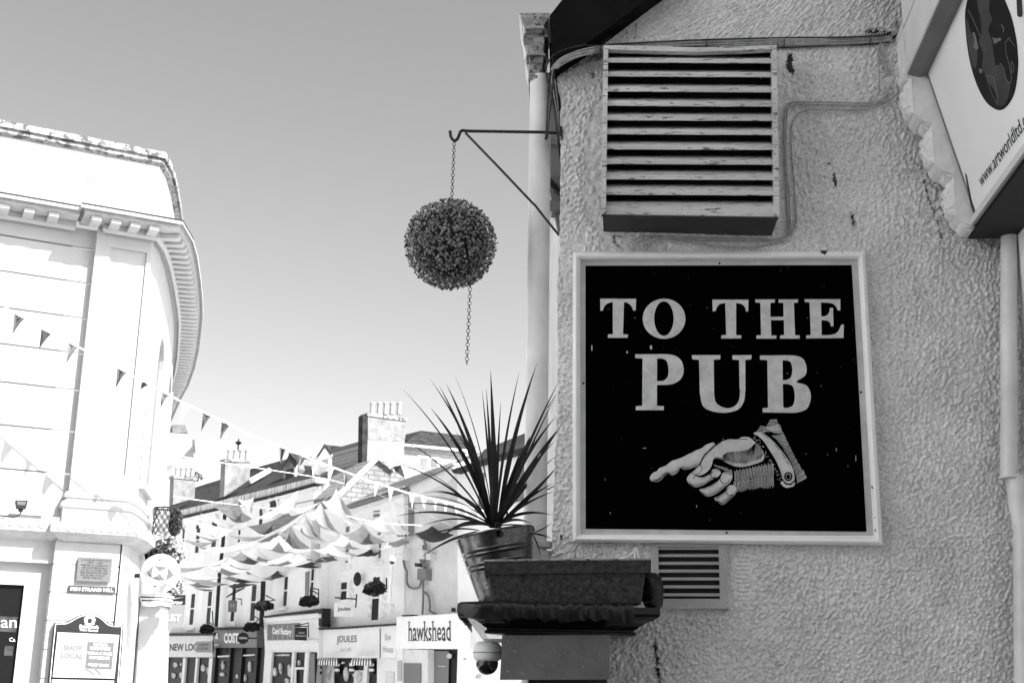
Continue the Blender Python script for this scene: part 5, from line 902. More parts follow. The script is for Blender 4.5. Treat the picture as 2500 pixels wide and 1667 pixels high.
f2 = case((388, 1540), (842, 1550), (835, 1720), (380, 1715), '')
g = G(); Lt(g, 'Falmouth', 588, 728, 1158, 24, PP + .104, bold=.035); Lt(g, 'Town Council', 588, 724, 1180, 17, PP + .104, bold=.03); nb.add('lettering', g, M['inkwhite'])
g = G(); flatc = lambda x, y, r: g.disc(L(*c3(x, y), PP + .104), r, L.n, 16, .002)
flatc(665, 1104, .065); 
for a in range(9): flatc(665 + 30 * math.cos(a * .7), 1100 + 28 * math.sin(a * .7), .022)
Ls([(632, 1128), (698, 1131)], 8, PP + .105, g); nb.add('crest', g, M['inkwhite']); g = G(); g.disc(L(*c3(665, 1104), PP + .107), .03, L.n, 12, .002); Ls([(650, 1120), (680, 1122)], 4, PP + .107, g); nb.add('crest_detail', g, M['ink'])
ds = Thing('round_bank_sign', 'round white projecting sign with a grey hexagon of triangles', 'sign', atY(*c3(1185, 897), 17.0))
c = atY(*c3(1185, 755), 17.0); fr = (CAM - c).normalized(); fr.z = 0; fr = (fr + V((.15, 0, 0))).normalized(); rD = 142 / 3.0327 * (c - CAM).dot(FW) / FPX
g = G(); g.disc(c + fr * .05, rD, fr, 48, .1); ds.add('disc', g, M['bankwhite'], bevel=.008)
def dp_(p, o=.052): return hit(*c3(*p), c + fr * o, fr)
g = G()
for t_3 in (((1083, 742), (1137, 697), (1117, 790)), ((1143, 697), (1240, 710), (1183, 742)), ((1247, 710), (1287, 770), (1230, 810)), ((1183, 757), (1127, 795), (1223, 808))): g.prism([dp_(p) for p in t_3], -fr * .002)
ds.add('emblem', g, M['emblem'])
g = G(); g.disc(dp_((1185, 654), .056), .012, fr, 10, .006); ds.add('bolt', g, M['ink']); g = G(); g.disc(dp_((1147, 850), .056), .015, fr, 10, .006); ds.add('bolt', g, M['ink'])
g = G(); g.tube([c - fr * .06 + V((0, .1, 0)), c + V((-.9, .9, 0))], .03, 10); ds.add('arm', g, M['black'])
# floodlight and box on the ledge
fz = Thing('floodlight', 'small black floodlight standing on the bank ledge', 'floodlight', L(*c3(155, 350), .2))
g = G(); g.prism([L(*c3(*p), .30) for p in ((118, 215), (205, 218), (190, 275), (125, 272))], -L.n * .09); fz.add('housing', g, M['black'], bevel=.004); g = G(); g.prism([L(*c3(*p), .303) for p in ((126, 222), (196, 225), (184, 250), (130, 248))], -L.n * .003); fz.add('lens', g, M['greyglass']); g = G(); g.prism([L(*c3(*p), .28) for p in ((135, 272), (175, 274), (168, 300), (140, 298))], -L.n * .05); fz.add('bracket', g, M['black'])
g = Lq([(5, 268), (60, 268), (58, 322), (3, 320)], .26, .15); solo('junction_box', 'small white junction box on the bank ledge beside the floodlight', 'box', L(*c3(30, 320), .2), g, M['bankwhite'], bevel=.005)
g = G(); p_ = [L(*c3(*q), .16) for q in ((-60, 300), (10, 326), (60, 335), (110, 338), (150, 312), (150, 300))]; g.tube(path3(p_), .008, 6); solo('cable', 'black cable lying along the bank ledge to the floodlight', 'cable', p_[0], g, M['cable_black'])
# hanging flower basket wrapped in wire netting
def clump(g, c, rx, rz, n, s0, s1, ry=None):
    for i in range(n):
        while True:
            q = V(rng.uniform(-1, 1, 3))
            if q.length < 1: break
        q = q * (0.55 + .45 * q.length) / max(q.length, .3) * min(1, q.length + .25); p = c + V((q.x * rx, q.y * (ry or rx), q.z * rz)); a = V(rng.normal(0, 1, 3)).normalized(); b = a.orthogonal().normalized(); s_ = rng.uniform(s0, s1)
        g.add([p - a * s_, p + b * s_ * .6, p + a * s_, p - b * s_ * .6], [(0, 1, 2, 3)])
YQ = 18.2; pm = (atY(400, 1300, YQ) - CAM).dot(FW) / FPX
fbk = Thing('flower_basket', 'large hanging basket of pale flowers under wire netting beside the round sign', 'basket', atY(408, 1380, YQ))
c = atY(*c3(1218, 372), YQ); g = G(); Rn = 27 * pm; Hn = 64 * pm
for k in range(12):
    for sgn in (1, -1):
        g.tube([c + V((Rn * math.cos(k / 12 * 6.283 + sgn * t * 1.6), Rn * math.sin(k / 12 * 6.283 + sgn * t * 1.6), Hn * (.5 - t))) for t in np.linspace(0, 1, 9)], .006, 4)
g.torus(c + V((0, 0, Hn * .5)), Rn, .012, V((0, 0, 1)), 20, 5); fbk.add('wire_netting', g, M['blackiron'])
g = G(); clump(g, atY(*c3(1300, 380), YQ + .1), 15 * pm, 34 * pm, 420, .02, .045); clump(g, atY(*c3(1235, 600), YQ), 42 * pm, 34 * pm, 900, .02, .05); clump(g, atY(*c3(1120, 620), YQ), 14 * pm, 16 * pm, 120, .02, .05); clump(g, atY(*c3(1295, 855), YQ), 22 * pm, 16 * pm, 300, .02, .04); fbk.add('foliage', g, M['foliage'])
g = G(); clump(g, atY(*c3(1210, 520), YQ - .05), 30 * pm, 20 * pm, 260, .015, .035); clump(g, atY(*c3(1310, 580), YQ - .1), 22 * pm, 24 * pm, 420, .02, .045); clump(g, atY(*c3(1150, 570), YQ - .1), 20 * pm, 16 * pm, 200, .02, .04); clump(g, atY(*c3(1320, 860), YQ - .1), 18 * pm, 14 * pm, 150, .02, .04); fbk.add('flowers', g, M['flower'])
# estate agent's board
tl_ = Thing('to_let_board', 'pale estate agent board with a black phone number band hanging off the bank', 'sign', atY(*c3(1270, 1150), 19))
yq = lambda p, o=0: atY(*c3(*p), 19 - o)
g = G(); g.prism([yq((1120, 985)), yq((1368, 992)), yq((1358, 1150)), yq((1120, 1145))], V((0, .04, 0))); tl_.add('board', g, M['letboard']); g = G(); g.prism([yq((1215, 912)), yq((1370, 915)), yq((1368, 988), .0), yq((1120, 985)), yq((1120, 950))], V((0, .04, 0))); tl_.add('phone_band', g, M['black'])
g = G(); text(g, 'TO LET', yq((1110, 1100), .01), yq((1340, 1110), .01), yq((1112, 1048), .01), bold=.04); tl_.add('lettering', g, M['inkwhite']); g = G(); text(g, '01872 227397', yq((1170, 978), .01), yq((1352, 985), .01), yq((1172, 958), .01), bold=.02, shear=.15); tl_.add('phone_number', g, M['inkwhite']); g = G(); g.prism([yq((1220, 930), .01), yq((1290, 935), .01), yq((1366, 930), .01), yq((1290, 948), .01)], V((0, .004, 0))); tl_.add('swoosh', g, M['midgrey'])
# bay cornice of the next house down the street
nh = Thing('neighbour_house', 'white house beyond the bank showing only its bracketed oriel cornice', 'building', atY(440, 1400, 33))
y3 = lambda p, Y=33: atY(*c2(*p), Y)
g = G(); g.prism([y3((1060, 930)), y3((1225, 938)), y3((1250, 940)), y3((1240, 972)), y3((1225, 975)), y3((1228, 1010)), y3((1060, 1010))], V((-.5, 2.2, 0))); nh.add('oriel_cornice', g, M['bankledge']); g = G(); g.prism([y3((1060, 1011)), y3((1228, 1011)), y3((1115, 1135)), y3((1060, 1135))], V((-.5, 1.2, 0))); nh.add('bracket', g, M['palegrey']); g = G(); g.prism([y3((1100, 880)), y3((1180, 880)), y3((1200, 930)), y3((1100, 930))], V((-.4, 1, 0))); nh.add('chimney', g, M['greystone'])
# ================================================================== BUNTING
SP = [(11, 750), (100, 801), (210, 857), (320, 915), (440, 979), (600, 1056), (750, 1117), (900, 1173), (995, 1203), (1090, 1226), (1230, 1258)]
YS0 = L(11, 750, .95).y
def strY(x): t = (x - 11) / 429; return 1 / ((1 - t) / YS0 + t / 15.5)
def stry(x): return float(np.interp(x, [a for a, b in SP], [b for a, b in SP]))
bu = Thing('bunting', 'long string of grey and white triangular pennants crossing from the bank to the terrace', 'bunting', atY(11, 750, strY(0)))
g = G(); g.tube([atY(x, stry(x), strY(x)) for x in range(11, 1231, 24)], .011, 6); bu.add('cord', g, M['cord'], smooth=True)
pen = [(c2(a, 0)[0], c2(b, 0)[0], l_, t) for a, b, l_, t in ((92, 158, 54, 'g'), (263, 332, 52, 'g'), (435, 502, 54, 'm'), (590, 655, 52, 'w'), (748, 808, 52, 'g'), (905, 955, 22, 'g'), (1032, 1080, 42, 'm'), (1160, 1218, 52, 'w'), (1295, 1348, 46, 'g'), (1415, 1470, 44, 'g'))]
pen += [(c4(a, 0)[0], c4(b, 0)[0], l_, t) for a, b, l_, t in ((1150, 1245, 47, 'w'), (1355, 1425, 43, 'g'), (1540, 1620, 44, 'm'), (1710, 1785, 44, 'w'), (1880, 1960, 42, 'w'), (2055, 2130, 41, 'm'))]
pen += [(c6(a, 0)[0], c6(b, 0)[0], l_, t) for a, b, l_, t in ((440, 497, 36, 'w'), (580, 642, 38, 'w'), (780, 835, 36, 'w'), (895, 952, 32, 'w'), (1008, 1052, 30, 'w'), (1105, 1150, 30, 'w'), (1215, 1265, 32, 'w'), (1310, 1362, 36, 'w'), (1420, 1460, 34, 'w'), (1510, 1550, 34, 'w'))]
mm_ = mat('pale_grey_pennant', .2, .9, .1, 9, trans=.3)
for x0_, x1_, ln, t in pen:
    n = 7; v = []; tipx = x0_ - (x1_ - x0_) * (.22 if x0_ < 620 else -.15 if x0_ < 950 else -.5); Y = strY(x0_); g = G()
    for k in range(n + 1):
        f = k / n; yy = stry(x0_) + ln * f; c0x = x0_ + (tipx - x0_) * f ** 1.3; c1x = x1_ + (tipx + .8 - x1_) * (f ** .75); yb_ = stry(x1_) + (stry(x0_) + ln - stry(x1_)) * f; w_ = .05 * math.sin(f * 3 + x0_)
        v += [atY(c0x, yy, Y + w_), atY((c0x + c1x) / 2, (yy + yb_) / 2, Y - w_ * .8 + .02), atY(c1x, yb_, strY(x1_) + w_)]
    g.add(v, [(3 * k + j, 3 * k + j + 1, 3 * k + j + 4, 3 * k + j + 3) for k in range(n) for j in (0, 1)]); bu.add('pennant', g, {'g': M['pennant'], 'm': mm_, 'w': M['pennantw']}[t], smooth='all')
g = G(); g.prism([atY(*c4(*p), strY(600)) for p in ((960, 465), (1018, 492), (1015, 522), (948, 510))], V((0, .01, 0))); bu.add('label_tag', g, M['pennantw'])
for pts, Y0, Y1, lab in (([(428, 1112), (540, 1129), (770, 1164), (840, 1180)], 26, 36, 'thin pale cord strung high between the bank and the stone gable'), ([(424, 1212), (545, 1228), (700, 1246)], 24, 36, 'pale cord strung low across the street above the sails'), ([(846, 1259), (930, 1276), (1030, 1282)], 26, 32, 'short pale cord strung in front of the grey side wall'), ([(876, 1181), (960, 1224), (1104, 1283)], 28, 32, 'thin dark cord running down to the end sail')):
    g = G(); n = len(pts); g.tube(path3([atY(x, y, Y0 + (Y1 - Y0) * k / (n - 1)) for k, (x, y) in enumerate(pts)]), .011, 5); solo('cord', lab, 'cord', atY(pts[0][0], pts[0][1], Y0), g, M['cord'] if 'pale' in lab else M['midgrey'])
# ================================================================== OFF-VIEW HOUSES ADDED TO SHAPE THE LIGHT (beside and behind the viewer)
hs = Thing('bounce_house', 'unseen white house added to bounce sunlight onto the gable, outside the picture on the left', 'building', (-9, -2, 0.5))
g = G(); g.box(-12, -5.6, -14, 3.5, 0, 8.5); hs.add('wall', g, M['white'])  # added off view so its sunlit face bounces light onto the gable
g = G(); g.box(-5.4, 1.2, -14, -6, 0, 9); b2 = Thing('sky_block_house', 'unseen dark house added behind the viewer to block frontal sky light, outside the picture', 'building', (-2, -10, 0.5)); b2.add('wall', g, M['midgrey'])  # added off view to keep low sky light off the gable
# ================================================================== FAR TERRACE
def Fq_(pts, off, th, g=None, conv=None):
    g = g or G(); g.prism([F(*(conv(*p) if conv else p), off) for p in pts], -F.n * th); return g
def Fpt(p, conv, off=0.0): return F(*(conv(*p)), off)
def down(pts, conv, off, th, z0=0.0):
    """polygon on the terrace front whose last two points drop to the street"""
    q = [F(*conv(*p), off) for p in pts]; q += [V((q[-1].x, q[-1].y, z0)), V((q[0].x, q[0].y, z0))]; g = G(); g.prism(q, -F.n * th); return g
def window(th, conv, pts, off=0.0, frame=0.09, glass='glass', bars=1, sill=True, dep=.12):
    """sash window: raised surround, dark pane, sash bar and sill; pts = TL, TR, BR, BL of the opening"""
    q = [F(*conv(*p), off + .03) for p in pts]; cx = sum(q, V((0, 0, 0))) / 4; ux = (q[1] - q[0]).normalized(); ul = (q[1] - q[0]).length; uh = (q[0] - q[3]).length; uz = V((0, 0, 1))
    o_ = [cx - ux * ul / 2 + uz * uh / 2, cx + ux * ul / 2 + uz * uh / 2, cx + ux * ul / 2 - uz * uh / 2, cx - ux * ul / 2 - uz * uh / 2]
    e = [o_[0] + (-ux + uz) * frame, o_[1] + (ux + uz) * frame, o_[2] + (ux - uz) * frame, o_[3] + (-ux - uz) * frame]; g = G()
    for k in range(4): k2 = (k + 1) % 4; g.quad(e[k], e[k2], o_[k2], o_[k]); g.quad(e[k], e[k2], e[k2] - F.n * .06, e[k] - F.n * .06); g.quad(o_[k], o_[k2], o_[k2] - F.n * dep, o_[k] - F.n * dep)
    w_ = th.add('window', g, M['render2']); g = G(); g.quad(*[p - F.n * .025 for p in o_]); th.add('pane', g, M[glass], parent=w_)
    g = G(); m_ = (o_[0] + o_[3]) / 2; g.frame_box(m_ - F.n * .02, ux * ul, F.n * .03, uz * .05)
    if bars > 1: g.frame_box(cx - uz * uh / 2 - F.n * .02, ux * .03, F.n * .02, uz * uh)
    th.add('sash_bar', g, M['white'], parent=w_)
    if sill: g = G(); g.frame_box(e[3] - ux * .04, ux * (ul + 2 * frame + .08), F.n * .12, -uz * .08); th.add('sill', g, M['render2'], parent=w_)
def chimney(th, conv, front, side, pots, py, mat_='greystone', back=5.0, h=22, plane=None):
    """stack on the gable plane: front quad + dark left face, with pots"""
    q0 = F(*conv(*front[3])) ; fn = V((F.d.x, F.d.y, 0)); pn = -fn if (-fn).dot(CAM - q0) > 0 else fn      # pn faces the viewer
    base = q0 - F.n * back
    if plane: base = plane
    Q = [hit(*conv(*p), base, pn) for p in front]; wdt = (hit(*conv(*side), base, pn) - Q[0]).length
    g = G(); dpt = -pn * .45; ux = (Q[1] - Q[0]).normalized()
    g.prism(Q, dpt); st_ = th.add('chimney', g, M[mat_]); g = G(); a, b = Q[0], Q[1]; l_ = (b - a).length; capm = G(); capm.frame_box(a - ux * .04 + pn * .04 + V((0, 0, -.08)), ux * (l_ + .08), dpt - pn * .08, V((0, 0, .11))); th.add('chimney_cap', capm, M['lichen'], parent=st_)
    for x in pots:
        c = hit(*conv(x, py[1]), base + pn * -.2, pn); t = hit(*conv(x, py[0]), base + pn * -.2, pn); hgt = t.z - c.z; r_ = h
        g = G(); g.lathe(c + V((0, 0, -.05)), [(r_, 0), (r_ * .95, .05), (r_ * .86, hgt * .5), (r_ * .84, hgt * .86), (r_ * 1.05, hgt * .88), (r_ * 1.05, hgt + .0), (r_ * .9, hgt + .02), (r_ * .8, hgt + .02)], 14); th.add('chimney_pot', g, M['pot'], parent=st_, smooth=True)
    return st_, Q, pn, base
def roofq(pts, conv, backs, g=None):
    """slope polygon: every point gets its own distance behind the terrace front"""
    g = g or G(); v = [F(*conv(*p), -b) for p, b in zip(pts, backs)]; t = tessellate_polygon([v]); g.add(v, [tuple(x) for x in t]); return g
# --- house A: long rendered terrace with arched windows above the clothes shop and the coffee shop
hA = Thing('terrace_house', 'long pale rendered terrace with slate roof, parapet and arched upper windows at the far left', 'building', F(580, 1600))
top = [c4(190, 1385), c4(300, 1372), c4(1250, 1150), c4(1745, 1008)]
L0_ = [F(392, 1330), F(768, 1175)]; zA = [F(*p).z for p in top]
wA = [F(385, 1256 + 12), F(768, 1176)]; g = G(); q = [V((wA[0].x, wA[0].y, 0)), V((wA[1].x, wA[1].y, 0)), F(768, 1178), F(*c4(1250, 1160)), F(*c4(300, 1372)), F(385, 1264)]; g.prism(q, -F.n * 7); hA.add('wall', g, M['render'])
g = Fq_([c4(150, 1352), c4(1745, 962), c4(1745, 1018), c4(1250, 1155), c4(300, 1378), c4(150, 1412)], .10, .5); hA.add('parapet', g, mat('stained_parapet', .55, .9, .5, 7, .3, 20, spots=(9, .6, .12), streak=True))
g = Fq_([c4(150, 1412), c4(300, 1380), c4(1250, 1157), c4(1745, 1020), c4(1745, 1034), c4(1250, 1172), c4(300, 1394), c4(150, 1428)], .22, .3); hA.add('gutter', g, M['black'])
g = Fq_([c4(150, 1450), c4(1250, 1195), c4(1745, 1060), c4(1745, 1085), c4(1250, 1222), c4(150, 1478)], .12, .2); hA.add('cornice', g, M['render2'])
g = roofq([(150, 1352), (1745, 962), (1745, 800), (1430, 765), (1040, 872), (710, 987), (436, 1072), (150, 1170)], c4, [0.1, .1, 3, 4, 4, 4, 4, 4]); hA.add('roof', g, M['slate'])
g = roofq([(1020, 1010), (1240, 888), (1262, 905), (1045, 1030)], c4, [1.5, 2.6, 2.6, 1.5]); g.prism(g.v[:4], V((0, 0, .12))); hA.add('roof_flashing', g, M['white'])
chimney(hA, c4, [(765, 770), (1035, 775), (1030, 985), (748, 1175)], (725, 770), [805, 868, 935, 998], (655, 757), back=1.2, h=.095)
chimney(hA, c4, [(200, 950), (440, 975), (425, 1190), (190, 1260)], (190, 960), [232, 288, 345, 400], (850, 940), back=1.5, h=.10)
g = G(); c = F(*c4(900, 660), -1.4); g.lathe(c + V((0, 0, -.1)), [(.03, 0), (.03, .3), (.12, .36), (.14, .4), (.03, .46), (.02, .56)], 14); hA.add('chimney_cowl', g, M['black'])
g = G(); clump(g, F(*c4(405, 960), -1.6), .45, .22, 160, .03, .08); hA.add('chimney_weeds', g, M['foliage'])
g = Fq_([(1460, 745), (1540, 870), (1520, 975), (1395, 1005), (1390, 870)], -1.2, 1.4, None, c4); dm = hA.add('dormer', g, M['greystone']); g = Fq_([(1425, 880), (1500, 862), (1500, 975), (1420, 1000)], -1.17, .02, None, c4); hA.add('pane', g, M['glass'], parent=dm); g = Fq_([(1515, 820), (1535, 812), (1530, 970), (1512, 975)], -1.15, .05, None, c4); hA.add('frame', g, M['white'], parent=dm); g = roofq([(1455, 722), (1710, 770), (1705, 832), (1545, 822)], c4, [1.1, 2.6, 2.6, 1.1]); g.prism(g.v[:4], V((0, 0, .1))); hA.add('roof', g, M['slate'], parent=dm); g = roofq([(1455, 722), (1545, 822), (1530, 870), (1460, 770), (1390, 870), (1385, 850)], c4, [1.08] * 6); hA.add('verge', g, M['black'], parent=dm); g = Fq_([(1562, 832), (1705, 838), (1705, 930), (1562, 975)], -1.6, .6, None, c4); hA.add('cheek', g, M['greystone'], parent=dm)
for (x0_, y0_, x1_, y1_) in ((345, 690, 385, 985), (512, 665, 552, 975), (752, 590, 790, 950), (945, 600, 992, 945)): window(hA, c5, [(x0_, y0_), (x1_, y0_ - 5), (x1_ - 8, y1_), (x0_ - 8, y1_ + 5)], frame=.13)
for (x0_, y0_, x1_, y1_) in ((548, 620, 600, 940), (768, 560, 835, 860), (1125, 640, 1160, 800), (1560, 270, 1650, 420), (1415, 400, 1465, 560), (360, 640, 392, 900)):
    q = [cA(x0_, y0_), cA(x1_, y0_ - 8), cA(x1_ - 6, y1_), cA(x0_ - 6, y1_ + 5)]; window(hA, lambda a, b: (a, b), q, frame=.10, sill=False)
    a = F(*q[0], .05); b = F(*q[1], .05); c = (a + b) / 2; u = (b - a).normalized(); R_ = (b - a).length / 2
    for rr0, rr1, mt in ((R_ * .98, 0, 'glass'), (R_ * 1.5, R_ * 1.0, 'render2')):
        g = G(); P1 = [c + u * rr0 * math.cos(t) + V((0, 0, rr0 * math.sin(t))) for t in np.linspace(0, math.pi, 12)]; P2 = [c + u * rr1 * math.cos(t) + V((0, 0, rr1 * math.sin(t))) for t in np.linspace(0, math.pi, 12)]
        for i in range(11): g.quad(P1[i], P1[i + 1], P2[i + 1], P2[i])
        g2 = G(); g2.v = [p + F.n * (.02 if rr1 else 0) for p in g.v]; g2.f = g.f; hA.add('arch', g2, M[mt])
# --- house B: flat rendered bay above the card shop
hB = Thing('terrace_house', 'plain pale bay above the card shop with a ragged dark lead edge', 'building', F(720, 1600))
g = down([(1625, 830), (1640, 380), (1185, 480), (1105, 900)][::-1], c5, .32, 3.0); hB.add('wall', g, M['render2'])
for (x0_, y0_, x1_, y1_) in ((1268, 520, 1305, 800), (1535, 440, 1565, 700)): window(hB, c5, [(x0_, y0_), (x1_, y0_ - 8), (x1_ - 6, y1_), (x0_ - 6, y1_ + 6)], off=.32, frame=.06)
g = Fq_([(1480, 470), (1520, 460), (1510, 760), (1475, 770)], .34, .02, None, c5); hB.add('panel', g, M['midgrey'])
# --- house C: the fashion shop's three-storey front
hC = Thing('terrace_house', 'pale three storey house with quoins and sash windows above the striped awnings', 'building', F(870, 1600))
q = [(782, 1250), (985, 1196), (985, 1310), (990, 1520)]; g = down([(782, 1540), (782, 1246), (986, 1186), (986, 1530)], lambda a, b: (a, b), .05, 6.0); hC.add('wall', g, M['render2'])
g = Fq_([cC(680, 560), cC(1440, 350), cC(1440, 385), cC(720, 590)], .22, .3); hC.add('gutter', g, M['midgrey']); g = Fq_([cC(760, 600), cC(1400, 405), cC(1400, 440), cC(780, 640)], .12, .1); hC.add('cornice', g, M['white'])
g = roofq([(180, 1105), (760, 930), (1170, 742), (1500, 600), (1330, 640), (1220, 690), (620, 900)], c6, [-.25, -.25, -.25, 2.5, 4, 4, 1.8]); g.f = [t for t in g.f]; hC.add('roof', g, M['moss'])
for (x0_, y0_, x1_, y1_) in ((705, 745, 755, 870), (1035, 620, 1115, 690), (1085, 850, 1130, 905), (700, 1040, 745, 1110), (1095, 1000, 1130, 1180), (695, 1195, 735, 1235)):
    window(hC, cC, [(x0_, y0_), (x1_, y0_ - 10), (x1_ - 3, y1_), (x0_ - 3, y1_ + 8)], off=.05, frame=.14, glass='greyglass')
for (x0_, y0_, x1_, y1_) in ((330, 575, 392, 740), (640, 525, 712, 940)): window(hC, c7, [(x0_, y0_), (x1_, y0_ - 8), (x1_ - 4, y1_), (x0_ - 4, y1_ + 5)], off=.05, frame=.2, glass='glass')
for k in range(5):
    y = 560 + k * 78
    for x in (285, 402, 585, 730): g = Fq_([(x, y), (x + 22 + (k % 2) * 10, y - 3), (x + 22 + (k % 2) * 10, y + 38), (x, y + 41)], .14, .1, None, c7); hC.add('quoin', g, M['white'])
# --- stone gable and dormer block behind, with the big five-pot chimney
hD = Thing('stone_gabled_house', 'pale stone gabled house with a dark slate roof and five pot chimney', 'building', F(880, 1600, -3))
def GP(anchor, conv, back=0.0):          # vertical plane square to the street, through a point of the terrace front
    q0 = F(*conv(*anchor), -back); n = V((F.d.x, F.d.y, 0)); n = -n if (-n).dot(CAM - q0) > 0 else n
    return (lambda p, o=0.0, cv=conv: hit(*cv(*p), q0 + n * o, n)), n
gd, gn = GP((170, 1095), c6, .2)
GX = V((gn.y, -gn.x, 0)); stonew = mat_brick('coursed_stone', .2, .07, GX, .40, .16, .25, spots=(3, .62, .2)); brickw = mat_brick('painted_brickwork', .28, .13, GX, .42, .13, .08)
g = G(); g.prism([gd(p) for p in ((480, 662), (640, 778), (735, 850), (760, 1100), (175, 1260), (120, 1000))], -gn * 4); hD.add('gable_wall', g, stonew)
g = G(); g.prism([gd(p, .15) for p in ((480, 640), (492, 668), (300, 860), (125, 1030), (100, 1010), (280, 830))], -gn * .25); hD.add('gable_coping', g, M['palegrey']); g = G(); g.prism([gd(p, .15) for p in ((480, 640), (640, 765), (635, 790), (478, 668))], -gn * .25); hD.add('gable_coping', g, M['lichen'])
ra = [gd(p, 0) for p in ((480, 650), (110, 1015))]; g = G(); rb = [F(*c4(2330, 785), -3.2), F(*c4(1660, 1232), -.2)]; far = [hit(*c4(2262, 785), ra[0] - gn * 5, gn), hit(*c4(1650, 1235), ra[1] - gn * 6, gn)]
g.quad(ra[0], ra[1], far[1], far[0]); g.quad(ra[0] - V((0, 0, .2)), ra[1] - V((0, 0, .2)), far[1] - V((0, 0, .2)), far[0] - V((0, 0, .2))); g.quad(far[0], far[1], far[1] - V((0, 0, 3)), far[0] - V((0, 0, 3))); hD.add('roof', g, M['slate'])
chimney(hD, c6, [(385, 235), (745, 285), (728, 500), (385, 478)], (338, 250), [425, 492, 553, 615, 682], (118, 228), h=.09, plane=gd((400, 700), -1.19))
gg_ = lambda p, o=0.0, cv=c6: gd(p, o - 1.2, cv); gn2 = gn; g = G(); g.prism([gg_(p) for p in ((378, 478), (730, 505), (740, 900), (340, 900))], -gn2 * 2.5); hD.add('chimney_base', g, brickw); g = G(); g.prism([gg_(p, .01) for p in ((335, 250), (386, 236), (384, 478), (376, 700), (330, 700))], -gn2 * .3); hD.add('chimney_shade_face', g, M['slate'])  # last slab: shade of the stack's left side put into a dark colour
g = G(); g.prism([gg_(p, .6) for p in ((635, 790), (672, 790), (700, 725), (738, 840), (690, 870), (668, 860))], -gn2 * .6); hD.add('roof_cowl', g, M['black'])
gk, gn3 = GP((1860, 740), c4, 3.5); g = G(); g.prism([gk(p, 0, c4) for p in ((1855, 615), (1925, 710), (1930, 1010), (1780, 1010), (1785, 735))], -gn3 * 3); dk = hD.add('dormer', g, M['render2'])
g = G(); g.prism([gk(p, .03, c4) for p in ((1818, 765), (1895, 750), (1893, 870), (1818, 885))], -gn3 * .02); hD.add('pane', g, M['greyglass'], parent=dk)
g = G(); g.prism([gk(p, -.3, c4) for p in ((1926, 738), (2262, 765), (2262, 860), (2060, 900), (1930, 1000))], -gn3 * 1); hD.add('cheek', g, M['palegrey'], parent=dk); g = G(); g.prism([gk(p, .1, c4) for p in ((1855, 607), (2262, 648), (2262, 742), (1925, 712))], -gn3 * .1); hD.add('roof', g, M['slate'], parent=dk); g = G(); g.prism([gk(p, .14, c4) for p in ((1855, 600), (1870, 615), (1790, 738), (1775, 735))], -gn3 * .12); hD.add('verge', g, M['black'], parent=dk)
g = G(); g.prism([gk(p, .16, c4) for p in ((1926, 712), (2262, 742), (2262, 760), (1926, 730))], -gn3 * .12); hD.add('gutter', g, M['white'], parent=dk)
# --- rendered block with hipped slate roof behind
hE = Thing('hipped_roof_house', 'white block with a hipped slate roof and small white window behind the plant', 'building', F(1070, 1600, -6))
ge = lambda p, o=0.0, cv=c6: gd(p, o - 1.6, cv); gn4 = gn; g = G(); g.prism([ge(p) for p in ((728, 520), (1345, 590), (1345, 1000), (700, 1000))], -gn4 * 4); hE.add('wall', g, brickw)
for x in range(0): pass
g = G(); a = [ge(p, .25) for p in ((735, 522), (1345, 580))]; b = [ge(p, -2.0) for p in ((893, 395), (1290, 442))]; e3 = ge((1420, 560), -3); g.add([a[0], a[1], b[1], b[0], ge((745, 432), -4), e3], [(0, 1, 2, 3), (0, 3, 4), (1, 5, 2)]); hE.add('roof', g, M['slate']); g = G(); g.prism([ge(p, .3) for p in ((735, 520), (1345, 578), (1345, 596), (735, 538))], -gn4 * .15); hE.add('eaves', g, M['white'])
g = G(); g.prism([ge(p, .04) for p in ((865, 632), (1075, 655), (1072, 760), (865, 740))], -gn4 * .04); wn_ = hE.add('window', g, M['white'])
for q in (((888, 655), (955, 662), (952, 742), (886, 735)), ((990, 667), (1052, 674), (1050, 750), (988, 745))): g = G(); g.prism([ge(p, .06) for p in q], -gn4 * .02); hE.add('pane', g, M['greyglass'], parent=wn_)
# --- side-walled house above the outdoor shop
hF = Thing('terrace_house', 'grey side wall with bright white verge above the outdoor clothes shop', 'building', F(1060, 1600))
g = down([(985, 1540), (986, 1192), (1000, 1187), (1105, 1128), (1125, 1150), (1140, 1540)], lambda a, b: (a, b), .0, 6.0); hF.add('wall', g, M['render3'])
g = Fq_([(762, 925), (1190, 745), (1245, 790), (1120, 905), (910, 990), (785, 1080)], .12, .3, None, c6); hF.add('verge', g, M['white'])
g = Fq_([(770, 990), (800, 990), (800, 1400), (770, 1400)], .1, .1, None, c6); hF.add('downpipe', g, M['midgrey'])
# --- bright house behind the cordyline
hG = Thing('terrace_house', 'white house with tall sash windows and black gutter pipe behind the plant', 'building', F(1250, 1600))
g = down([(1118, 1560), (1116, 1158), (1185, 1125), (1372, 1072), (1400, 1560)], lambda a, b: (a, b), .25, 6.0); hG.add('wall', g, M['render2'])
g = Fq_([(1180, 770), (1400, 695), (1940, 535), (2250, 455), (2250, 490), (1940, 575), (1400, 730), (1205, 805)], .5, .3, None, c6); hG.add('gutter', g, M['black']); g = roofq([(1400, 695), (1940, 535), (2300, 440), (2300, 250), (1950, 395), (1500, 575)], c6, [-.4, -.4, -.4, 3, 3, 3]); hG.add('roof', g, M['slate'])
for q in (((1440, 810), (1505, 790), (1500, 1160), (1435, 1180)), ((1795, 720), (1885, 690), (1885, 1060), (1792, 1085))): window(hG, c6, q, off=.25, frame=.12, glass='greyglass')
for k, q in enumerate((((2128, 560), (2180, 545), (2178, 1055), (2125, 1065)),)): window(hG, c6, q, off=.25, frame=.05, glass='glass')
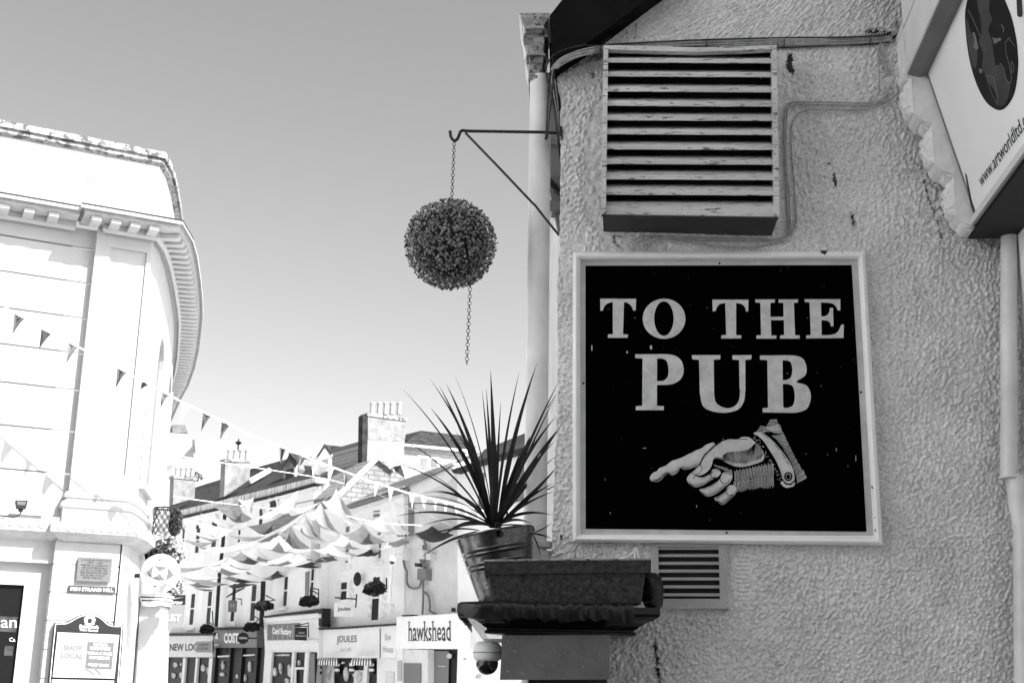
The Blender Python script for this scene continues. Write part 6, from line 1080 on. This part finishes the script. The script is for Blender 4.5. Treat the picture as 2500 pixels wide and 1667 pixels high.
g = G(); g.tube(path3([F(*c6(*p), .45) for p in ((1870, 600), (1905, 625), (1915, 660), (1912, 900), (1905, 1200), (1904, 1400))]), .07, 8); solo('drainpipe', 'black rainwater pipe on the white house behind the plant', 'drainpipe', F(*c6(1905, 1400), .45), g, M['black'])
g = G(); g.tube([F(*c5(1065, 560), .4), F(*c5(1045, 1010), .4)], .085, 8); solo('drainpipe', 'thick black rainwater pipe between the coffee shop and the card shop', 'drainpipe', F(*c5(1045, 1010), .4), g, M['black'])
g = G(); g.tube([F(*cA(945, 420), .3), F(*cA(920, 820), .3), F(*c5(632, 480), .3), F(*c5(598, 1010), .3)], .07, 8); solo('drainpipe', 'thin black rainwater pipe down the long terrace above the coffee shop', 'drainpipe', F(*c5(598, 1010), .3), g, M['black'])
# ------------------------------------------------------------------ shopfronts
def shopfront(label, conv, fas, mat_f, off=.35, sill=None, th=.3):
    t_ = Thing('shopfront', label, 'shopfront', F(*conv(*fas[3]), off)); t_.add('fascia', Fq_(fas, off, th, None, conv), M[mat_f], bevel=.01); return t_
def glaz(t_, conv, x0_, x1_, y0_, off, posts, pm='white', glass='glass', top=None):
    g = G(); a = F(*conv(x0_, y0_), off); b = F(*conv(x1_, y0_), off); zt = (a.z + b.z) / 2; g.prism([V((a.x, a.y, zt)), V((b.x, b.y, zt)), V((b.x, b.y, .1)), V((a.x, a.y, .1))], -F.n * .05); t_.add('glazing', g, M[glass])
    for (p0_, p1_) in posts: g = G(); a = F(*conv(p0_, y0_), off + .08); b = F(*conv(p1_, y0_), off + .08); g.prism([V((a.x, a.y, zt)), V((b.x, b.y, zt)), V((b.x, b.y, .05)), V((a.x, a.y, .05))], -F.n * .12); t_.add('post', g, M[pm])
def Ft(g, s_, conv, bl, br, tl, off, **k): text(g, s_, F(*conv(*bl), off), F(*conv(*br), off), F(*conv(*tl), off), **k)
def panel(conv, pts, off, th, m_, t_, nm, parent=None): return t_.add(nm, Fq_(pts, off, th, None, conv), M[m_], parent=parent)
def blobs(t_, conv, spots_, off, nm='window_display'):
    for (x, y, rx, ry) in spots_:
        pts = [(x + rx * math.cos(a) * rng.uniform(.6, 1.1), y + ry * math.sin(a) * rng.uniform(.7, 1.1)) for a in np.linspace(0, 6.28, 11)[:-1]]; t_.add(nm, Fq_(pts, off, .05, None, conv), M['shirt'])
s1 = shopfront('pale clothes shopfront with condensed black lettering at the far left end', c5, [(45, 1098), (568, 1094), (562, 1308), (35, 1306)], 'palegrey')
panel(c5, [(40, 1072), (575, 1068), (575, 1096), (40, 1100)], .45, .4, 'black', s1, 'cornice'); glaz(s1, c5, 45, 562, 1316, .15, [(45, 110), (272, 298), (398, 418), (530, 566)])
g = G(); Ft(g, 'NEW LOOK', c5, (140, 1248), (468, 1246), (140, 1178), .36, spacing=1.0, bold=.02); s1.add('lettering', g, M['ink']); blobs(s1, c5, [(190, 1385, 22, 28), (170, 1490, 20, 32), (245, 1490, 15, 30), (465, 1420, 22, 40), (245, 1380, 12, 14), (510, 1440, 10, 40)], .2)
s2 = shopfront('dark coffee shopfront with white rounded letters in the middle of the terrace', c5, [(582, 1040), (1000, 1032), (998, 1212), (575, 1214)], 'midgrey')
s2.o.children[0].data.materials[0] = M['block']
panel(c5, [(575, 1015), (1060, 1008), (1060, 1034), (575, 1042)], .45, .4, 'black', s2, 'cornice'); glaz(s2, c5, 572, 1080, 1216, .15, [(572, 600), (728, 745), (846, 860), (985, 1010)], pm='black'); g = G(); Ft(g, 'COSTA', c5, (675, 1172), (860, 1176), (675, 1070), .37, bold=.05); Ft(g, 'S', c5, (586, 1130), (618, 1132), (588, 1075), .37, bold=.05); Ft(g, 'am', c5, (582, 1195), (620, 1195), (584, 1180), .37, bold=.04); s2.add('lettering', g, M['inkwhite'])
panel(c5, [(1002, 1030), (1075, 1024), (1070, 1215), (1000, 1215)], .36, .3, 'black', s2, 'side_panel'); blobs(s2, c5, [(655, 1480, 22, 22), (660, 1390, 14, 50), (925, 1400, 18, 60), (880, 1520, 8, 40), (800, 1500, 12, 26)], .2); panel(c5, [(612, 1296), (728, 1290), (726, 1306), (612, 1312)], .25, .05, 'palegrey', s2, 'rail'); panel(c5, [(866, 1286), (980, 1280), (980, 1294), (866, 1300)], .25, .05, 'palegrey', s2, 'rail')
s3 = shopfront('card shopfront with white classical surround and grey slatted sign panel', c5, [(1068, 918), (1612, 875), (1612, 1320), (1085, 1330)], 'white', off=.5)
panel(c5, [(1055, 905), (1600, 832), (1650, 826), (1640, 1010), (1612, 1000), (1610, 870), (1590, 860), (1070, 920)], .56, .3, 'black', s3, 'lead_edge'); panel(c5, [(1062, 928), (1610, 880), (1612, 920), (1090, 968)], .66, .2, 'white', s3, 'cornice'); fp = panel(c5, [(1102, 988), (1425, 970), (1425, 1132), (1102, 1138)], .52, .02, 'midgrey', s3, 'sign_panel')
for k in range(13): panel(c5, [(1104 + k * 25, 990), (1108 + k * 25, 989), (1108 + k * 25, 1136), (1104 + k * 25, 1137)], .524, .003, 'inkgrey' if k % 2 else 'inkpale', s3, 'slat', fp)
g = G(); Ft(g, 'Card Factory', c5, (1155, 1098), (1345, 1110), (1155, 1018), .53, bold=.05); s3.add('lettering', g, M['inkwhite'], parent=fp); panel(c5, [(1085, 1150), (1585, 1138), (1585, 1165), (1085, 1178)], .6, .1, 'white', s3, 'moulding'); glaz(s3, c5, 1125, 1590, 1262, .53, [(1100, 1150), (1478, 1512), (1350, 1372)], pm='white')
panel(c5, [(1512, 1275), (1570, 1272), (1570, 1600), (1512, 1600)], .56, .03, 'midgrey', s3, 'door_panel'); blobs(s3, c5, [(1255, 1290, 85, 12), (1320, 1440, 22, 70), (1230, 1420, 16, 60), (1410, 1370, 14, 30), (1295, 1545, 24, 30), (1175, 1450, 18, 50)], .58); panel(c5, [(1372, 1410), (1465, 1408), (1465, 1430), (1385, 1432), (1385, 1640), (1372, 1640)], .6, .03, 'white', s3, 'door_frame')
s4 = shopfront('pale fashion shopfront with thin serif capitals and two striped awnings', c7, [(95, 1040), (880, 988), (882, 1318), (92, 1308)], 'render2')
panel(c7, [(85, 1022), (300, 1012), (880, 975), (882, 992), (300, 1032), (88, 1040)], .5, .45, 'black', s4, 'lead_edge'); panel(c7, [(715, 1025), (722, 1025), (722, 1316), (715, 1316)], .37, .03, 'midgrey', s4, 'joint'); g = G(); Ft(g, 'JOULES', c7, (290, 1185), (488, 1182), (290, 1098), .37, spacing=1.1, bold=.01); s4.add('lettering', g, M['inkgrey'])
g = G(); Ft(g, 'Live', c7, (325, 1255), (372, 1253), (325, 1222), .37, shear=.3); Ft(g, 'in 2018', c7, (385, 1254), (430, 1253), (385, 1218), .37); s4.add('lettering', g, M['inkpale']); g = G(); Ft(g, 'Bow', c7, (768, 1145), (825, 1143), (768, 1078), .37); Ft(g, 'House', c7, (748, 1262), (848, 1265), (748, 1200), .37); s4.add('house_name', g, M['inkpale'])
glaz(s4, c7, 92, 700, 1320, .1, [(92, 108), (565, 600)], pm='white', glass='glass'); panel(c7, [(690, 1322), (885, 1325), (885, 1700), (690, 1700)], .3, .1, 'render2', s4, 'pier'); panel(c7, [(770, 1455), (856, 1458), (856, 1700), (770, 1700)], .33, .02, 'palegrey', s4, 'door')
for (x0_, x1_) in ((120, 305), (440, 640)):
    a = [F(*c7(x0_ + 12, 1316), .42), F(*c7(x1_ - 2, 1318), .42), F(*c7(x1_ + 4, 1350), .95), F(*c7(x0_ - 6, 1346), .95)]; aw = Thing('awning', 'small black and white striped awning over the %s window of the fashion shop' % ('left' if x0_ < 200 else 'right'), 'awning', a[3], 'striped awnings'); n = 16
    for par_ in (0, 1):
        g = G()
        for k in range(par_, n, 2):
            p = lambda u, e: a[0].lerp(a[1], u) if e == 0 else a[3].lerp(a[2], u)
            g.quad(p(k / n, 0), p((k + 1) / n, 0), p((k + 1) / n, 1), p(k / n, 1)); g.quad(p(k / n, 1), p((k + 1) / n, 1), p((k + 1) / n, 1) - V((0, 0, .12)), p(k / n, 1) - V((0, 0, .12)))
        aw.add('black_stripes' if par_ else 'white_stripes', g, M['ink'] if par_ else M['white'])
for k, x in enumerate((95, 272, 415, 612)):
    for j in range(5): panel(c7, [(x, 1345 + j * 26), (x + 36, 1346 + j * 26), (x + 36, 1372 + j * 26), (x, 1371 + j * 26)], .2, .05, 'ink' if j % 2 == 0 else 'white', s4, 'striped_curtain')
blobs(s4, c7, [(350, 1365, 18, 12), (380, 1480, 30, 70), (470, 1480, 28, 40), (510, 1500, 40, 70), (220, 1450, 50, 90)], .16); panel(c7, [(150, 1370), (262, 1372), (262, 1700), (150, 1700)], .14, .02, 'palegrey', s4, 'display_backdrop'); panel(c7, [(460, 1440), (560, 1440), (560, 1700), (460, 1700)], .14, .02, 'palegrey', s4, 'display_backdrop')
s5 = shopfront('outdoor clothes shopfront with tall lower case serif name on a white box fascia', c7, [(886, 917), (1522, 880), (1568, 975), (1565, 1224), (882, 1224)], 'white', off=.9, th=.8)
g = Fq_([(1568, 975), (1620, 985), (1668, 1040), (1690, 1095), (1760, 1150), (1770, 1180), (1640, 1228), (1565, 1226)], .75, .5, None, c7); s5.add('fascia_end', g, M['palegrey'])
g = G()
Ft(g, 'hawkshead', c7, (1002, 1150), (1418, 1148), (1002, 958), .91, bold=.004)
for x, y in ((1012, 1146), (1042, 1146), (1092, 1146), (1158, 1146), (1190, 1146), (1245, 1146), (1275, 1146), (1355, 1146), (1412, 1146), (1008, 962), (1158, 962), (1240, 962), (1408, 962), (1105, 1042), (1150, 1042)): g.prism([F(*c7(*p), .912) for p in ((x - 11, y - 3), (x + 11, y - 3), (x + 11, y + 4), (x - 11, y + 4))], F.n * .004)
s5.add('lettering', g, M['ink']); panel(c7, [(930, 892), (1035, 888), (1035, 900), (940, 908)], .95, .2, 'black', s5, 'lead_scrap'); glaz(s5, c7, 940, 1650, 1228, .2, [(1190, 1212)], pm='midgrey'); panel(c7, [(942, 1232), (1192, 1236), (1192, 1700), (942, 1700)], .45, .2, 'palegrey', s5, 'pier'); panel(c7, [(955, 1368), (1122, 1372), (1122, 1700), (955, 1700)], .48, .02, 'inkgrey', s5, 'notice_panel')
panel(c7, [(886, 1225), (940, 1226), (936, 1700), (884, 1700)], .5, .2, 'white', s5, 'post'); panel(c7, [(892, 1345), (930, 1346), (930, 1545), (890, 1545)], .53, .02, 'inkpale', s5, 'small_notices'); blobs(s5, c7, [(1400, 1300, 22, 28), (1330, 1400, 40, 8), (1550, 1328, 8, 8), (1690, 1500, 26, 24), (1745, 1290, 8, 14)], .3); panel(c7, [(1205, 1245), (1400, 1250), (1390, 1700), (1205, 1700)], .25, .02, 'inkgrey', s5, 'display_backdrop')
g = G(); g.prism([F(*c7(*p), .35) for p in ((1420, 860), (1428, 820), (1436, 820), (1440, 862))], -F.n * .1); solo('chimney_stub', 'tiny dark vent stub standing on the outdoor shop fascia', 'vent', F(*c7(1430, 862), .35), g, M['ink'])
# projecting hanging signs
def psign(label, conv, board, mat_b, off, txt, arm, mt='inkwhite', disc=None):
    t_ = Thing('hanging_sign', label, 'sign', F(*conv(*board[0]), off) if board else F(*conv(disc[0], disc[1] + disc[2]), off))
    fr_ = (CAM - F(*conv(*(board[0] if board else disc[:2])), off)); fr_.z = 0; fr_.normalize(); c_ = F(*conv(*(board[0] if board else disc[:2])), off); P = lambda p, o=0.0: hit(*conv(*p), c_ + fr_ * o, fr_)
    g = G()
    if board: g.prism([P(p) for p in board], -fr_ * .05)
    else:
        cc_ = P(disc[:2]); g.disc(cc_, (P((disc[0], disc[1] - disc[2])) - cc_).length, fr_, 32, .05)
    b_ = t_.add('board', g, M[mat_b])
    g = G()
    for s_, bl, br_, tl in txt: text(g, s_, P(bl, .005), P(br_, .005), P(tl, .005), bold=.02)
    if txt: t_.add('lettering', g, M[mt], parent=b_)
    g = G(); g.tube([P(p, -.03) for p in arm], .022, 6); t_.add('arm', g, M['black'])
psign('square grey hanging sign overlapping the end of the clothes shop name', c5, [(400, 1155), (556, 1152), (552, 1262), (395, 1262)], 'inkpale', 1.0, [('NEW', (428, 1200), (525, 1198), (428, 1175)), ('LOOK', (412, 1238), (528, 1238), (412, 1212))], [(556, 1152), (566, 1150), (566, 1270)], 'inkgrey')
psign('round black hanging sign overlapping the coffee shop name', c5, None, 'black', 1.1, [('COSTA', (826, 1130), (905, 1132), (826, 1110))], [(920, 1122), (1000, 1122)], disc=(865, 1122, 57))
psign('square black hanging sign in front of the card shop panel', c5, [(1378, 1018), (1498, 1018), (1496, 1146), (1374, 1140)], 'black', 1.1, [('Card', (1412, 1078), (1470, 1078), (1412, 1058)), ('Factory', (1388, 1112), (1488, 1112), (1388, 1088))], [(1375, 1002), (1510, 972), (1512, 1115), (1510, 1005), (1380, 1002)], 'inkpale')
psign('pale framed hanging sign with script name under a black bar', c7, [(270, 770), (462, 768), (458, 912), (262, 908)], 'palegrey', 1.1, [('Joules', (300, 862), (428, 858), (300, 815))], [(270, 722), (480, 735), (490, 690), (455, 700), (490, 690), (480, 820)], 'ink')
psign('small dark hanging sign with a pale letter on the long terrace', c5, [(720, 745), (808, 750), (800, 865), (715, 862)], 'midgrey', 1.0, [('H', (742, 822), (778, 822), (742, 778))], [(700, 718), (800, 650), (880, 625), (700, 718), (850, 738), (850, 795)], 'inkpale')
# hanging baskets on the terrace
def basket(label, conv, c0, rx, ry, arm, off=.9):
    c_ = F(*conv(*c0), off); k_ = (c_ - CAM).dot(FW) / FPX / (conv(1, 0)[0] - conv(0, 0)[0]) * (conv(1, 0)[0] - conv(0, 0)[0]) ** 2
    t_ = Thing('hanging_basket', label, 'basket', c_ - V((0, 0, ry * k_)), 'hanging baskets on the terrace')
    g = G(); clump(g, c_, rx * k_, ry * k_ * .75, 420, .04, .10); clump(g, c_ + V((-rx * k_ * .6, 0, -ry * k_ * .3)), rx * k_ * .5, ry * k_ * .5, 120, .04, .09); clump(g, c_ + V((rx * k_ * .6, 0, -ry * k_ * .2)), rx * k_ * .45, ry * k_ * .45, 120, .04, .09); t_.add('foliage', g, M['foliage'])
    g = G(); g.lathe(c_ - V((0, 0, ry * k_ * .1)), [(rx * k_ * .62, 0), (rx * k_ * .55, -ry * k_ * .4), (rx * k_ * .35, -ry * k_ * .8), (.02, -ry * k_ * .95)], 16); t_.add('bowl', g, M['black']); g = G(); g.tube([F(*conv(*p), off - .05 * i) for i, p in enumerate(arm)], .022, 5); t_.add('bracket', g, M['black'])
basket('dark hanging basket above the end of the clothes shop fascia', c5, (510, 1030), 62, 50, [(560, 850), (570, 990), (520, 960)])
basket('dark hanging basket above the coffee shop fascia', c5, (955, 1010), 70, 48, [(965, 900), (1020, 930), (960, 1000)])
basket('dark hanging basket beside the thick black pipe', c5, (1075, 800), 85, 52, [(1090, 700), (1180, 745), (1090, 760)])
basket('dark hanging basket on the plain bay above the card shop', c5, (1522, 755), 88, 60, [(1530, 625), (1612, 640), (1612, 730), (1612, 690), (1530, 640), (1530, 700)])
basket('bushy dark hanging basket on the fashion shop house under a long stay', c7, (668, 630), 100, 75, [(668, 520), (782, 610), (785, 530), (785, 640)])
# street camera, junction boxes, lamp bracket
sc3 = Thing('street_camera', 'white street camera dome on a tall bracket pole in front of the fashion shop', 'camera', F(*c7(810, 880), .8))
g = G(); g.tube([F(*c7(812, 780), .8), F(*c7(832, 400), .8)], .05, 10); sc3.add('pole', g, M['white'], smooth=True); g = G(); g.tube(path3([F(*c7(*p), .5) for p in ((855, 320), (875, 300), (910, 298), (945, 320))]), .035, 8); sc3.add('arm', g, M['white'], smooth=True)
g = G(); g.lathe(F(*c7(838, 362), .8), [(.09, 0), (.1, .05), (.08, .12), (.03, .16)], 16); sc3.add('housing', g, M['white'], smooth=True); g = G(); g.ball(F(*c7(838, 368), .8), .07, 16); sc3.add('dome', g, M['dome'], smooth=True); g = G(); g.prism([F(*c7(*p), .8) for p in ((780, 775), (835, 790), (830, 840), (808, 885), (790, 820))], -F.n * .12); sc3.add('bracket_foot', g, M['palegrey'])
jb = Thing('junction_box', 'grey electrical boxes and sockets with looping cable on the grey side wall', 'electrical boxes', F(*c7(1130, 550), .1))
for q, m_ in ((((1090, 432), (1175, 438), (1172, 550), (1086, 546)), 'midgrey'), (((1100, 252), (1150, 250), (1150, 340), (1100, 340)), 'palegrey'), (((1178, 285), (1222, 288), (1220, 348), (1178, 350)), 'palegrey'), (((1062, 378), (1110, 382), (1108, 418), (1064, 415)), 'black'), (((945, 250), (972, 250), (968, 350), (944, 348)), 'palegrey')):
    jb.add('box', Fq_(q, .2, .2, None, c7), M[m_])
for pts in ([(952, 350), (965, 420), (985, 460), (985, 560), (1010, 615), (1060, 632), (1105, 620), (1125, 570), (1128, 548)], [(1145, 548), (1148, 700), (1140, 890)], [(1150, 660), (1200, 710), (1215, 800), (1215, 850), (1270, 885)], [(1120, 345), (1140, 390), (1170, 400), (1195, 350)], [(1168, 250), (1172, 200), (1155, 165)], [(1150, 200), (1150, 430)]):
    g = G(); g.tube(path3([F(*c7(*p), .12) for p in pts]), .035, 6); jb.add('cable', g, M['midgrey'], smooth=True)
g = G(); g.ball(F(*c7(496, 538), .25), .18, 12, (.7, .7, 1.2)); solo('alarm_bell', 'small dark round alarm bell on the fashion shop house', 'alarm', F(*c7(496, 538), .25), g, M['ink'], smooth=True)
g = Fq_([(880, 100), (930, 95), (935, 105), (905, 118), (882, 118)], .3, .05, None, c7); 
g2 = G(); Ft(g2, 'SH', c7, (885, 118), (985, 120), (885, 96), .32, bold=.06); solo('shop_lettering', 'dark capital letters on the white wall under the sails', 'lettering', F(*c7(930, 120), .32), g2, M['ink'])
# ------------------------------------------------------------------ sails over the street
def sY(y): return 25.5 + (y - 1190) * .078
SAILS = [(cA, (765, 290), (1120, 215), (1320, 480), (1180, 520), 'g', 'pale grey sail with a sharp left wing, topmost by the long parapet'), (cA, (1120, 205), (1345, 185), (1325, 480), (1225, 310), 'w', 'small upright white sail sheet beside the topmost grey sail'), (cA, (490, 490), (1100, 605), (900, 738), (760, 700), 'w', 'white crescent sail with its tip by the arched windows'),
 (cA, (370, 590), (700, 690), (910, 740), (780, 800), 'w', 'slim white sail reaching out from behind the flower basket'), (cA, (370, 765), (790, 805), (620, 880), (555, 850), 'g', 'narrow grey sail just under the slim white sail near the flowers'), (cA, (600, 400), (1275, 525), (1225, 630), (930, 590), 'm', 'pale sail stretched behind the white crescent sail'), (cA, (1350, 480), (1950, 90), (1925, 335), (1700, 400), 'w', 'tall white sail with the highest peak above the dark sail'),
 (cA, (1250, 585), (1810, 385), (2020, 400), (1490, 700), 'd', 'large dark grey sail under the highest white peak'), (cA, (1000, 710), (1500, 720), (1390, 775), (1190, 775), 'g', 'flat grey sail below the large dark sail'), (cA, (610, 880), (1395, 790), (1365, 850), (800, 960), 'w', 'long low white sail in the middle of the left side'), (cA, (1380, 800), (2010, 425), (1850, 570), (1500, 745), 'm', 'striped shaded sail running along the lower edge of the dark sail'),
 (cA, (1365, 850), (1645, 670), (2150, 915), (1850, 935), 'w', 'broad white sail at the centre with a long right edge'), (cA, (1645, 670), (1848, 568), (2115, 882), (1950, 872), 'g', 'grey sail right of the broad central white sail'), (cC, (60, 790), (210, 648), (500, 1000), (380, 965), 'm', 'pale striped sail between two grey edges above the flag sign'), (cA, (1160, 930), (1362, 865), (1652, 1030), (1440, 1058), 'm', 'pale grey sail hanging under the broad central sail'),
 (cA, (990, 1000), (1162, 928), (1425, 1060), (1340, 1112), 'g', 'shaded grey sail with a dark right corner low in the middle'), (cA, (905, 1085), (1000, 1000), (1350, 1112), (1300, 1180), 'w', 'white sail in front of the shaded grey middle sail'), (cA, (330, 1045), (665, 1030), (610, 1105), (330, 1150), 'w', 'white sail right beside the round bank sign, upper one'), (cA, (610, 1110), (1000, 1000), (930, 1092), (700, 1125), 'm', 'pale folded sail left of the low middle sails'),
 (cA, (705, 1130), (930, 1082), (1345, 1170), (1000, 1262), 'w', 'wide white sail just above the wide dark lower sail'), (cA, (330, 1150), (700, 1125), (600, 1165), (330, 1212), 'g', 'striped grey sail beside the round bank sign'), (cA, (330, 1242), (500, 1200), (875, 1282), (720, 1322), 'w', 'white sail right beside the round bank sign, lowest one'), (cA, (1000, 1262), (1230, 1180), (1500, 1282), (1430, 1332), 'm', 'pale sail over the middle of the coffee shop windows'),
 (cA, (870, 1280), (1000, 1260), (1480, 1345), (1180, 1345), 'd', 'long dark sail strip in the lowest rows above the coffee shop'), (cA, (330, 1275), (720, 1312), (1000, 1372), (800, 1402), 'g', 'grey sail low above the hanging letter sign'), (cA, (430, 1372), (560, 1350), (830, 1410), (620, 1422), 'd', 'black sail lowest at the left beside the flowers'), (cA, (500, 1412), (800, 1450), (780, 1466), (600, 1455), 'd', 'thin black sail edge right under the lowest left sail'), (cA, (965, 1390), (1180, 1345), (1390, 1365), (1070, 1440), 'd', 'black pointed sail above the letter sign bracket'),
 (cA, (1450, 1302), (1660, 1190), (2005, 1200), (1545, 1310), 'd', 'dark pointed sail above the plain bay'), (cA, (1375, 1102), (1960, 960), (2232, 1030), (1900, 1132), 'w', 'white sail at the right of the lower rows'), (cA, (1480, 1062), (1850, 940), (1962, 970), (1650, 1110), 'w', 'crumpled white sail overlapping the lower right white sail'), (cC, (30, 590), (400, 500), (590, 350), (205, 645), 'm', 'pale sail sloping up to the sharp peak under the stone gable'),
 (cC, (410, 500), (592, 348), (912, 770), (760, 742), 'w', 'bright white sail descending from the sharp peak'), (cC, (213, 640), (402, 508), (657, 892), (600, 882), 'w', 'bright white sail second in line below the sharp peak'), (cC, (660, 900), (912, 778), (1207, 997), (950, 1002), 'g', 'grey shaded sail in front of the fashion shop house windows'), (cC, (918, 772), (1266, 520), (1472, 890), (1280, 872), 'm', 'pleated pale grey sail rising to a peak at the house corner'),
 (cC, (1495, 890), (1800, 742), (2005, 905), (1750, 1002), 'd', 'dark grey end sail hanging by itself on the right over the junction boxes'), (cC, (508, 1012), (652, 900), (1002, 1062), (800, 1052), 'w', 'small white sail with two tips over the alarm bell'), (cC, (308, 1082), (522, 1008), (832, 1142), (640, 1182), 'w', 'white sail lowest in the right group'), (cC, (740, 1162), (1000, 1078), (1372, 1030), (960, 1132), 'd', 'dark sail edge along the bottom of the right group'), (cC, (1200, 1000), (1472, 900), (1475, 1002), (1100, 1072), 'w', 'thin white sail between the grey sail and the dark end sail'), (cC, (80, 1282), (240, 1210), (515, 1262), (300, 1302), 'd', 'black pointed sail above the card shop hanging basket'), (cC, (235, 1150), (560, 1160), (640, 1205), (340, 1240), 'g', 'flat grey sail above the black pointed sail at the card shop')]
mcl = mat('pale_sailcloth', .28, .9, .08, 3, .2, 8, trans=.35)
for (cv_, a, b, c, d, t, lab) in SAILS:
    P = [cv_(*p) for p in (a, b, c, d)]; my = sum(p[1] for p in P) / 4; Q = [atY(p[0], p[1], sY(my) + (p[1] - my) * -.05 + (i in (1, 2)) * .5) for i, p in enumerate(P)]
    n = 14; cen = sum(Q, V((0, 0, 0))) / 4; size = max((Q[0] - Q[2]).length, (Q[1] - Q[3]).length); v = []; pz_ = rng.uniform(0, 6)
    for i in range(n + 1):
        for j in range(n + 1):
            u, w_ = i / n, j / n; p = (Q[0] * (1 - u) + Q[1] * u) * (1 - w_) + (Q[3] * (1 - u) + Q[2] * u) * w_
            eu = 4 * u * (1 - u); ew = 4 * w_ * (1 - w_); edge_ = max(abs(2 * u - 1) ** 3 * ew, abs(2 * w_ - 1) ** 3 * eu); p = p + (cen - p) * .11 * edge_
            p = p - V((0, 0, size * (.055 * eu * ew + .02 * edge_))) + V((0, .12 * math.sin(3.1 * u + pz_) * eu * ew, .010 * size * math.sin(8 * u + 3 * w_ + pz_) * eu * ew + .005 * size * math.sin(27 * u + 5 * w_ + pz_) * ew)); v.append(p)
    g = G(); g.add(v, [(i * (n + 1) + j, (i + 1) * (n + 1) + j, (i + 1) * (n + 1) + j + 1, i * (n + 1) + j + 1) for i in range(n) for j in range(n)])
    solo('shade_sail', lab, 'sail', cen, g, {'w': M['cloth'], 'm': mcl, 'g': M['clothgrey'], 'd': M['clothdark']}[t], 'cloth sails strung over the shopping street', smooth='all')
